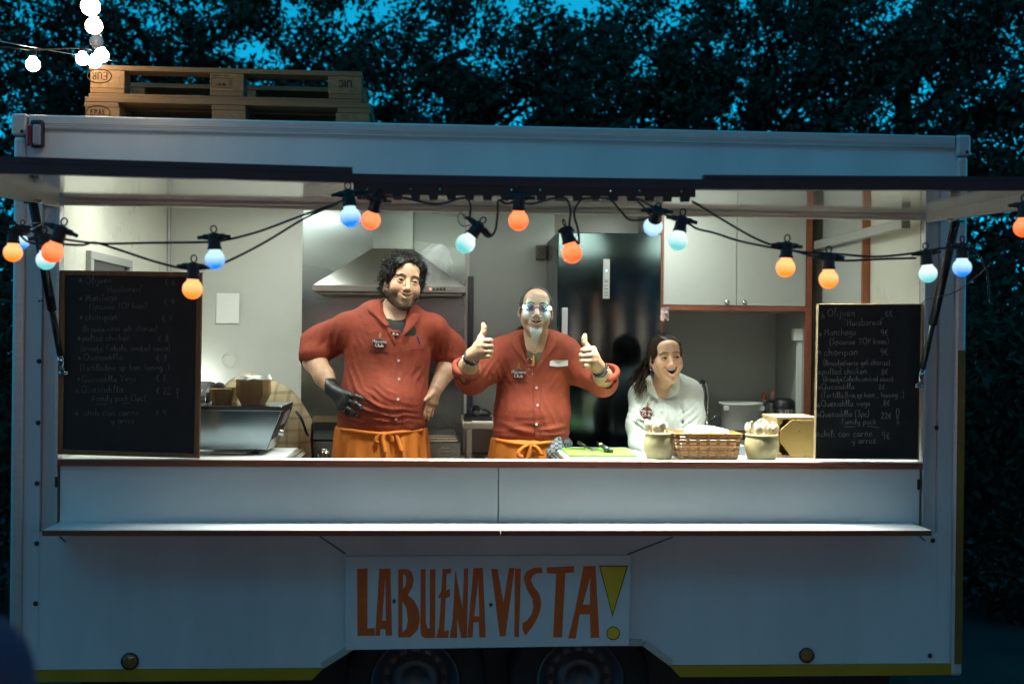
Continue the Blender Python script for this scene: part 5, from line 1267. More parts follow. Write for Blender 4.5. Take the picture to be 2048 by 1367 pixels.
# ================================================================== TREES
M_leaf = mat('dark leaves', (.04, .05, .035), .8, var=.35, vscale=1.2, spec=.12)
M_bark = mat('bark', (.06, .05, .04), .85, var=.3, vscale=8, bump=.6, bscale=30)
def leaf_mesh(name, centers, rg, size, parent, m=M_leaf):
    n = len(centers); q = rg.normal(size=(n, 3)); q /= np.linalg.norm(q, axis=1)[:, None]
    h = rg.normal(size=(n, 3)); h -= q*(q*h).sum(1)[:, None]; h /= np.linalg.norm(h, axis=1)[:, None]; w = np.cross(q, h)
    s = size*(.6+.8*rg.random(n))[:, None]
    A = centers-h*s; B = centers+w*s*.42-h*s*.1; C_ = centers+h*s+q*s*.2; D = centers-w*s*.42-h*s*.1
    V = np.stack([A, B, C_, D], 1).reshape(-1, 3); F = np.arange(4*n).reshape(n, 4)
    return mesh_np(name, V, F, m, parent)
def tree(px, Y, label, z_top, rx, ry, z_lo, nleaf, seed, gaps=(), size=.040):
    rg = np.random.default_rng(seed); base = P(px, 700, Y); base[2] = 0
    T = thing('tree', label, 'tree', base, 'trees behind the trailer')
    zc = (z_top+z_lo)/2; hz = (z_top-z_lo)/2
    mm = MB(); mm.tube(spline([base, base+(.05, 0, z_lo*.6), base+(-.08, .05, zc), base+(.02, 0, z_top*.68)], 5), list(np.linspace(.17, .03, 16)), 9); mm.build('trunk', M_bark, T, True)
    for k in range(9):
        a = rg.random()*6.28; z0 = z_lo+(z_top-z_lo)*(.05+.75*rg.random()); e = base+np.array((math.cos(a)*rx*.55, math.sin(a)*ry*.6, min(z0+.5+.4*rg.random(), z_top-1.3)))
        s0 = base+np.array((0, 0, z0)); MB().tube(spline([s0, (s0+e)/2+np.array((0, 0, .15)), e], 4), list(np.linspace(.05, .01, 9)), 6).build('limb', M_bark, T, True)
    # twig clumps fill the crown unevenly
    nleaf = int(nleaf*1.55); nc = int(nleaf/42); cc = rg.normal(size=(nc*4, 3)); cc = cc/np.linalg.norm(cc, axis=1)[:, None]*(rg.random(nc*4)**.42)[:, None]
    cc = cc*np.array((rx, ry, hz))+base+np.array((0, 0, zc))
    nn = waves(cc[:, 0], cc[:, 1]*.08, cc[:, 2], 50, 2.4, 7)
    n2_ = waves(cc[:, 0], cc[:, 1]*.10, cc[:, 2], 90, 8.5, 7); n3_ = waves(cc[:, 0], cc[:, 1]*.10, cc[:, 2], 33, 19., 7); keep = (.28*nn+.8*n2_+1.1*n3_) > -.06
    for (gx, gy, gr) in gaps:
        uv = np.array([pxof(c) for c in cc]); keep &= ((uv[:, 0]-gx)**2+((uv[:, 1]-gy)*1.3)**2 > gr*gr*rg.uniform(.5, 1.4, len(cc)))
    cc = cc[keep][:nc]
    L_ = np.repeat(cc, 42, 0)+rg.normal(size=(len(cc)*42, 3))*np.array((.085, .12, .070))
    o = leaf_mesh('crown', L_, rg, size, T); return T
tree(-60, 6.2, 'dark leafy tree at the far left behind the white lamps', 6.4, 1.75, 1.0, 1.7, 15000, 1)
tree(330, 7.0, 'dark leafy tree behind the stacked pallets with sky showing through', 6.5, 1.75, 1.0, 1.7, 14500, 2, gaps=((345, 75, 34), (505, 95, 42), (400, 15, 34)))
tree(640, 6.4, 'dark tree right of the pallets with loose crown', 6.2, 1.6, 1.0, 1.7, 14500, 3, gaps=((560, 80, 30), (600, 20, 50), (690, 40, 34)))
tree(930, 7.2, 'dark rounded tree behind the roof, its top below the open sky', 5.45, 1.6, 1.0, 1.7, 15000, 4, gaps=((1050, -10, 60),))
tree(1230, 6.6, 'dark tree right of the open sky with speckled gaps', 5.6, 1.55, 1.0, 1.7, 15500, 5, gaps=((1140, -10, 60), (1330, 40, 30)))
tree(1520, 7.0, 'tall dense dark tree behind the right half of the roof', 6.5, 1.65, 1.1, 1.7, 16500, 6)
tree(1820, 6.2, 'dense dark tree above the right roof corner', 6.4, 1.55, 1.1, 1.7, 15500, 7)
tree(2100, 5.6, 'dark tree at the right picture edge beside the trailer', 6.2, 1.4, 1.1, 1.4, 14500, 8, gaps=((2010, 60, 34),))
for (px, Y, w_, h_, n_, sd_, lab_) in ((2075, 2.3, .95, 2.25, 20000, 61, 'dark bush filling the gap right of the trailer'), (-70, 2.6, .8, 2.2, 13000, 62, 'dark bush filling the gap left of the trailer')):
    rg = np.random.default_rng(sd_); b_ = P(px, 700, Y); b_[2] = 0; T = thing('bush', lab_, 'bush', b_, 'bushes beside the trailer')
    q = rg.normal(size=(n_, 3)); q = q/np.linalg.norm(q, axis=1)[:, None]*(rg.random(n_)**.4)[:, None]*np.array((w_, .8, h_*.55))+b_+np.array((0, 0, h_*.5)); q[:, 2] = np.abs(q[:, 2])
    leaf_mesh('foliage', q, rg, .034, T)
    for k in range(5): a = rg.random()*6.28; MB().tube(spline([b_, b_+np.array((.1*math.cos(a), .1*math.sin(a), h_*.4)), b_+np.array((.4*math.cos(a), .4*math.sin(a), h_*.85))], 4), list(np.linspace(.03, .006, 9)), 6).build('stem', M_bark, T, True)
rg = np.random.default_rng(77)
n = 26000; c = np.stack([rg.uniform(-16, 16, n), rg.uniform(8.6, 9.8, n), np.zeros(n)], 1); c[:, 2] = rg.random(n)*(3.3+.35*np.sin(c[:, 0]*1.7)+.3*np.sin(c[:, 0]*.6+1))
o = leaf_mesh('hedge', c, rg, .14, None); o['kind'] = 'stuff'; o['label'] = 'dark hedge closing the ground behind the trees'
n = 22000; c = np.stack([rg.uniform(-26, 26, n), rg.uniform(-19, -16, n), np.zeros(n)], 1); c[:, 2] = rg.random(n)**.9*(15.5+1.6*np.sin(c[:, 0]*.7)+1.2*np.sin(c[:, 0]*1.9))  # unseen trees opposite, made tall to keep sky light off the trailer front
o = leaf_mesh('sky_screen_wood', c, rg, .5, None); o['kind'] = 'stuff'; o['label'] = 'unseen dark wood across the square, raised to block low sky'

# ================================================================== STEAM
F_ = Field((P(815, 600, 1.0)[0], .82, P(815, 600, 1.0)[2]), (P(925, 600, 1.0)[0], 1.10, P(815, 395, 1.0)[2]), .014)
for px, py, r in ((868, 555, .055), (855, 530, .06), (875, 515, .065), (890, 540, .04)):
    F_.ell(P(px, py, .96), (r, r*.8, r*1.1), k=.05)
V, Q = F_.mesh()
sm_ = bpy.data.materials.new('steam'); sm_.use_nodes = True; N = sm_.node_tree.nodes; L = sm_.node_tree.links; N.remove(N['Principled BSDF'])
pv = N.new('ShaderNodeVolumePrincipled'); pv.inputs['Color'].default_value = (.95, .97, 1, 1); pv.inputs['Anisotropy'].default_value = .2
tc = N.new('ShaderNodeTexCoord'); nz = N.new('ShaderNodeTexNoise'); nz.inputs['Scale'].default_value = 11; nz.inputs['Detail'].default_value = 4; nz.inputs['Distortion'].default_value = .8
L.new(tc.outputs['Object'], nz.inputs['Vector']); mr = N.new('ShaderNodeMapRange'); mr.inputs[1].default_value = .42; mr.inputs[2].default_value = .80; mr.inputs[3].default_value = 0; mr.inputs[4].default_value = 16.0
L.new(nz.outputs[0], mr.inputs[0]); L.new(mr.outputs[0], pv.inputs['Density']); L.new(pv.outputs[0], N['Material Output'].inputs['Volume'])
o = mesh_np('steam', V, Q, sm_, None, True); o['kind'] = 'stuff'; o['label'] = 'wisp of steam rising beside the bearded cook'
# ================================================================== PEOPLE
def Rm(yaw=0, pitch=0, roll=0):
    return np.array(Matrix.Rotation(rad(roll), 3, 'Y') @ Matrix.Rotation(rad(yaw), 3, 'Z') @ Matrix.Rotation(rad(-pitch), 3, 'X'))
def sstep(a, b, x): t = np.clip((x-a)/(b-a), 0, 1); return t*t*(3-2*t)
M_eye = mat('eye', (1, 1, 1), .12, attr='Col', coat=.5)
M_teeth = mat('teeth', (.82, .79, .70), .25, coat=.4)
def skin_mat(name, rough=.47): return mat(name, (1, 1, 1), rough, attr='Col', var=.13, vscale=45, bump=.12, bscale=260, sss=.08, rvar=.12)
def mouth_pts(c):
    w, lift, ou, ol, zm, ym = c['mw'], c['lift'], c['ou'], c['ol'], c.get('zm', -.064), c.get('ym', -.0995)
    t = np.linspace(-1, 1, 13); x = w*t+c.get('mx', 0); y = ym+.020*t*t
    base = zm+lift*t*t+c.get('mtilt', 0)*t
    return np.stack([x, y, base+ou*(1-t*t)], 1), np.stack([x, y+.002, base-ol*(1-t*t)], 1)
def head_geo(c):
    F = Field((-.10, -.135, -.165), (.10, .125, .135), .0026)
    j = c.get('jaw', 1.0)
    F.ell((0, .014, .034), (.0745, .095, .084), k=.01)
    F.ell((0, -.030, -.030), (.0625, .062, .078), k=.03)
    for s in (-1, 1):
        F.cap((s*.054*j, .000, -.050), (s*.018*j, -.060, -.097), .021*j, .018*j, k=.03)
        F.ell((s*.040, -.056, -.022), (.028, .026, .024), k=.02)                                # cheekbone
        F.ell((s*.042, -.062, -.043), (.022*j, .020, .022), k=.02)                              # smiling cheek
    F.ell((0, -.074, -.102+c.get('chin', 0)), (.022*j, .018, .017), k=.02)
    F.cap((-.040, -.076, .026), (.040, -.076, .026), .012, .012, k=.016)                         # brow
    F.ell((0, -.060, .055), (.055, .030, .035), k=.02)
    for s in (-1, 1): F.ell((s*.032, -.094, .002), (.017, .013, .0105), k=.012, sub=True)
    n = c.get('nose', 1.0)
    F.cap((0, -.084, .010), (0, -.107*n, -.030), .0075, .0105*n, k=.010)
    F.ell((0, -.108*n, -.036), (.0125*n, .0115, .0095), k=.008)
    for s in (-1, 1):
        F.ell((s*.0135*n, -.097, -.039), (.0085, .0105, .008), k=.006)
        F.ell((s*.006*n, -.108*n, -.0465), (.0035, .0045, .003), k=.003, sub=True)
        e = Rm(yaw=s*18, roll=s*-8)
        F.ell((s*.077, .014, -.006), (.006, .019, .030), e, k=.008)
        F.ell((s*.083, .010, -.004), (.004, .010, .017), e, k=.004, sub=True)
        F.ell((s*.075, .008, -.028), (.006, .010, .010), k=.006)
    F.ell((0, -.082, -.066), (.030, .018, .026), k=.014)                                          # muzzle
    U, Lw = mouth_pts(c)
    def front(x, z):
        i = int(round((x-F.lo[0])/F.h)); k = int(round((z-F.lo[2])/F.h)); col_ = F.F[i, :, k]; j_ = int(np.argmax(col_ < 0)); a_, b_ = float(col_[j_-1]), float(col_[j_])
        return F.lo[1]+F.h*(j_-1+a_/(a_-b_))
    F.front = front
    fy = np.array([front(u[0], .5*(u[2]+l[2])) for u, l in zip(U, Lw)]); fy = np.convolve(np.pad(fy, 2, 'edge'), np.ones(5)/5, 'valid')
    U[:, 1] = fy+.0012; Lw[:, 1] = fy+.0022
    c['browy'] = [front(s_*xx_, .0245) for s_ in (-1, 1) for xx_ in np.linspace(.010, .056, 12)]
    for s in (-1, 1):                                                                            # fold beside the mouth
        m = U[0] if s < 0 else U[-1]
        F.cap((s*.020, -.092, -.040), (m[0]+s*.005, m[1]+.000, m[2]-.008), .0030, .0025, k=.006, sub=True)
    if c['ou']+c['ol'] > .002:
        def slot(x, y, z):
            zu, zl, yy = (np.interp(x, U[:, 0], q) for q in (U[:, 2], Lw[:, 2], U[:, 1]))
            return np.maximum(np.maximum(np.maximum(z-zu, zl-z), np.maximum(y-(yy+.017), yy-.03-y)), np.abs(x-c.get('mx', 0))-c['mw'])
        F.put((slot, np.array((-c['mw'], U[:, 1].min()-.03, Lw[:, 2].min())), np.array((c['mw'], U[:, 1].max()+.017, U[:, 2].max()))), .003, sub=True)
    lr = c.get('lip', .0040)
    for C_ in (U+(0, -.001, .0028), Lw+(0, -.001, -.0032)):
        for i in range(12):
            r0, r1 = (lr*(1-.65*abs((q-6)/6)**2) for q in (i, i+1)); F.cap(C_[i], C_[i+1], r0, r1, k=.004)
    R = .0125; op = c.get('eye', .0045)
    for s in (-1, 1):                                                                            # eyelids
        for sg, o_, rr in ((1, op+.0030, .0028), (1, op+.0065, .0036), (-1, op*.7+.0030, .0028), (-1, op*.7+.0062, .0034)):
            pts = []
            for t in np.linspace(-1, 1, 7):
                dx, dz = .0150*t, sg*(o_*(1-t*t)+.0005); rr2 = max(R*R-dx*dx-dz*dz, 0); pts.append((s*.032+dx, -.0785-math.sqrt(rr2)*.92+.0, dz+.001+s*.0))
            F.chain(pts, [rr]*7, k=.003)
    # throat
    F.cap((0, .015, -.06), (0, c.get('thr', .036), -.158), .050, .044, k=.03)
    V, Q = F.mesh()
    x, y, z = V.T
    sk = np.array(c['skin']); col = np.tile(sk, (len(V), 1))
    def blend(mask, cc): 
        nonlocal col
        col = col*(1-mask[:, None])+np.array(cc)*mask[:, None]
    g = lambda p, r: np.exp(-(((V-np.array(p))/np.array(r))**2).sum(1))
    for s in (-1, 1): blend(.45*g((s*.044, -.07, -.030), (.022, .03, .02)), sk*np.array((1.08, .70, .66)))
    blend(.35*g((0, -.11, -.036), (.016, .02, .014)), sk*np.array((1.05, .72, .68)))
    for s in (-1, 1): blend(.4*g((s*.08, .014, -.006), (.012, .03, .04)), sk*np.array((1.05, .66, .6)))
    if 'stub' in c:
        low = sstep(-.028, -.052, z)*sstep(.045, .015, y)
        cheek = sstep(.026, .040, np.abs(x)+.35*np.maximum(0, -.062-z)*4)           # leaves the middle of the cheek clear
        jawm = np.maximum(sstep(-.074, -.092, z), cheek*sstep(-.030, -.060, z+.25*(y+.03)))
        must = g((0, -.098, -.052), (.024, .03, .0065))
        m = np.clip(low*jawm+must*.9, 0, 1)*sstep(-.165, -.125, z)*c['stubk']
        m = m*(.75+.25*waves(x, y, z, 3, 600, 5))
        m = m*(1-np.exp(-((x/.034)**4+((z+.066)/.0165)**4))*(z < -.0545)); blend(np.clip(m, 0, 1), c['stub'])
    if 'scalp' in c:
        m = sstep(.030, .050, z)*sstep(-.060, -.035, y-.25*np.abs(x))*.8; blend(m, c['scalp'])
    for C_ in (U+(0, 0, .0028), Lw+(0, 0, -.0032)):
        d = np.min(np.linalg.norm(V[:, None, :]-C_[None, :, :], axis=2), axis=1) if len(V) < 60000 else np.min(np.stack([np.linalg.norm(V-p, axis=1) for p in C_]), axis=0)
        blend(sstep(.0062, .0042, d)*.8, c.get('lipc', sk*np.array((.85, .50, .47))))
    if c['ou']+c['ol'] > .002:
        zu = np.interp(x, U[:, 0], U[:, 2]); zl = np.interp(x, Lw[:, 0], Lw[:, 2]); yc = np.interp(x, U[:, 0], U[:, 1])
        ins = (np.abs(x-c.get('mx', 0)) < c['mw']*.92) & (z < zu+.0022) & (z > zl-.0022) & (y > yc+.004) & (y < -.03)
        col[ins] = (.055, .012, .010)
    return V, Q, col, U, Lw
def eye_geo(gx=0.0, gz=0.0, iris=(.05, .028, .015), white=(.62, .60, .56)):
    Vs = []; Fs = []; Cs = []
    for s in (-1, 1):
        n0 = len(Vs); c = np.array((s*.032, -.0785, .001)); R = .0125
        ax = np.array((gx, -1., gz), float); ax /= np.linalg.norm(ax)
        for i in range(13):
            for k in range(18):
                th, ph = math.pi*i/12, 2*math.pi*k/18
                d = np.array((math.sin(th)*math.cos(ph), -math.cos(th), math.sin(th)*math.sin(ph)))
                Vs.append(c+R*d); a = math.acos(max(-1, min(1, float(d@ax))))
                Cs.append((.004, .004, .004) if a < .26 else iris if a < .56 else white)
        for i in range(12):
            for k in range(18): Fs.append((n0+i*18+k, n0+(i+1)*18+k, n0+(i+1)*18+(k+1) % 18, n0+i*18+(k+1) % 18))
    return np.array(Vs), Fs, np.array(Cs)
def strand_mesh(strands, r0, r1, seg=3):
    mb = MB()
    for s in strands: mb.tube(s, list(np.linspace(r0, r1, len(s))), seg, cap=False)
    return mb
class Person:
    def __init__(s, label, base, group=None): s.root = thing('person', label, 'person', base, group); s.VV = []; s.QQ = []; s.CC = []; s.n = 0
    def add_body(s, V, Q, C):
        C = np.asarray(C, float); C = np.tile(C, (len(V), 1)) if C.ndim == 1 else C
        s.VV.append(V); s.QQ.append(Q+s.n); s.CC.append(C); s.n += len(V)
    def close_body(s, m): s.body = mesh_np('body', np.concatenate(s.VV), np.concatenate(s.QQ), m, s.root, True, cols=np.concatenate(s.CC))
    def head(s, c, loc, R, sc, brow=None, lash=True):
        s.T = lambda p: np.asarray(loc)+sc*(np.asarray(p, float)@R.T)
        V, Q, col, U, Lw = head_geo(c); s.hV = V; s.add_body(s.T(V), Q, col); s.sc = sc
        e, ef, ec = eye_geo(*c.get('gaze', (0, 0)), iris=c.get('iris', (.05, .028, .015)))
        mesh_np('eyes', s.T(e), ef, M_eye, s.root, True, cols=ec)
        if c.get('teeth'):
            for (C_, h0, dz) in ((U, c['teeth'][0], -.0005), (Lw, -c['teeth'][1], .0005)):
                if h0 == 0: continue
                i0, i1 = c.get('trange', (1, 12)); mb = MB(); k = 0
                tt = np.linspace(i0, i1-1, (i1-i0)*1)
                for a, b in zip(tt[:-1], tt[1:]):
                    ia, ib = int(a), int(b); g_ = (C_[ib]-C_[ia])*.06
                    p = [C_[ia]+g_+(0, .0048, dz), C_[ib]-g_+(0, .0048, dz)]
                    th = [h0*(1-.4*((q-6)/6)**2) for q in (ia, ib)]
                    mb.hexa([p[0]+(0, 0, -th[0]), p[1]+(0, 0, -th[1]), p[1]+(0, .004, -th[1]), p[0]+(0, .004, -th[0]), p[0], p[1], p[1]+(0, .004, 0), p[0]+(0, .004, 0)])
                mb.v = [tuple(q) for q in s.T(np.array(mb.v))]; mb.build('teeth', M_teeth, s.root)
        op = c.get('eye', .0045); mb = MB()
        for sg in (-1, 1):
            pts = []
            for t in np.linspace(-1, 1, 9):
                dx, dz = .0152*t, op*(1-t*t)+.0008; pts.append((sg*.032+dx, -.0785-math.sqrt(max(.0125**2-dx*dx-dz*dz, 0))*.92-.0032, dz-.0008))
            mb.tube(pts, [.0006]+[c.get('lash', .0019)]*7+[.0006], 5)
            if c.get('lash2'): mb.tube([(p[0], p[1]+.0008, -(p[2])*.8+.001) for p in pts], .0008, 5)
        mb.v = [tuple(q) for q in s.T(np.array(mb.v))]; mb.build('eyelashes', mat('eyelash', (.012, .010, .009), .6), s.root, True)
        if brow:
            bc, br, bz, inner = brow; st = []; rg = np.random.default_rng(5)
            for sg in (-1, 1):
                for k in range(60):
                    t = rg.random(); x = .011+.043*t; zz = bz+.006*math.sin(math.pi*min(1, t*1.25))-inner*(1-t)+rg.normal()*.0012; yy = np.interp(t, np.linspace(0, 1, 12), c['browy'][12:])-.0008
                    p = np.array((sg*x, yy, zz)); st.append([p, p+np.array((sg*.005, .0012, .0022-.003*t))])
            mb = strand_mesh(st, br, br*.5, 3); mb.v = [tuple(q) for q in s.T(np.array(mb.v))]; mb.build('eyebrows', mat('brow '+str(bc), bc, .7), s.root)
def hand_chain(F, wrist, kn, tips, rs, k=.006, palm_r=.016, wr=.026):
    """palm from wrist to knuckles, each finger a list of points starting at its knuckle"""
    for kk in kn: F.cap(wrist, kk, wr*.85, palm_r, k=.012)
    for a, b in zip(kn[:-1], kn[1:]): F.cap(a, b, palm_r*.95, palm_r*.95, k=.010)
    for pts, r in zip(tips, rs): F.chain(pts, list(np.linspace(r, r*.84, len(pts))), k=k)
def folds(F, seed, amp, scale, aniso=(1, 1, 1)):
    x, y, z = F.grids(); band = np.abs(F.F) < .05
    w = waves(x, y, z, seed, scale, 7, aniso).astype(np.float32); F.F += np.where(band, amp*w, 0).astype(np.float32)
def drape(F, a, b, amp, w):
    # soft fold: raises (amp > 0) or sinks the surface along a-b, fading at both ends
    a = np.asarray(a, float); b = np.asarray(b, float); d = b-a; L2 = float(d@d); m = 3*w+abs(amp)
    lo, hi = np.minimum(a, b)-m, np.maximum(a, b)+m
    i0 = np.clip(np.floor((lo-F.lo)/F.h).astype(int), 0, F.n); i1 = np.clip(np.ceil((hi-F.lo)/F.h).astype(int)+1, 0, F.n)
    if np.any(i1 <= i0): return
    sl = tuple(slice(p, q) for p, q in zip(i0, i1)); x = F.ax[0][sl[0]][:, None, None]; y = F.ax[1][sl[1]][None, :, None]; z = F.ax[2][sl[2]][None, None, :]
    t = ((x-a[0])*d[0]+(y-a[1])*d[1]+(z-a[2])*d[2])/L2; tc = np.clip(t, 0, 1)
    D2 = (x-a[0]-tc*d[0])**2+((y-a[1]-tc*d[1])*.5)**2+(z-a[2]-tc*d[2])**2
    g = np.exp(-D2/(w*w))*np.sin(np.pi*np.clip(.08+.84*tc, 0, 1)); F.F[sl] -= np.where(np.abs(F.F[sl]) < .06, amp*g, 0).astype(np.float32)
def crease(F, seed, c, r, d, amp=.006, wl=.035):
    # bundle of sharp folds running along d around the point c
    c = np.asarray(c, float); d = np.asarray(d, float); d /= np.linalg.norm(d); n = np.cross(d, (0, 1, 0)); n /= np.linalg.norm(n)
    r = np.array([r]*3 if not hasattr(r, '__len__') else r, float); lo, hi = c-2.2*r, c+2.2*r
    i0 = np.clip(np.floor((lo-F.lo)/F.h).astype(int), 0, F.n); i1 = np.clip(np.ceil((hi-F.lo)/F.h).astype(int)+1, 0, F.n)
    if np.any(i1 <= i0): return
    sl = tuple(slice(p, q) for p, q in zip(i0, i1)); x = F.ax[0][sl[0]][:, None, None]; y = F.ax[1][sl[1]][None, :, None]; z = F.ax[2][sl[2]][None, None, :]
    s_ = ((x-c[0])*n[0]+(y-c[1])*n[1]+(z-c[2])*n[2])/wl+.55*waves(x, y*.4, z, seed, 22, 4)+.3*waves(x, y*.4, z, seed+7, 55, 4)
    rd = (1-np.abs(np.sin(np.pi*s_)))**1.7; mk = np.clip(.35+1.5*waves(x, y*.5, z, seed+3, 26, 5), 0, 1)
    g = np.exp(-(((x-c[0])/r[0])**2+((y-c[1])/r[1])**2+((z-c[2])/r[2])**2))
    F.F[sl] -= np.where(np.abs(F.F[sl]) < .05, 1.7*amp*(rd-.3)*mk*g, 0).astype(np.float32)
def apron_field(cx, cy_, z0, z1, ax0, ay0, ax1, ay1, seed, h=.0065, nf=13, amp=.009):
    F = Field((cx-ax1-.05, cy_-ay1-.05, z1-.02), (cx+ax1+.05, cy_+ay1+.05, z0+.02), h)
    x, y, z = F.grids(); t = np.clip((z0-z)/(z0-z1), 0, 1); a = ax0+(ax1-ax0)*t**.7; b = ay0+(ay1-ay0)*t**.7
    ang = np.arctan2((x-cx)/a, (y-cy_)/b); ft = np.clip(t*3.0, .15, 1)
    rg = np.random.default_rng(seed); f = 0
    for q in range(4): f = f+np.sin(ang*(nf+rg.integers(-5, 6))+rg.random()*6+z*rg.uniform(-6, 6))*(.25+.75*np.sin(ang*2.3+rg.random()*6)**2)
    d = (np.sqrt(((x-cx)/a)**2+((y-cy_)/b)**2)-1)*np.minimum(a, b)+amp*ft*f*.45
    F.F = np.maximum(np.maximum(d, z-z0), z1-z).astype(np.float32); return F
def patch(name, bvh, px_poly, off, m, parent, th=.0015):
    """flat piece lying on a garment: pixel outline laid on the surface"""
    pts = [ray_px(bvh, q[0], q[1], off) for q in px_poly]
    if any(p is None for p in pts): return None
    cx_, cy_ = sum(q[0] for q in px_poly)/len(px_poly), sum(q[1] for q in px_poly)/len(px_poly); c = ray_px(bvh, cx_, cy_, off)
    V = [c]+pts; n = len(pts); nn = (CAM-c); nn = nn/np.linalg.norm(nn)*th
    V2 = V+[v-nn*2 for v in V]; F = []
    for i in range(n): F += [(0, 1+i, 1+(i+1) % n), (n+1, n+2+(i+1) % n, n+2+i), (1+i, n+2+i, n+2+(i+1) % n, 1+(i+1) % n)]
    return mesh_np(name, np.array(V2), F, m, parent)
def seam(name, bvh, px_line, r, m, parent, off=.001, n=6):
    q = spline([np.array((p[0], p[1], 0.)) for p in px_line], n); pts = [ray_px(bvh, p[0], p[1], off) for p in q]; pts = [p for p in pts if p is not None]
    return MB().tube(pts, r, 6).build(name, m, parent, True) if len(pts) > 1 else None
def flap(name, bvh, rows, off, m, parent, th=.004):
    """collar leaf: rows of pixel points with an own lift each; a grid laid on the garment and thickened"""
    n = len(rows[0]); V = []
    for j, r in enumerate(rows):
        for i, q in enumerate(r):
            p = ray_px(bvh, q[0], q[1], off[j] if hasattr(off, '__len__') else off)
            if p is None: p = P(q[0], q[1], V[-1][1] if V else .5)
            V.append(p)
    # keep depth even so that no point falls far behind its neighbours
    ym = np.median([v[1] for v in V])
    V = [v if abs(v[1]-ym) < .07 else P(*pxof(v), ym+math.copysign(.07, v[1]-ym)) for v in V]
    F = [(j*n+i, j*n+i+1, (j+1)*n+i+1, (j+1)*n+i) for j in range(len(rows)-1) for i in range(n-1)]
    o = mesh_np(name, np.array(V), F, m, parent, True); s = o.modifiers.new('thick', 'SOLIDIFY'); s.thickness = th; s.offset = 0
    b = o.modifiers.new('soft', 'SUBSURF'); b.levels = 2; b.render_levels = 2; return o
def buttons(bvh, pts, m, parent):
    for px, py in pts:
        p = ray_px(bvh, px, py, .002)
        if p is None: continue
        mb = MB(); mb.lathe([(0, .0005), (.0022, .0008), (.0030, .0022), (.0052, .0022), (.0060, .0008), (.0060, -.001)], p, CAM-p, 14)
        o = mb.build('button', m, parent, True)
M_logo = mat('maroon logo', (.085, .012, .006), .7); M_logow = mat('white embroidery', (.70, .70, .67), .7); M_logok = mat('black embroidery', (.012, .010, .010), .7); M_gold = mat('gold embroidery', (.36, .24, .04), .6)
def logo(bvh, cx_, cy_, r, parent, tilt=0.0, dark=False):
    f = lambda dx, dy: (cx_+dx*math.cos(tilt)-dy*math.sin(tilt), cy_+dx*math.sin(tilt)+dy*math.cos(tilt))
    V = [ray_px(bvh, cx_, cy_, .0045)]; n = 24
    for q in (.34, .67, 1.0): V += [ray_px(bvh, *f(q*r*math.cos(a), q*r*.94*math.sin(a)), .0045) for a in np.linspace(0, 2*math.pi, n, endpoint=False)]
    if all(v is not None for v in V):
        Fc = [(0, 1+i, 1+(i+1) % n) for i in range(n)]+[(1+k*n+i, 1+(k+1)*n+i, 1+(k+1)*n+(i+1) % n, 1+k*n+(i+1) % n) for k in (0, 1) for i in range(n)]
        o = mesh_np('logo_disc', np.array(V), Fc, M_logo, parent, True); sm = o.modifiers.new('thick', 'SOLIDIFY'); sm.thickness = .0012
    for txt, dy, h, w in (('Havana', -.08*r, .52*r, 1.22), ('Club', .58*r, .52*r, 1.25)):
        s, x1 = write_px(txt, 0, 0, h, wid=w, jit=.0)
        st = [[f(px-x1/2, py+dy) for px, py in q] for q in s]
        for rr, mm, off, nm in ((.0017, M_logok, .0060, 'logo_outline'), (.0009, M_logow, .0080, 'logo_lettering')):
            strokes_obj(nm, st, 0, rr, mm, parent, fn=lambda px, py: ray_px(bvh, px, py, off), sm=2)
    strokes_obj('logo_emblem', [[f(0, -.95*r), f(0, -1.5*r)], [f(-.18*r, -1.2*r), f(.2*r, -1.35*r)], [f(-.1*r, -1.6*r), f(.12*r, -1.55*r)], [f(.18*r, -.98*r), f(-.16*r, -1.02*r)]], 0, .0022, M_gold, parent, fn=lambda px, py: ray_px(bvh, px, py, .003), sm=1)
    s, x1 = write_px('El Ron de Cuba', 0, 0, .42*r, wid=.95, jit=.2)
    strokes_obj('logo_script', [[f(px-x1/2, py+1.5*r) for px, py in q] for q in s], 0, .0009, M_logok, parent, fn=lambda px, py: ray_px(bvh, px, py, .0025), sm=1)

def cloth(name, col, **k): return mat(name, col, .85, var=.09, vscale=9, bump=k.pop('bump', .18), bscale=k.pop('bscale', 22), **k)
M_red = cloth('rust red cotton', (.235, .034, .013), bump=.6, bscale=20)
M_redd = cloth('rust red seam', (.22, .030, .014))
M_apron = cloth('orange cotton', (.62, .17, .015), bump=.10)
M_whitec = cloth('white cotton', (.52, .55, .53), bump=.2)
M_btn = mat('pale button', (.72, .66, .58), .35)
M_trous = cloth('dark trousers', (.02, .02, .024))
M_shoe = mat('black shoe', (.015, .015, .016), .5)
def legs(px_c, Y, half, z_hip, parent):
    xc = PX(px_c, Y)
    for s in (-1, 1):
        mb = MB(); x = xc+s*half
        mb.lathe([(.001, z_hip), (.085, z_hip), (.082, z_hip-.2), (.062, .75), (.060, .6), (.050, .36), (.048, ZF+.05), (.001, ZF+.05)], (x, Y+.02, 0), (0, 0, 1), 16); mb.build('trouser_leg', M_trous, parent, True)
        F = Field((x-.07, Y-.22, ZF-.01), (x+.07, Y+.14, ZF+.13), .008); F.cap((x, Y-.13, ZF+.04), (x, Y+.06, ZF+.045), .038, .040, k=.02); F.cap((x, Y+.04, ZF+.05), (x, Y+.03, ZF+.10), .04, .045, k=.02)
        F.put(box_sdf((x, Y-.05, ZF+.012), (.05, .15, .012)), k=.01); V, Q = F.mesh(); mesh_np('shoe', V, Q, M_shoe, parent, True)

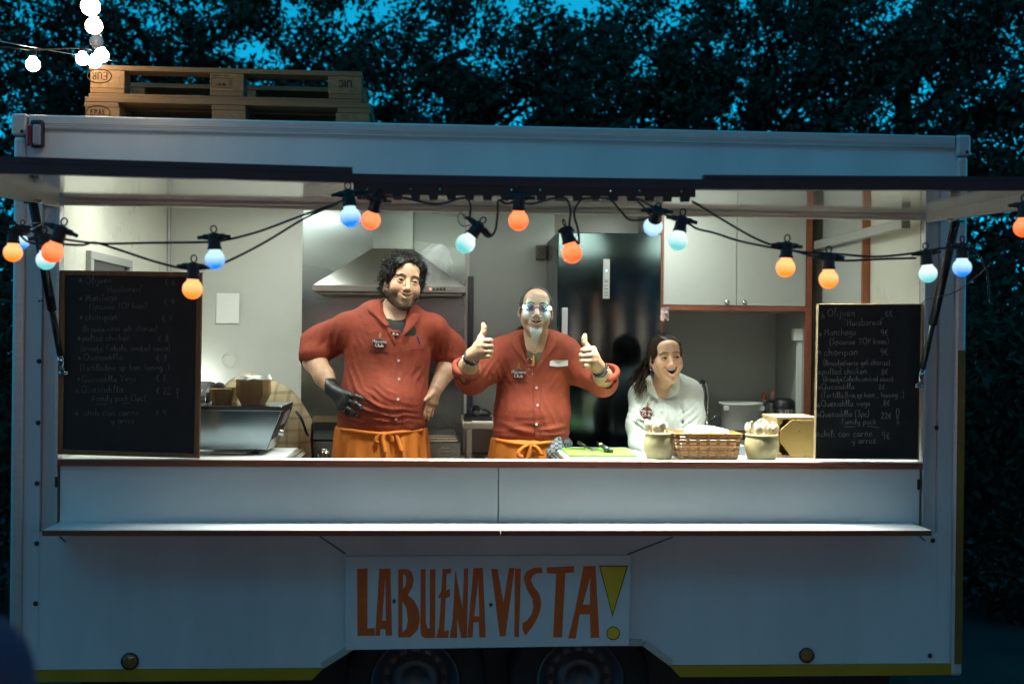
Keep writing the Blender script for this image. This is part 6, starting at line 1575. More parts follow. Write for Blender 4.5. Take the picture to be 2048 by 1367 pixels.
# ------------------------------------------------------------------ the tall bearded cook
def cook_one():
    Y = .66; k = S(Y)
    Pn = Person('big curly haired bearded cook in rust red shirt, hands on hips, one black glove', (PX(768, Y), Y, ZF+.0))
    sk = (.60, .355, .225)
    p = lambda px, py, dy=0.0: P(px, py, Y+dy)
    # shirt -----------------------------------------------------------
    lo = p(575, 880, -.34); hi = p(960, 575, .30); F = Field((lo[0], Y-.34, p(768, 905)[2]), (hi[0], Y+.30, p(768, 575)[2]), .0065)
    F.ell(p(776, 705, .02), (.195, .150, .235), k=.03)
    F.ell(p(766, 800, -.01), (.200, .190, .165), k=.08)
    F.ell(p(764, 850, .0), (.200, .175, .10), k=.06)
    F.cap(p(705, 652, .03), p(858, 652, .03), .058, .056, k=.07)
    F.cap(p(745, 628, .035), p(812, 628, .035), .050, .050, k=.06)
    F.chain([p(690, 660, .03), p(648, 682, .08), p(626, 692, .08)], [.072, .073, .067], k=.05)
    F.chain([p(870, 662, .03), p(893, 694, .10), p(905, 708, .12)], [.066, .067, .062], k=.05)
    F.cap(p(633, 688, .06), p(627, 708, .02), .070, .066, k=.03)
    F.cap(p(903, 700, .10), p(899, 716, .08), .062, .060, k=.03)
    folds(F, 11, .0055, 26, (1, .6, 1)); folds(F, 12, .0022, 70, (1, 1, .8))
    # drapes: pulled cloth at armpits and waist, roll over the apron
    for a, b, r in ((p(700, 690, -.16), p(730, 745, -.17), .007), (p(690, 705, -.14), p(716, 790, -.18), .006), (p(846, 700, -.13), p(830, 770, -.16), .006), (p(735, 800, -.205), p(768, 822, -.21), .007), (p(722, 815, -.19), p(770, 838, -.205), .006), (p(705, 775, -.17), p(745, 800, -.20), .005)):
        drape(F, a, b, r*1.1, .013)
    for a, b in ((p(712, 700, -.175), p(738, 770, -.19)), (p(838, 690, -.145), p(825, 760, -.18)), (p(728, 806, -.21), p(775, 832, -.215)), (p(660, 668, -.01), p(636, 700, .0))):
        drape(F, a, b, -.008, .011)
    for q in ((p(623, 712, -.02)), (p(897, 720, .05))): pass
    crease(F, 101, p(768, 838, -.18), (.17, .14, .07), (1, 0, -.12), .0075, .030); crease(F, 102, p(712, 735, -.14), (.06, .10, .12), (.45, 0, -1), .0065, .030)
    crease(F, 103, p(840, 735, -.12), (.06, .10, .12), (-.4, 0, -1), .0065, .030); crease(F, 104, p(655, 682, .0), (.085, .12, .075), (.35, 0, 1), .0085, .032); crease(F, 105, p(890, 690, .05), (.06, .10, .07), (.3, 0, 1), .0075, .028)
    crease(F, 106, p(735, 795, -.18), (.09, .10, .08), (1, 0, -.55), .0070, .026); crease(F, 107, p(790, 740, -.15), (.10, .08, .12), (.15, 0, 1), .0030, .040); crease(F, 108, p(720, 660, -.08), (.07, .1, .05), (1, 0, .35), .0045, .03)
    # cuffs
    for c_, d_, r_ in ((p(627, 713, .03), np.array((.12, -.35, -.9)), .066), (p(897, 719, .09), np.array((-.25, -.25, -.9)), .059)):
        d_ = d_/np.linalg.norm(d_); u = np.cross(d_, (0, 1, 0)); u /= np.linalg.norm(u); w = np.cross(d_, u)
        ring = [c_+r_*(u*math.cos(a)+w*math.sin(a)) for a in np.linspace(0, 2*math.pi, 15)]
        F.chain(ring, [.0125]*15, k=.010); F.cap(c_+d_*.004, c_+d_*.10, r_*.86, r_*.86, k=.008, sub=True)
    # neck opening
    for a, b, r0, r1 in ((p(789, 630, -.13), p(793, 692, -.19), .060, .008), (p(790, 606, -.03), p(789, 632, -.13), .062, .058)): F.cap(a, b, r0, r1, k=.008, sub=True)
    V, Q = F.mesh(); mesh_np('shirt', V, Q, M_red, Pn.root, True); B = bvh_of(V, Q)
    # body ------------------------------------------------------------
    G_ = Field((lo[0], Y-.34, p(768, 900)[2]), (hi[0], Y+.3, p(768, 585)[2]), .007)
    G_.ell(p(776, 705, .02), (.178, .134, .220), k=.03); G_.ell(p(766, 800, .0), (.183, .172, .150), k=.08)
    G_.cap(p(700, 650, .03), p(862, 652, .03), .052, .05, k=.06); G_.cap(p(786, 655, .03), p(797, 600, .0), .062, .056, k=.04)
    G_.chain([p(690, 660, .03), p(648, 682, .08), p(626, 694, .08)], [.06, .056, .05], k=.03)
    G_.chain([p(870, 662, .03), p(893, 694, .10), p(903, 706, .12)], [.055, .054, .05], k=.03)
    G_.chain([p(626, 692, .08), p(630, 722, .02), p(648, 752, -.06), p(659, 770, -.10)], [.049, .051, .043, .034], k=.02)
    G_.chain([p(903, 706, .12), p(891, 742, .05), p(872, 778, .0)], [.046, .043, .032], k=.02)
    V2, Q2 = G_.mesh(); Pn.add_body(V2, Q2, sk)
    # bare hand on the hip
    H = Field(p(833, 845, -.16)-(0, .03, .0), p(905, 760, .12)+(0, .05, .0), .0036)
    w = p(872, 776, .0); kn = [p(853, 800, -.045), p(858, 804, -.035), p(864, 806, -.022), p(869, 806, -.008)]
    hand_chain(H, w, kn, [[kn[0], p(847, 815, -.06), p(845, 824, -.065), p(845.5, 832, -.06)], [kn[1], p(851.5, 820, -.052), p(849, 829, -.055), p(848.5, 837, -.05)],
        [kn[2], p(858.5, 821, -.04), p(857, 830, -.042), p(856.5, 837, -.038)], [kn[3], p(865.5, 818, -.02), p(864, 826, -.022), p(863.5, 832, -.02)],
        [p(866, 785, -.03), p(856, 794, -.065), p(850, 800, -.075)]], [.0095, .0098, .0094, .0082, .0115], wr=.029)
    V2, Q2 = H.mesh(); Pn.add_body(V2, Q2, sk)
    # gloved hand: glove is clothing over the hand
    H = Field(p(640, 842, -.30), p(735, 755, -.02)+(0, 0, 0), .0036)
    w = p(662, 775, -.11); H.cap(p(652, 762, -.085), w, .0385, .036, k=.01)
    kn = [p(698, 791, -.20), p(694, 800, -.20), p(688, 808, -.19), p(681, 813, -.17)]
    for kk in kn: H.cap(w, kk, .030, .017, k=.014)
    for a, b in zip(kn[:-1], kn[1:]): H.cap(a, b, .017, .017, k=.012)
    for pts, r in zip([[kn[0], p(711, 792, -.232), p(720, 795, -.238), p(727, 799, -.235)], [kn[1], p(711, 806, -.235), p(720, 813, -.240), p(727, 819, -.236)], [kn[2], p(702, 820, -.225), p(709, 827, -.228), p(714, 832, -.222)],
                       [kn[3], p(690, 823, -.20), p(696, 829, -.205), p(700, 832, -.20)], [p(672, 782, -.10), p(682, 800, -.09), p(690, 812, -.10)]], [.0105, .0108, .0105, .0092, .012]):
        H.chain(pts, list(np.linspace(r, r*.86, len(pts))), k=.007)
    folds(H, 21, .0005, 160)
    V2, Q2 = H.mesh(); mesh_np('glove', V2, Q2, mat('black nitrile', (.010, .011, .013), .36, bump=.14, bscale=60, spec=.5), Pn.root, True)
    # head ------------------------------------------------------------
    c = dict(skin=sk, jaw=1.18, chin=-.006, mw=.0295, lift=.0135, ou=.0032, ol=.0105, eye=.0052, lip=.0038, stub=(.060, .036, .022), stubk=.93, gaze=(.05, .02), teeth=(.0075, 0), trange=(1, 12), nose=1.02, lash=.0021, mtilt=.0)
    Pn.head(c, p(806, 564, -.02), Rm(16, 2, 8.5), .965, brow=((.008, .006, .005), .0020, .0225, .002))
    Pn.close_body(skin_mat('skin of the bearded cook'))
    T = Pn.T
    # hair: base volume and curls
    HF = Field((-.125, -.105, -.09), (.125, .14, .165), .004)
    HF.ell((0, .018, .070), (.088, .100, .062), k=.03)
    for s in (-1, 1): HF.ell((s*.074, .022, .022), (.026, .060, .062), k=.03)
    HF.ell((0, .075, .01), (.072, .045, .085), k=.03)
    HF.ell((-.040, -.048, .082), (.048, .040, .030), k=.025); HF.ell((.02, -.045, .098), (.05, .038, .026), k=.02)
    HF.ell((-.070, -.025, .030), (.018, .03, .045), k=.02); HF.ell((-.074, .03, -.035), (.018, .035, .035), k=.02); HF.ell((.076, .005, .035), (.016, .03, .05), k=.02)
    folds(HF, 31, .011, 75); folds(HF, 32, .007, 150)
    HF.ell((0.010, -.100, .024), (.060, .056, .072), k=.01, sub=True)
    HF.ell((-.092, .006, -.010), (.026, .024, .032), k=.008, sub=True)
    HV, HQ = HF.mesh(); M_hair = mat('black curly hair', (.007, .006, .0055), .55, var=.3, vscale=60, bump=.3, bscale=130, spec=.3)
    mesh_np('hair', T(HV), HQ, M_hair, Pn.root, True)
    rg = np.random.default_rng(8); pick = HV[rg.choice(len(HV), 1700)]; cen = np.array((0, .015, .03)); st = []
    for q in pick:
        if (q[1] < -.030 and q[2] < .098 and abs(q[0]-.012) < .062) or (q[0] < -.06 and abs(q[1]-.005) < .030 and q[2] < .022): continue
        d = q-cen; d /= np.linalg.norm(d); t1 = np.cross(d, rg.normal(size=3)); t1 /= np.linalg.norm(t1); t2 = np.cross(d, t1)
        R_ = rg.uniform(.004, .011); L_ = rg.uniform(.015, .042); turns = rg.uniform(1.0, 2.2); ph = rg.random()*6
        st.append([q-d*.008+d*L_*.36*t+t1*(t*L_*.8)+R_*(t2*math.cos(ph+turns*6.28*t)+d*math.sin(ph+turns*6.28*t)) for t in np.linspace(0, 1, 11)])
    mb = strand_mesh(st, .0017, .0009, 3); mb.v = [tuple(v) for v in T(np.array(mb.v))]; mb.build('hair_curls', M_hair, Pn.root)['kind'] = 'stuff'
    # short beard hairs
    V = Pn.hV; x, y, z = V.T; rg = np.random.default_rng(9)
    m = ((z < -.060) & (y < .02) & (np.abs(x) > .030+.25*np.maximum(0, -.098-z)) | (z < -.096) & (y < -.01)) & (z > -.135)
    m &= ~((np.abs(x) < .036) & (z > -.086)); m |= (np.abs(x) > .054) & (z < -.025) & (z > -.07) & (y < .01) & (y > -.045)
    idx = np.where(m)[0]; idx = rg.choice(idx, min(2400, len(idx))); st = []
    for q in V[idx]:
        n_ = q-np.array((0, 0, -.04)); n_ /= np.linalg.norm(n_); d = n_*.4+np.array((0, -.1, -.9))+rg.normal(size=3)*.25; d /= np.linalg.norm(d)
        st.append([q, q+d*.003+n_*.0010, q+d*.0055+n_*.0012])
    mb = strand_mesh(st, .0007, .0004, 3); mb.v = [tuple(v) for v in T(np.array(mb.v))]; mb.build('beard', mat('brown beard', (.040, .024, .015), .6), Pn.root)['kind'] = 'stuff'
    # undershirt and necklace
    U_ = Field(p(740, 720, -.20), p(840, 622, .12), .006); U_.ell(p(776, 705, .02), (.183, .142, .226), k=.03); U_.cap(p(772, 665, -.02), p(806, 665, -.02), .075, .075, k=.03)
    U_.cap(p(787, 640, .0), p(794, 600, -.03), .078, .085, k=.005, sub=True); U_.cap(p(787, 645, .05), p(787, 600, .05), .072, .09, k=.005, sub=True)
    V2, Q2 = U_.mesh(); mesh_np('undershirt', V2, Q2, mat('black jersey', (.010, .010, .012), .8, bump=.1, bscale=200), Pn.root, True)
    for i, (px, py) in enumerate(((784, 664), (787, 668), (791, 671), (795, 669), (797, 665))):
        q = ray_px(B, px, py, .006); q = p(px, py, -.17) if q is None else q
        mb = MB(); mb.lathe([(0, -.006), (.0055, -.003), (.0055, .003), (0, .006)], q, (0, -1, 0), 10); mb.build('necklace_bead', mat('bone bead', (.55, .5, .42), .35) if i % 2 else M_black, Pn.root, True)
    # collar, placket, pocket
    flap('collar', B, [[(766, 602), (772, 625), (781, 652)], [(748, 605), (757, 630), (772, 655)], [(729, 617), (742, 624), (756, 636)]], [.020, .024, .014], M_red, Pn.root, .005)
    flap('collar', B, [[(816, 628), (811, 650), (799, 676)], [(832, 622), (828, 646), (812, 668)], [(845, 630), (838, 640), (828, 652)]], [.018, .024, .014], M_red, Pn.root, .005)
    flap('lapel', B, [[(781, 652), (788, 668), (793, 688)], [(772, 655), (780, 672), (791, 692)]], [.008, .006], M_red, Pn.root, .003)
    seam('placket_seam', B, [(804, 690), (806, 740), (806, 790), (805, 850)], .0013, M_redd, Pn.root); seam('placket_seam', B, [(792, 700), (791, 760), (790, 800), (787, 850)], .0009, M_redd, Pn.root)
    seam('pocket_seam', B, [(824, 700), (826, 727), (838, 732), (853, 726), (852, 697)], .0009, M_redd, Pn.root, n=3); seam('pocket_hem', B, [(823, 699), (852, 696)], .0014, M_redd, Pn.root)
    seam('shoulder_seam', B, [(693, 640), (697, 665), (700, 690)], .0011, M_redd, Pn.root); seam('shoulder_seam', B, [(868, 640), (872, 665), (868, 690)], .0011, M_redd, Pn.root)
    seam('pen', B, [(835, 672), (838, 680), (840, 687)], .0032, mat('blue pen', (.02, .03, .16), .3), Pn.root, .004)
    buttons(B, [(797, 721), (798, 758), (796, 798), (792, 838)], M_btn, Pn.root)
    logo(B, 759, 686, 12.5, Pn.root, .06)
    # apron
    zt, zb = p(765, 852)[2], .62
    A = apron_field(PX(764, Y), Y+.005, zt, zb, .205, .180, .236, .215, 4, amp=.022, nf=15)
    V2, Q2 = A.mesh(); mesh_np('apron', V2, Q2, M_apron, Pn.root, True); AB = bvh_of(V2, Q2)
    band = [P(px, py, 0) for px, py in ()]
    pts = [ray_px(AB, px, py, .004) for px, py in ((682, 858), (705, 861), (735, 865), (765, 867), (800, 864), (845, 860))]; pts = [q for q in pts if q is not None]
    o = MB().tube(spline(pts, 5), .0085, 8).build('waistband', M_apron, Pn.root, True)
    for nm, ln, wd_ in (('bow_loop', [(764, 866), (756, 872), (752, 881), (754, 884)], .010), ('bow_tail', [(768, 867), (766, 878), (768, 892), (770, 905)], .009), ('bow_tail', [(788, 864), (794, 876), (800, 892), (803, 902)], .010), ('bow_loop', [(775, 866), (782, 872), (784, 884)], .009)):
        q = spline([np.array((*a, 0.)) for a in ln], 5); V3 = []
        for a in q:
            c_ = ray_px(AB, a[0], a[1], .010)
            if c_ is None: continue
            V3 += [c_+(-wd_, .002, 0), c_+(0, -.003, 0), c_+(wd_, .002, 0)]
        n = len(V3)//3; o = mesh_np(nm, np.array(V3), [(3*i+j, 3*i+j+1, 3*i+j+4, 3*i+j+3) for i in range(n-1) for j in range(2)], M_apron, Pn.root, True); sm = o.modifiers.new('thick', 'SOLIDIFY'); sm.thickness = .003
    legs(764, Y, .10, .80, Pn.root)
cook_one()

# ------------------------------------------------------------------ the cook with both thumbs up
def cook_two():
    Y = .60
    Pn = Person('cook in rust red shirt giving two thumbs up, glowing glasses and white goatee', (PX(1062, Y), Y, ZF))
    sk = (.46, .275, .165); sk2 = (.46, .285, .19)
    p = lambda px, py, dy=0.0: P(px, py, Y+dy)
    F = Field((p(893, 700)[0], Y-.42, p(1060, 900)[2]), (p(1245, 700)[0], Y+.24, p(1060, 640)[2]), .0062)
    F.ell(p(1067, 765, .02), (.165, .120, .215), k=.03); F.ell(p(1064, 832, .0), (.172, .145, .125), k=.07); F.ell(p(1061, 868, 0), (.170, .14, .06), k=.05)
    F.cap(p(1008, 702, .03), p(1124, 698, .03), .060, .060, k=.06); F.cap(p(1042, 682, .03), p(1100, 680, .03), .040, .040, k=.06)
    F.chain([p(1003, 708, .02), p(966, 740, -.05), p(943, 757, -.10)], [.066, .064, .060], k=.05)
    F.chain([p(1130, 704, .02), p(1170, 742, -.04), p(1203, 763, -.10)], [.064, .062, .058], k=.05)
    F.cap(p(940, 757, -.09), p(931, 742, -.15), .062, .060, k=.04); F.cap(p(1207, 765, -.10), p(1211, 752, -.15), .056, .056, k=.04)
    folds(F, 41, .0050, 28, (1, .6, 1)); folds(F, 42, .0020, 75)
    for a, b, r in ((p(1010, 745, -.12), p(1050, 800, -.145), .006), (p(1120, 745, -.11), p(1085, 790, -.135), .006), (p(1000, 850, -.13), p(1070, 868, -.16), .007), (p(960, 735, -.11), p(990, 752, -.07), .007), (p(1160, 742, -.10), p(1190, 770, -.15), .007), (p(1090, 862, -.15), p(1140, 850, -.11), .006)): drape(F, a, b, r*1.1, .013)
    for a, b in ((p(1020, 740, -.13), p(1058, 790, -.15)), (p(975, 730, -.09), p(998, 762, -.06)), (p(1150, 730, -.06), p(1180, 760, -.14)), (p(1005, 860, -.14), p(1075, 876, -.16))): drape(F, a, b, -.008, .011)
    crease(F, 111, p(1060, 868, -.13), (.17, .14, .06), (1, 0, .05), .0075, .028); crease(F, 112, p(1015, 745, -.09), (.06, .10, .10), (.5, 0, -1), .0065, .028); crease(F, 113, p(1120, 745, -.09), (.06, .10, .10), (-.5, 0, -1), .0065, .028)
    crease(F, 114, p(965, 735, -.08), (.08, .12, .07), (.7, 0, 1), .0085, .028); crease(F, 115, p(1170, 738, -.08), (.08, .12, .07), (-.7, 0, 1), .0085, .028); crease(F, 116, p(1040, 800, -.12), (.10, .08, .10), (.25, 0, 1), .0040, .034); crease(F, 117, p(1100, 810, -.12), (.08, .08, .10), (-.3, 0, 1), .0040, .034)
    for c_, d_, r_ in ((p(934, 736, -.17), np.array((.20, -.55, .80)), .054), (p(1212, 746, -.17), np.array((-.25, -.50, .80)), .048)):
        d_ = d_/np.linalg.norm(d_); u = np.cross(d_, (0, 1, 0)); u /= np.linalg.norm(u); w = np.cross(d_, u)
        ring = [c_+r_*(u*math.cos(a)+w*math.sin(a)) for a in np.linspace(0, 2*math.pi, 17)]
        F.chain(ring, [.0125]*17, k=.010); F.cap(c_-d_*.03, c_+d_*.12, r_*.84, r_*.84, k=.008, sub=True)
    for a, b, r0, r1 in ((p(1071, 690, -.100), p(1067, 762, -.130), .058, .010), (p(1071, 660, -.02), p(1071, 690, -.100), .056, .056)): F.cap(a, b, r0, r1, k=.006, sub=True)
    V, Q = F.mesh(); mesh_np('shirt', V, Q, M_red, Pn.root, True); B = bvh_of(V, Q)
    G_ = Field((p(893, 700)[0], Y-.42, p(1060, 895)[2]), (p(1245, 700)[0], Y+.24, p(1060, 645)[2]), .0065)
    G_.ell(p(1067, 765, .02), (.150, .104, .200), k=.03); G_.ell(p(1064, 832, .0), (.155, .128, .11), k=.07); G_.cap(p(1008, 702, .03), p(1124, 698, .03), .045, .045, k=.05); G_.cap(p(1070, 715, .03), p(1072, 662, .0), .058, .055, k=.04)
    G_.cap(p(1062, 715, -.005), p(1080, 715, -.005), .05, .05, k=.04)
    G_.chain([p(1003, 708, .02), p(966, 740, -.05), p(938, 754, -.11)], [.05, .046, .043], k=.03); G_.chain([p(1130, 704, .02), p(1170, 742, -.04), p(1208, 763, -.11)], [.05, .046, .040], k=.03)
    G_.chain([p(938, 754, -.11), p(937, 732, -.20), p(945, 711, -.27)], [.042, .040, .0285], k=.02); G_.chain([p(1208, 763, -.11), p(1206, 752, -.18), p(1197, 736, -.25)], [.040, .039, .028], k=.02)
    V2, Q2 = G_.mesh(); Pn.add_body(V2, Q2, sk)
    # right fist (left in the picture)
    hd = -.31
    H = Field(p(932, 725, hd)-(0, .075, 0), p(1000, 640, hd)+(0, .09, 0), .0030)
    w = p(945, 710, hd+.035); kn = [p(962, 681, hd-.020), p(961, 691.5, hd-.026), p(962, 702, hd-.026), p(964, 711, hd-.020)]
    for kk in kn: H.cap(w, kk, .026, .0135, k=.014)
    for a, b in zip(kn[:-1], kn[1:]): H.cap(a, b, .0145, .0145, k=.010)
    H.ell(p(962, 697, hd+.012), (.034, .030, .040), k=.012)
    for i, (kk, xe, r) in enumerate(zip(kn, (983, 984, 983.5, 980.5), (.0118, .0120, .0115, .0105))):
        y_ = [681.5, 692, 702.5, 711.5][i]; pip = p(xe-3, y_+(-.3 if i < 2 else .4), hd-.030); dip = p(xe-1, y_+.8, hd+.006); tip = p(xe-15, y_+1.5, hd+.022)
        H.chain([kk, pip, dip, tip], [r, r*1.0, r*.92, r*.86], k=.0035)
    H.chain([p(954, 697, hd+.012), p(962, 676, hd-.004), p(967.5, 664, hd-.004), p(968.5, 655, hd+.0), p(966.5, 648.5, hd+.006)], [.018, .0150, .0112, .0108, .0088], k=.007)
    V2, Q2 = H.mesh(); Pn.add_body(V2, Q2, sk)
    nb = p(965.5, 651, hd-.008)
    # left fist (right in the picture)
    hd = -.29
    H = Field(p(1145, 750, hd)-(0, .075, 0), p(1215, 660, hd)+(0, .09, 0), .0030)
    w = p(1195, 733, hd+.04); kn = [p(1186, 699, hd-.018), p(1188.5, 710, hd-.024), p(1188, 721, hd-.024), p(1184, 729, hd-.018)]
    for kk in kn: H.cap(w, kk, .026, .0135, k=.014)
    for a, b in zip(kn[:-1], kn[1:]): H.cap(a, b, .0145, .0145, k=.010)
    H.ell(p(1182, 714, hd+.014), (.032, .030, .042), k=.012)
    for i, (kk, xe, r) in enumerate(zip(kn, (1166, 1162, 1162, 1170), (.0118, .0120, .0115, .0105))):
        y_ = [700.5, 711, 721.5, 731][i]; pip = p(xe+1, y_, hd-.030); dip = p(xe, y_+.8, hd+.004); tip = p(xe+13, y_+1.2, hd+.022)
        H.chain([kk, pip, dip, tip], [r, r*1.0, r*.92, r*.86], k=.0035)
    H.chain([p(1184, 712, hd+.016), p(1174, 694, hd-.002), p(1169, 685, hd-.003), p(1168.5, 677, hd), p(1170, 670.5, hd+.003)], [.018, .0150, .0112, .0110, .0090], k=.007)
    V2, Q2 = H.mesh(); Pn.add_body(V2, Q2, sk)
    # head
    c = dict(skin=sk2, thr=.058, lash=.0021, jaw=.86, mw=.027, lift=.009, ou=.0045, ol=.0075, eye=.0048, lip=.0028, stub=(.26, .21, .19), stubk=.35, scalp=(.10, .075, .065), teeth=(.006, 0), trange=(5, 8), nose=1.12, ym=-.0985, zm=-.064)
    Pn.head(c, p(1071.5, 622, -.03), Rm(-2, 6, 2.5), .93, brow=((.03, .022, .018), .0016, .021, -.002))
    Pn.close_body(skin_mat('skin of the goateed cook')); T = Pn.T
    # cropped hair round a bald front, thin tail at the neck
    HF = Field((-.10, -.10, -.07), (.10, .125, .135), .003); HF.ell((0, .016, .034), (.0785, .098, .0875), k=.01)
    HF.ell((0, -.085, .050), (.0735, .085, .060), k=.008, sub=True); HF.ell((0, -.05, -.075), (.12, .16, .085), k=.008, sub=True)
    folds(HF, 51, .0012, 260); HV, HQ = HF.mesh(); M_h = mat('short dark hair', (.022, .017, .015), .6, var=.4, vscale=120, bump=.6, bscale=300); mesh_np('hair', T(HV), HQ, M_h, Pn.root, True)
    rg = np.random.default_rng(3); st = []
    for k_ in range(26):
        a = np.array((-.035+rg.normal()*.006, .085, -.055)); e = np.array((-.085+rg.normal()*.008, .06+rg.normal()*.01, -.100+rg.normal()*.012)); st.append(spline([a, (a+e)/2+(0, .01, .004), e], 4))
    mb = strand_mesh(st, .0016, .0008, 3); mb.v = [tuple(v) for v in T(np.array(mb.v))]; mb.build('pony_tail', M_h, Pn.root)
    # white goatee: many hairs hanging from the chin
    st = []
    for k_ in range(1300):
        a = np.array((rg.normal()*.0125, -.080+rg.normal()*.006, -.088-abs(rg.normal())*.010)); a[0] = np.clip(a[0], -.026, .026)
        if k_ < 140: a = np.array((math.copysign(.024+rg.normal()*.003, rg.normal()), -.072+rg.normal()*.004, -.076-rg.random()*.02))
        L_ = rg.uniform(.040, .078)*(1-.45*(a[0]/.026)**2); e = a+np.array((-a[0]*.50+rg.normal()*.004, -.004+rg.normal()*.006, -L_))
        m_ = (a+e)/2+np.array((rg.normal()*.003, -.010+rg.normal()*.003, 0)); st.append(spline([a, m_, e], 3))
    mb = strand_mesh(st, .0011, .0005, 3); mb.v = [tuple(v) for v in T(np.array(mb.v))]; mb.build('goatee', mat('white beard hair', (.60, .57, .50), .6), Pn.root)['kind'] = 'stuff'
    # purple glasses with two lamps at the hinges
    M_fr = mat('purple glasses frame', (.13, .010, .07), .3); rootg = MB()
    for s in (-1, 1):
        ring = [(s*.031+.0205*math.cos(a), -.1005+.004*abs(math.cos(a))*(1 if s*math.cos(a) > 0 else 0), .000+.0145*math.sin(a)) for a in np.linspace(0, 2*math.pi, 22, endpoint=False)]
        rootg.tube(ring, .0021, 6, closed=True); rootg.tube([(s*.051, -.097, .005), (s*.066, -.078, .006), (s*.079, .012, .010)], .0022, 6)
    rootg.tube([(-.011, -.1015, .003), (0, -.104, .006), (.011, -.1015, .003)], .0026, 6); rootg.v = [tuple(v) for v in T(np.array(rootg.v))]; gl = rootg.build('glasses', M_fr, Pn.root, True)
    for s in (-1, 1):
        mb = MB(); mb.lathe([(0, 0), (.019, .0002), (.019, -.001), (0, -.0012)], (s*.031, -.1003, 0), (0, -1, 0), 20); mb.v = [tuple(v) for v in T(np.array(mb.v)*np.array((1, 1, .74)))]
        mb.build('lens', mat('tinted lens', (.02, .05, .06), .05, alpha=.45, spec=.8), gl, True)
        q = T((s*.0585, -.0985, .004)); mb = MB(); mb.lathe([(0, .011), (.0055, .010), (.0075, .005), (.0075, 0), (0, 0)], q, (s*.12, -1, 0), 14)
        lamp_ = mb.build('clip_lamp', mat('glasses lamp', (.5, .9, 1), .3, emis=(.30, .85, 1.0), estr=60.0), gl, True)
        ld = bpy.data.lights.new('clip_light', 'POINT'); ld.energy = .20; ld.color = (.0, .60, 1.0); ld.shadow_soft_size = .008
        lo_ = bpy.data.objects.new('clip_light', ld); COL.objects.link(lo_); lo_.parent = lamp_; lo_.location = Vector(T((s*.064, -.112, .004)))-wloc(lamp_)
    # olive undershirt
    U_ = Field(p(1035, 770, -.19), p(1110, 660, .10), .005); U_.ell(p(1067, 765, .02), (.155, .111, .206), k=.03); U_.cap(p(1056, 722, -.012), p(1086, 722, -.012), .055, .055, k=.03)
    U_.cap(p(1071, 690, -.09), p(1066, 735, -.11), .042, .006, k=.004, sub=True); U_.cap(p(1071, 690, .0), p(1071, 660, .0), .068, .07, k=.005, sub=True)
    V2, Q2 = U_.mesh(); mesh_np('undershirt', V2, Q2, mat('olive jersey', (.085, .085, .045), .85, bump=.1, bscale=200), Pn.root, True)
    flap('collar', B, [[(1042, 664), (1042, 692), (1058, 735)], [(1034, 668), (1033, 690), (1046, 718)], [(1024, 676), (1022, 688), (1030, 702)]], [.020, .024, .014], M_red, Pn.root, .005)
    flap('collar', B, [[(1096, 662), (1093, 692), (1076, 738)], [(1104, 666), (1104, 692), (1090, 718)], [(1116, 676), (1114, 690), (1106, 700)]], [.020, .024, .014], M_red, Pn.root, .005)
    seam('placket_seam', B, [(1077, 735), (1068, 765), (1067, 800), (1069, 868)], .0014, M_redd, Pn.root); seam('placket_seam', B, [(1087, 740), (1081, 780), (1080, 820), (1081, 868)], .0009, M_redd, Pn.root)
    seam('pocket_seam', B, [(1098, 728), (1100, 778), (1118, 785), (1136, 775), (1137, 726)], .0009, M_redd, Pn.root, n=3)
    patch('pocket_paper', B, [(1100, 722), (1104, 720), (1136, 720), (1136, 731), (1116, 733), (1099, 731)], .010, mat('folded white paper', (.78, .78, .76), .7), Pn.root, .002)
    buttons(B, [(1073, 775), (1075, 810), (1073, 848)], M_btn, Pn.root); logo(B, 1037.5, 747, 12.5, Pn.root, .03)
    # spectacles and orange whistle hanging on the chest
    q = lambda px, py: (lambda r: r if r is not None else p(px, py, -.15))(ray_px(B, px, py, .010))
    MB().tube([q(1059, 722), q(1062, 722), q(1064, 716)], .003, 8).build('pendant_cord', M_black, Pn.root, True)
    MB().tube([q(1067, 711), q(1067, 722), q(1066, 731)], [.003, .0055, .0055], 10).build('orange_pendant', mat('orange plastic', (.8, .2, .02), .35), Pn.root, True)
    for cy_ in (723, 745): MB().tube([q(1059+6*math.cos(a), cy_+8*math.sin(a)) for a in np.linspace(0, 2*math.pi, 16, endpoint=False)], .0011, 5, closed=True).build('hanging_glasses', M_chrome, Pn.root, True)
    # watch and studded bracelet
    def band(c_, d_, r, name, m, th, wd_, parent=None):
        d_ = np.asarray(d_, float); d_ /= np.linalg.norm(d_); mb = MB(); mb.lathe([(r, -wd_), (r+th, -wd_), (r+th, wd_), (r, wd_), (r, -wd_)], c_, d_, 28); return mb.build(name, m, parent or Pn.root)
    d1 = p(945, 711, -.27)-p(937, 732, -.20); c1 = p(943, 714.5, -.262)
    w_ = band(c1, d1, .0305, 'watch_strap', M_black, .004, .012)
    dd = d1/np.linalg.norm(d1); u = np.cross(dd, (0, 1, 0)); u /= np.linalg.norm(u); v_ = np.cross(u, dd)
    for ang, nm in ((.4, 'watch_case'),):
        q_ = c1+(.034)*(u*math.cos(2.2)+v_*math.sin(-1.2)); mb = MB(); mb.lathe([(0, .008), (.012, .008), (.015, .004), (.015, 0)], c1+np.array((.018, -.031, -.010)), (.35, -.9, -.25), 20); mb.build(nm, M_chrome, w_, True)
        mb = MB(); mb.lathe([(0, .0085), (.0115, .0082)], c1+np.array((.018, -.031, -.010)), (.35, -.9, -.25), 20); mb.build('watch_dial', M_black, w_, True)
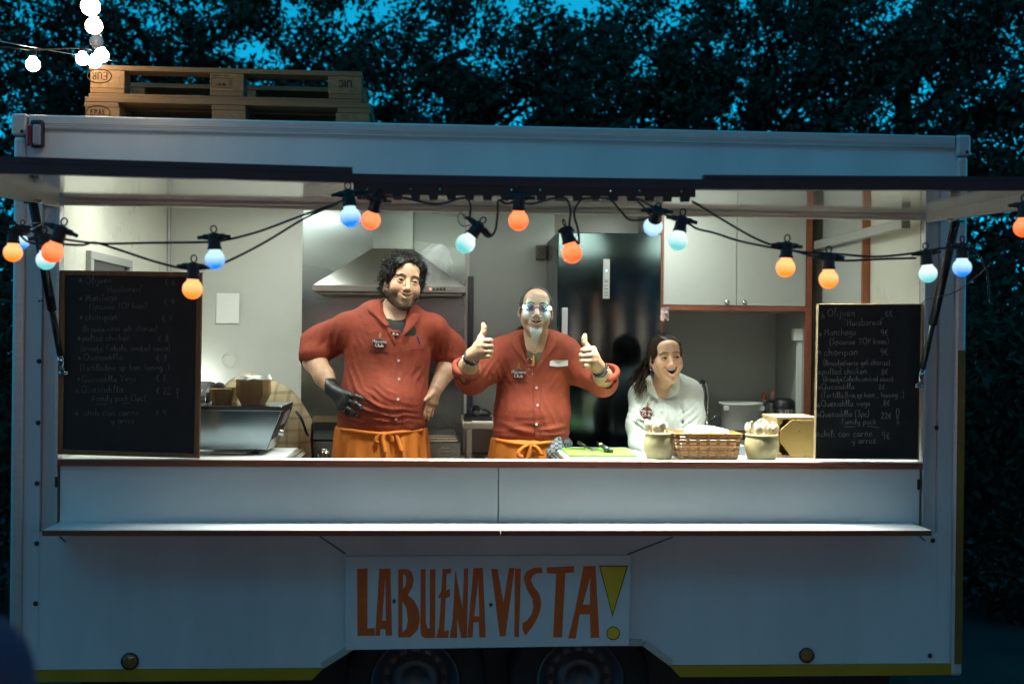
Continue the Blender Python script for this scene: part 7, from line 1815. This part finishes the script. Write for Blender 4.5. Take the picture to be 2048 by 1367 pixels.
    for k_ in range(12):
        a = 2*math.pi*k_/12; qq = c1-dd*.013+.0355*(u*math.cos(a)+v_*math.sin(a)); mb = MB(); mb.lathe([(.001, -.004), (.004, 0), (.001, .004)], qq, qq-c1, 8); mb.build('chain_link', M_chrome, w_, True)
    d2 = p(1197, 736, -.25)-p(1206, 752, -.18); c2 = p(1199, 738.5, -.242); w_ = band(c2, d2, .0295, 'bracelet', M_black, .005, .014)
    dd = d2/np.linalg.norm(d2); u = np.cross(dd, (0, 1, 0)); u /= np.linalg.norm(u); v_ = np.cross(u, dd)
    for k_ in range(18):
        a = 2*math.pi*k_/18; qq = c2-dd*.010+.0355*(u*math.cos(a)+v_*math.sin(a)); mb = MB(); mb.lathe([(.0035, -.001), (.003, .002), (0, .003)], qq, qq-(c2-dd*.010), 8); mb.build('stud', M_chrome, w_, True)
    # apron and checked tea towel
    zt = p(1060, 874)[2]; A = apron_field(PX(1058, Y), Y+.005, zt, .62, .165, .145, .192, .18, 14, amp=.022, nf=15)
    V2, Q2 = A.mesh(); mesh_np('apron', V2, Q2, M_apron, Pn.root, True); AB = bvh_of(V2, Q2)
    pts = [ray_px(AB, px, py, .004) for px, py in ((992, 879), (1020, 884), (1050, 888), (1085, 886), (1110, 882))]; pts = [q_ for q_ in pts if q_ is not None]
    MB().tube(spline(pts, 5), .009, 8).build('waistband', M_apron, Pn.root, True)
    for nm, ln, wd_ in (('bow_loop', [(1060, 889), (1048, 894), (1038, 906), (1042, 914)], .012), ('bow_loop', [(1064, 889), (1074, 896), (1082, 910)], .012), ('bow_tail', [(1062, 890), (1060, 904), (1056, 918)], .010)):
        qs = spline([np.array((*a, 0.)) for a in ln], 5); V3 = []
        for a in qs:
            c_ = ray_px(AB, a[0], a[1], .013)
            if c_ is None: continue
            V3 += [c_+(-wd_, .002, 0), c_+(0, -.004, 0), c_+(wd_, .002, 0)]
        n = len(V3)//3; o = mesh_np(nm, np.array(V3), [(3*i+j, 3*i+j+1, 3*i+j+4, 3*i+j+3) for i in range(n-1) for j in range(2)], M_apron, Pn.root, True); sm = o.modifiers.new('thick', 'SOLIDIFY'); sm.thickness = .003
    mt = mat('checked towel', (.30, .33, .35), .9, bump=.2, bscale=60); N = mt.node_tree.nodes; L = mt.node_tree.links
    tc = N.new('ShaderNodeTexCoord'); ck = N.new('ShaderNodeTexChecker'); ck.inputs['Scale'].default_value = 62; ck.inputs[1].default_value = (.20, .225, .24, 1); ck.inputs[2].default_value = (.045, .055, .065, 1)
    L.new(tc.outputs['Object'], ck.inputs[0]); L.new(ck.outputs[0], N['Principled BSDF'].inputs['Base Color'])
    TW = Field(p(1080, 925, -.16), p(1156, 860, .16), .006)
    TW.chain([p(1100, 880, -.06), p(1118, 878, -.03), p(1136, 886, .0)], [.030, .036, .022], k=.02); TW.chain([p(1108, 884, -.09), p(1110, 905, -.11), p(1114, 925, -.11)], [.036, .042, .042], k=.02); TW.chain([p(1120, 888, -.02), p(1124, 910, -.03)], [.03, .03], k=.02)
    folds(TW, 71, .007, 60, (1, 1, .3)); V2, Q2 = TW.mesh(); mesh_np('tea_towel', V2, Q2, mt, Pn.root, True)
    legs(1058, Y, .09, .80, Pn.root)
cook_two()

# ------------------------------------------------------------------ the laughing woman
def woman():
    Y = .62
    Pn = Person('laughing woman in white shirt with dark ponytail leaning on the counter', (PX(1330, .70), .72, ZF))
    sk = (.60, .36, .235); p = lambda px, py, dy=0.0: P(px, py, Y+dy)
    F = Field((p(1240, 800)[0], Y-.40, ZCT-.012), (p(1422, 800)[0], Y+.34, p(1330, 735)[2]), .0058)
    F.ell(p(1332, 825, .10), (.135, .125, .19), k=.03); F.cap(p(1288, 786, .03), p(1374, 782, .03), .058, .060, k=.06); F.cap(p(1312, 768, .03), p(1352, 766, .03), .036, .036, k=.05)
    F.ell(p(1318, 845, -.01), (.085, .085, .10), k=.05); F.ell(p(1352, 845, -.01), (.07, .085, .10), k=.05)
    F.ell(p(1330, 905, .14), (.14, .13, .12), k=.06)
    F.chain([p(1283, 795, .02), p(1277, 850, -.06), p(1279, 886, -.10)], [.056, .050, .044], k=.04); F.chain([p(1279, 888, -.10), p(1300, 897, -.20), p(1330, 899, -.24)], [.042, .036, .030], k=.03)
    F.chain([p(1382, 792, .02), p(1387, 830, -.02), p(1384, 868, -.08)], [.056, .048, .043], k=.04); F.chain([p(1384, 872, -.08), p(1366, 884, -.14), p(1345, 890, -.18)], [.042, .036, .030], k=.03)
    folds(F, 61, .0042, 34, (1, .6, 1)); folds(F, 62, .0018, 90)
    for a, b, r in ((p(1268, 800, -.05), p(1282, 850, -.11), .005), (p(1380, 810, -.04), p(1368, 850, -.08), .005), (p(1365, 800, -.05), p(1362, 850, -.09), .006), (p(1300, 800, -.04), p(1296, 850, -.08), .005)): drape(F, a, b, r*1.1, .013)
    for a, b in ((p(1362, 790, -.05), p(1366, 870, -.10)), (p(1300, 810, -.06), p(1294, 870, -.12)), (p(1380, 850, -.07), p(1395, 862, -.10)), (p(1272, 846, -.11), p(1290, 862, -.13))): F.cap(a, b, .006, .004, k=.012, sub=True)
    crease(F, 121, p(1282, 850, -.06), (.05, .10, .08), (.8, 0, -.6), .013, .026); crease(F, 122, p(1382, 850, -.05), (.05, .10, .08), (-.8, 0, -.5), .008, .026); crease(F, 123, p(1360, 815, -.04), (.05, .09, .10), (-.3, 0, 1), .007, .028)
    crease(F, 124, p(1300, 815, -.05), (.05, .09, .10), (.3, 0, 1), .011, .028); crease(F, 125, p(1330, 850, -.08), (.07, .08, .06), (.2, 0, 1), .0050, .03)
    for a, b, r0, r1 in ((p(1329, 774, -.06), p(1326, 808, -.10), .056, .014), (p(1330, 750, -.0), p(1329, 774, -.06), .054, .056)): F.cap(a, b, r0, r1, k=.008, sub=True)
    V, Q = F.mesh(); mesh_np('shirt', V, Q, M_whitec, Pn.root, True); B = bvh_of(V, Q)
    G_ = Field((p(1240, 800)[0], Y-.36, ZCT-.05), (p(1422, 800)[0], Y+.34, p(1330, 740)[2]), .0065)
    G_.ell(p(1332, 825, .10), (.118, .108, .175), k=.03); G_.cap(p(1288, 786, .03), p(1374, 782, .03), .042, .044, k=.05); G_.cap(p(1330, 795, .04), p(1328, 752, .0), .052, .046, k=.04); G_.cap(p(1316, 800, .03), p(1342, 800, .03), .052, .052, k=.04)
    G_.chain([p(1283, 795, .02), p(1277, 850, -.06), p(1279, 886, -.10), p(1300, 897, -.20), p(1330, 899, -.24)], [.04, .034, .03, .027, .023], k=.03); G_.chain([p(1382, 792, .02), p(1387, 830, -.02), p(1384, 868, -.08), p(1366, 884, -.14), p(1345, 890, -.18)], [.04, .034, .03, .027, .022], k=.03)
    V2, Q2 = G_.mesh(); Pn.add_body(V2, Q2, sk)
    # hands resting on each other on the counter
    H = Field(p(1325, 915, -.32), p(1400, 870, -.10), .0036)
    for w, kn0, d, r in ((p(1330, 899, -.24), p(1352, 903, -.255), 1, .009), (p(1345, 890, -.18), p(1330, 893, -.215), -1, .009)):
        kn = [kn0+np.array((0, -.026+.017*i, .002)) for i in range(4)]
        hand_chain(H, w, kn, [[q, q+np.array((d*.030, -.002, -.004)), q+np.array((d*.050, 0, -.010)), q+np.array((d*.064, .002, -.016))] for q in kn]+[[w+np.array((d*.01, -.02, 0)), w+np.array((d*.035, -.045, -.004)), w+np.array((d*.055, -.05, -.010))]], [r]*4+[.0105], wr=.022, palm_r=.011)
    V2, Q2 = H.mesh(); V2[:, 2] = np.maximum(V2[:, 2], ZCT-.001); Pn.add_body(V2, Q2, sk)
    c = dict(skin=sk, thr=.082, jaw=.93, chin=-.010, mw=.0335, lift=.015, ou=.005, ol=.0285, zm=-.058, eye=.0054, lip=.0034, lipc=(.52, .20, .17), teeth=(.0105, .005), trange=(1, 12), nose=.98, gaze=(.45, .02), lash=.0023, lash2=True, iris=(.03, .035, .04))
    Pn.head(c, p(1332, 716.5, -.05), Rm(4, 2, -4), .875, brow=((.10, .055, .028), .0012, .0235, .000))
    Pn.close_body(skin_mat('skin of the laughing woman')); T = Pn.T
    M_h = mat('dark brown hair', (.030, .019, .013), .45, var=.35, vscale=20, bump=.15, bscale=240, spec=.2)
    HF = Field((-.105, -.105, -.10), (.105, .13, .15), .0032); HF.ell((0, .018, .040), (.0825, .103, .0900), k=.01); HF.ell((0, .07, -.01), (.060, .05, .075), k=.03)
    HF.ell((0, -.100, .012), (.064, .080, .066), k=.012, sub=True); HF.ell((0, -.03, -.080), (.095, .095, .085), k=.012, sub=True)
    for s in (-1, 1): HF.ell((s*.085, .004, -.018), (.022, .028, .036), k=.008, sub=True)
    folds(HF, 81, .0010, 300); HV, HQ = HF.mesh(); mesh_np('hair', T(HV), HQ, M_h, Pn.root, True)
    rg = np.random.default_rng(12); st = []; tie = np.array((-.030, .118, .000))
    c0 = np.array((0, .020, .035)); rr_ = np.array((.0835, .104, .0915))
    for q in HV[rg.choice(len(HV), 1100)]:
        if q[1] > .10: continue
        pts = [q+(q-c0)*.004]; L_ = rg.uniform(.035, .075); cur = q.copy(); lift_ = rg.uniform(.002, .022)
        for k_ in range(5):
            n_ = (cur-c0)/rr_**2; n_ /= np.linalg.norm(n_); d = tie-cur; d -= n_*(d@n_); d /= np.linalg.norm(d)+1e-6
            cur = cur+d*L_/5; e_ = cur-c0; f_ = np.linalg.norm(e_/rr_)
            if f_ < 1.0: cur = c0+e_/f_
            pts.append(cur+(cur-c0)*lift_)
        st.append(pts)
    mb = strand_mesh(st, .0010, .0007, 3); mb.v = [tuple(v) for v in T(np.array(mb.v))]; mb.build('combed_hair', M_h, Pn.root)['kind'] = 'stuff'
    st = []; tw = T(tie)
    ends = [p(1262, 764, -.02), p(1274, 783, -.06), p(1282, 785, -.07), p(1290, 775, -.06)]
    for k_ in range(170):
        e = ends[rg.integers(0, 4)]+rg.normal(size=3)*np.array((.009, .012, .014)); m1 = p(1291, 735, .04)+rg.normal(size=3)*np.array((.012, .014, .012)); m2 = m1*.45+e*.55+rg.normal(size=3)*.007+np.array((-.006, -.01, .010))
        st.append(spline([tw+rg.normal(size=3)*.006, m1, m2, e], 4))
    for k_ in range(14): st.append(spline([tw, p(1285, 738, .02)+rg.normal(size=3)*.01, p(1268, 752, .0)+rg.normal(size=3)*.006, p(1257+rg.normal()*2, 763, -.01)], 4))
    strand_mesh(st, .0020, .0008, 3).build('pony_tail', M_h, Pn.root)['kind'] = 'stuff'
    q = T((-.080, .004, -.046)); MB().tube([q+.008*np.array((math.cos(a)*.5, -math.cos(a)*.8, math.sin(a))) for a in np.linspace(0, 2*math.pi, 14, endpoint=False)], .0018, 6, closed=True).build('earring', M_chrome, Pn.root, True)
    flap('collar', B, [[(1302, 745), (1304, 766), (1322, 802)], [(1294, 752), (1296, 774), (1310, 796)], [(1284, 768), (1288, 780), (1300, 786)]], [.018, .022, .012], M_whitec, Pn.root, .004)
    flap('collar', B, [[(1349, 742), (1346, 766), (1328, 803)], [(1356, 744), (1356, 768), (1344, 792)], [(1360, 750), (1361, 772), (1358, 790)]], [.018, .022, .012], M_whitec, Pn.root, .004)
    M_ws = cloth('white seam', (.45, .47, .46)); seam('placket_seam', B, [(1326, 804), (1326, 830), (1324, 864)], .0011, M_ws, Pn.root); seam('placket_seam', B, [(1334, 800), (1335, 830), (1332, 864)], .0008, M_ws, Pn.root)
    buttons(B, [(1322.5, 822), (1323, 850)], mat('white button', (.7, .7, .66), .35), Pn.root); logo(B, 1293, 825, 12.5, Pn.root, .08)
    J = Field(p(1240, 960, -.05), p(1425, 885, .34), .008); J.ell(p(1332, 940, .16), (.15, .14, .17), k=.03); V2, Q2 = J.mesh(); mesh_np('jeans', V2, Q2, cloth('blue denim', (.04, .07, .13)), Pn.root, True)
    xc = PX(1332, .78)
    for s in (-1, 1):
        mb = MB(); mb.lathe([(.001, 1.13), (.085, 1.13), (.078, .95), (.056, .68), (.05, .5), (.042, ZF+.05), (.001, ZF+.05)], (xc+s*.08, .80, 0), (0, 0, 1), 16); mb.build('trouser_leg', MATS['blue denim'], Pn.root, True)
        f = Field((xc+s*.08-.06, .60, ZF-.01), (xc+s*.08+.06, .90, ZF+.12), .008); f.cap((xc+s*.08, .67, ZF+.035), (xc+s*.08, .84, ZF+.045), .034, .038, k=.02); V2, Q2 = f.mesh(); V2[:, 2] = np.maximum(V2[:, 2], ZF+.001); mesh_np('shoe', V2, Q2, M_shoe, Pn.root, True)
woman()
# ------------------------------------------------------------------ a visitor close to the camera, out of focus at the lower left edge
def visitor():
    Y = -3.05; b = P(-352, 700, Y); b[2] = 0
    Pn = Person('blurred visitor in dark purple jacket cut by the lower left picture corner', b)
    c = lambda dx, dy, z: (b[0]+dx, b[1]+dy, z)
    F = Field(c(-.36, -.25, .70), c(.36, .25, 1.36), .011)
    F.ell(c(0, 0, 1.12), (.19, .13, .24), k=.04); F.ell(c(0, 0, .90), (.18, .14, .18), k=.06); F.cap(c(-.15, 0, 1.26), c(.15, 0, 1.26), .07, .07, k=.06); F.cap(c(0, .01, 1.27), c(0, .01, 1.33), .07, .062, k=.04)
    for s in (-1, 1): F.chain([c(s*.17, 0, 1.25), c(s*.235, -.03, 1.02), c(s*.22, .08, .82)], [.068, .056, .044], k=.04)
    folds(F, 201, .005, 26); V, Q = F.mesh(); mesh_np('jacket', V, Q, cloth('purple jacket cloth', (.06, .045, .10)), Pn.root, True)
    G_ = Field(c(-.34, -.22, .62), c(.34, .24, 1.42), .011); G_.ell(c(0, 0, 1.12), (.17, .11, .22), k=.04); G_.cap(c(0, .01, 1.25), c(0, .02, 1.40), .055, .052, k=.03)
    for s in (-1, 1):
        G_.chain([c(s*.16, 0, 1.24), c(s*.235, -.03, 1.02), c(s*.22, .09, .80), c(s*.215, .11, .74)], [.05, .045, .034, .028], k=.03)
    V, Q = G_.mesh(); sk = (.48, .30, .20); Pn.add_body(V, Q, sk)
    for s in (-1, 1):
        H = Field(c(s*.215-.06, .02, .58), c(s*.215+.06, .22, .78), .006); w = np.array(c(s*.215, .11, .74)); kn = [w+(0, .035-.022*i, -.075) for i in range(4)]
        hand_chain(H, w, kn, [[q, q+(s*-.004, .002, -.035), q+(s*-.010, .004, -.060)] for q in kn]+[[w+(0, .03, -.02), w+(s*-.01, .05, -.06), w+(s*-.012, .048, -.085)]], [.009]*4+[.011]); V, Q = H.mesh(); Pn.add_body(V, Q, sk)
    Pn.head(dict(skin=sk, mw=.026, lift=.004, ou=.0005, ol=.0005), c(0, .015, 1.485), Rm(170, 0, 0), .95, brow=((.03, .02, .015), .001, .022, .001))
    Pn.close_body(skin_mat('skin of the visitor')); T = Pn.T
    HF = Field((-.11, -.11, -.12), (.11, .135, .15), .005); HF.ell((0, .02, .038), (.084, .106, .092), k=.01); HF.ell((0, .06, -.03), (.07, .05, .08), k=.03); HF.ell((0, -.1, .0), (.068, .085, .075), k=.012, sub=True); folds(HF, 202, .002, 160)
    V, Q = HF.mesh(); mesh_np('hair', T(V), Q, mat('brown hair', (.03, .02, .014), .6, bump=.4, bscale=160), Pn.root, True)
    for s in (-1, 1):
        mb = MB(); mb.lathe([(.001, .86), (.095, .86), (.085, .6), (.06, .4), (.055, .1), (.001, .1)], c(s*.095, 0, 0), (0, 0, 1), 16); mb.build('trouser_leg', M_trous, Pn.root, True)
        f = Field(c(s*.095-.07, -.12, -.01), c(s*.095+.07, .24, .15), .009); f.cap(c(s*.095, -.05, .045), c(s*.095, .15, .04), .045, .04, k=.02); f.cap(c(s*.095, -.03, .05), c(s*.095, -.02, .12), .045, .05, k=.02); V, Q = f.mesh(); V[:, 2] = np.maximum(V[:, 2], 0.001); mesh_np('shoe', V, Q, M_shoe, Pn.root, True)
visitor()
print('SCRIPT TIME', round(time.time()-T0, 1))
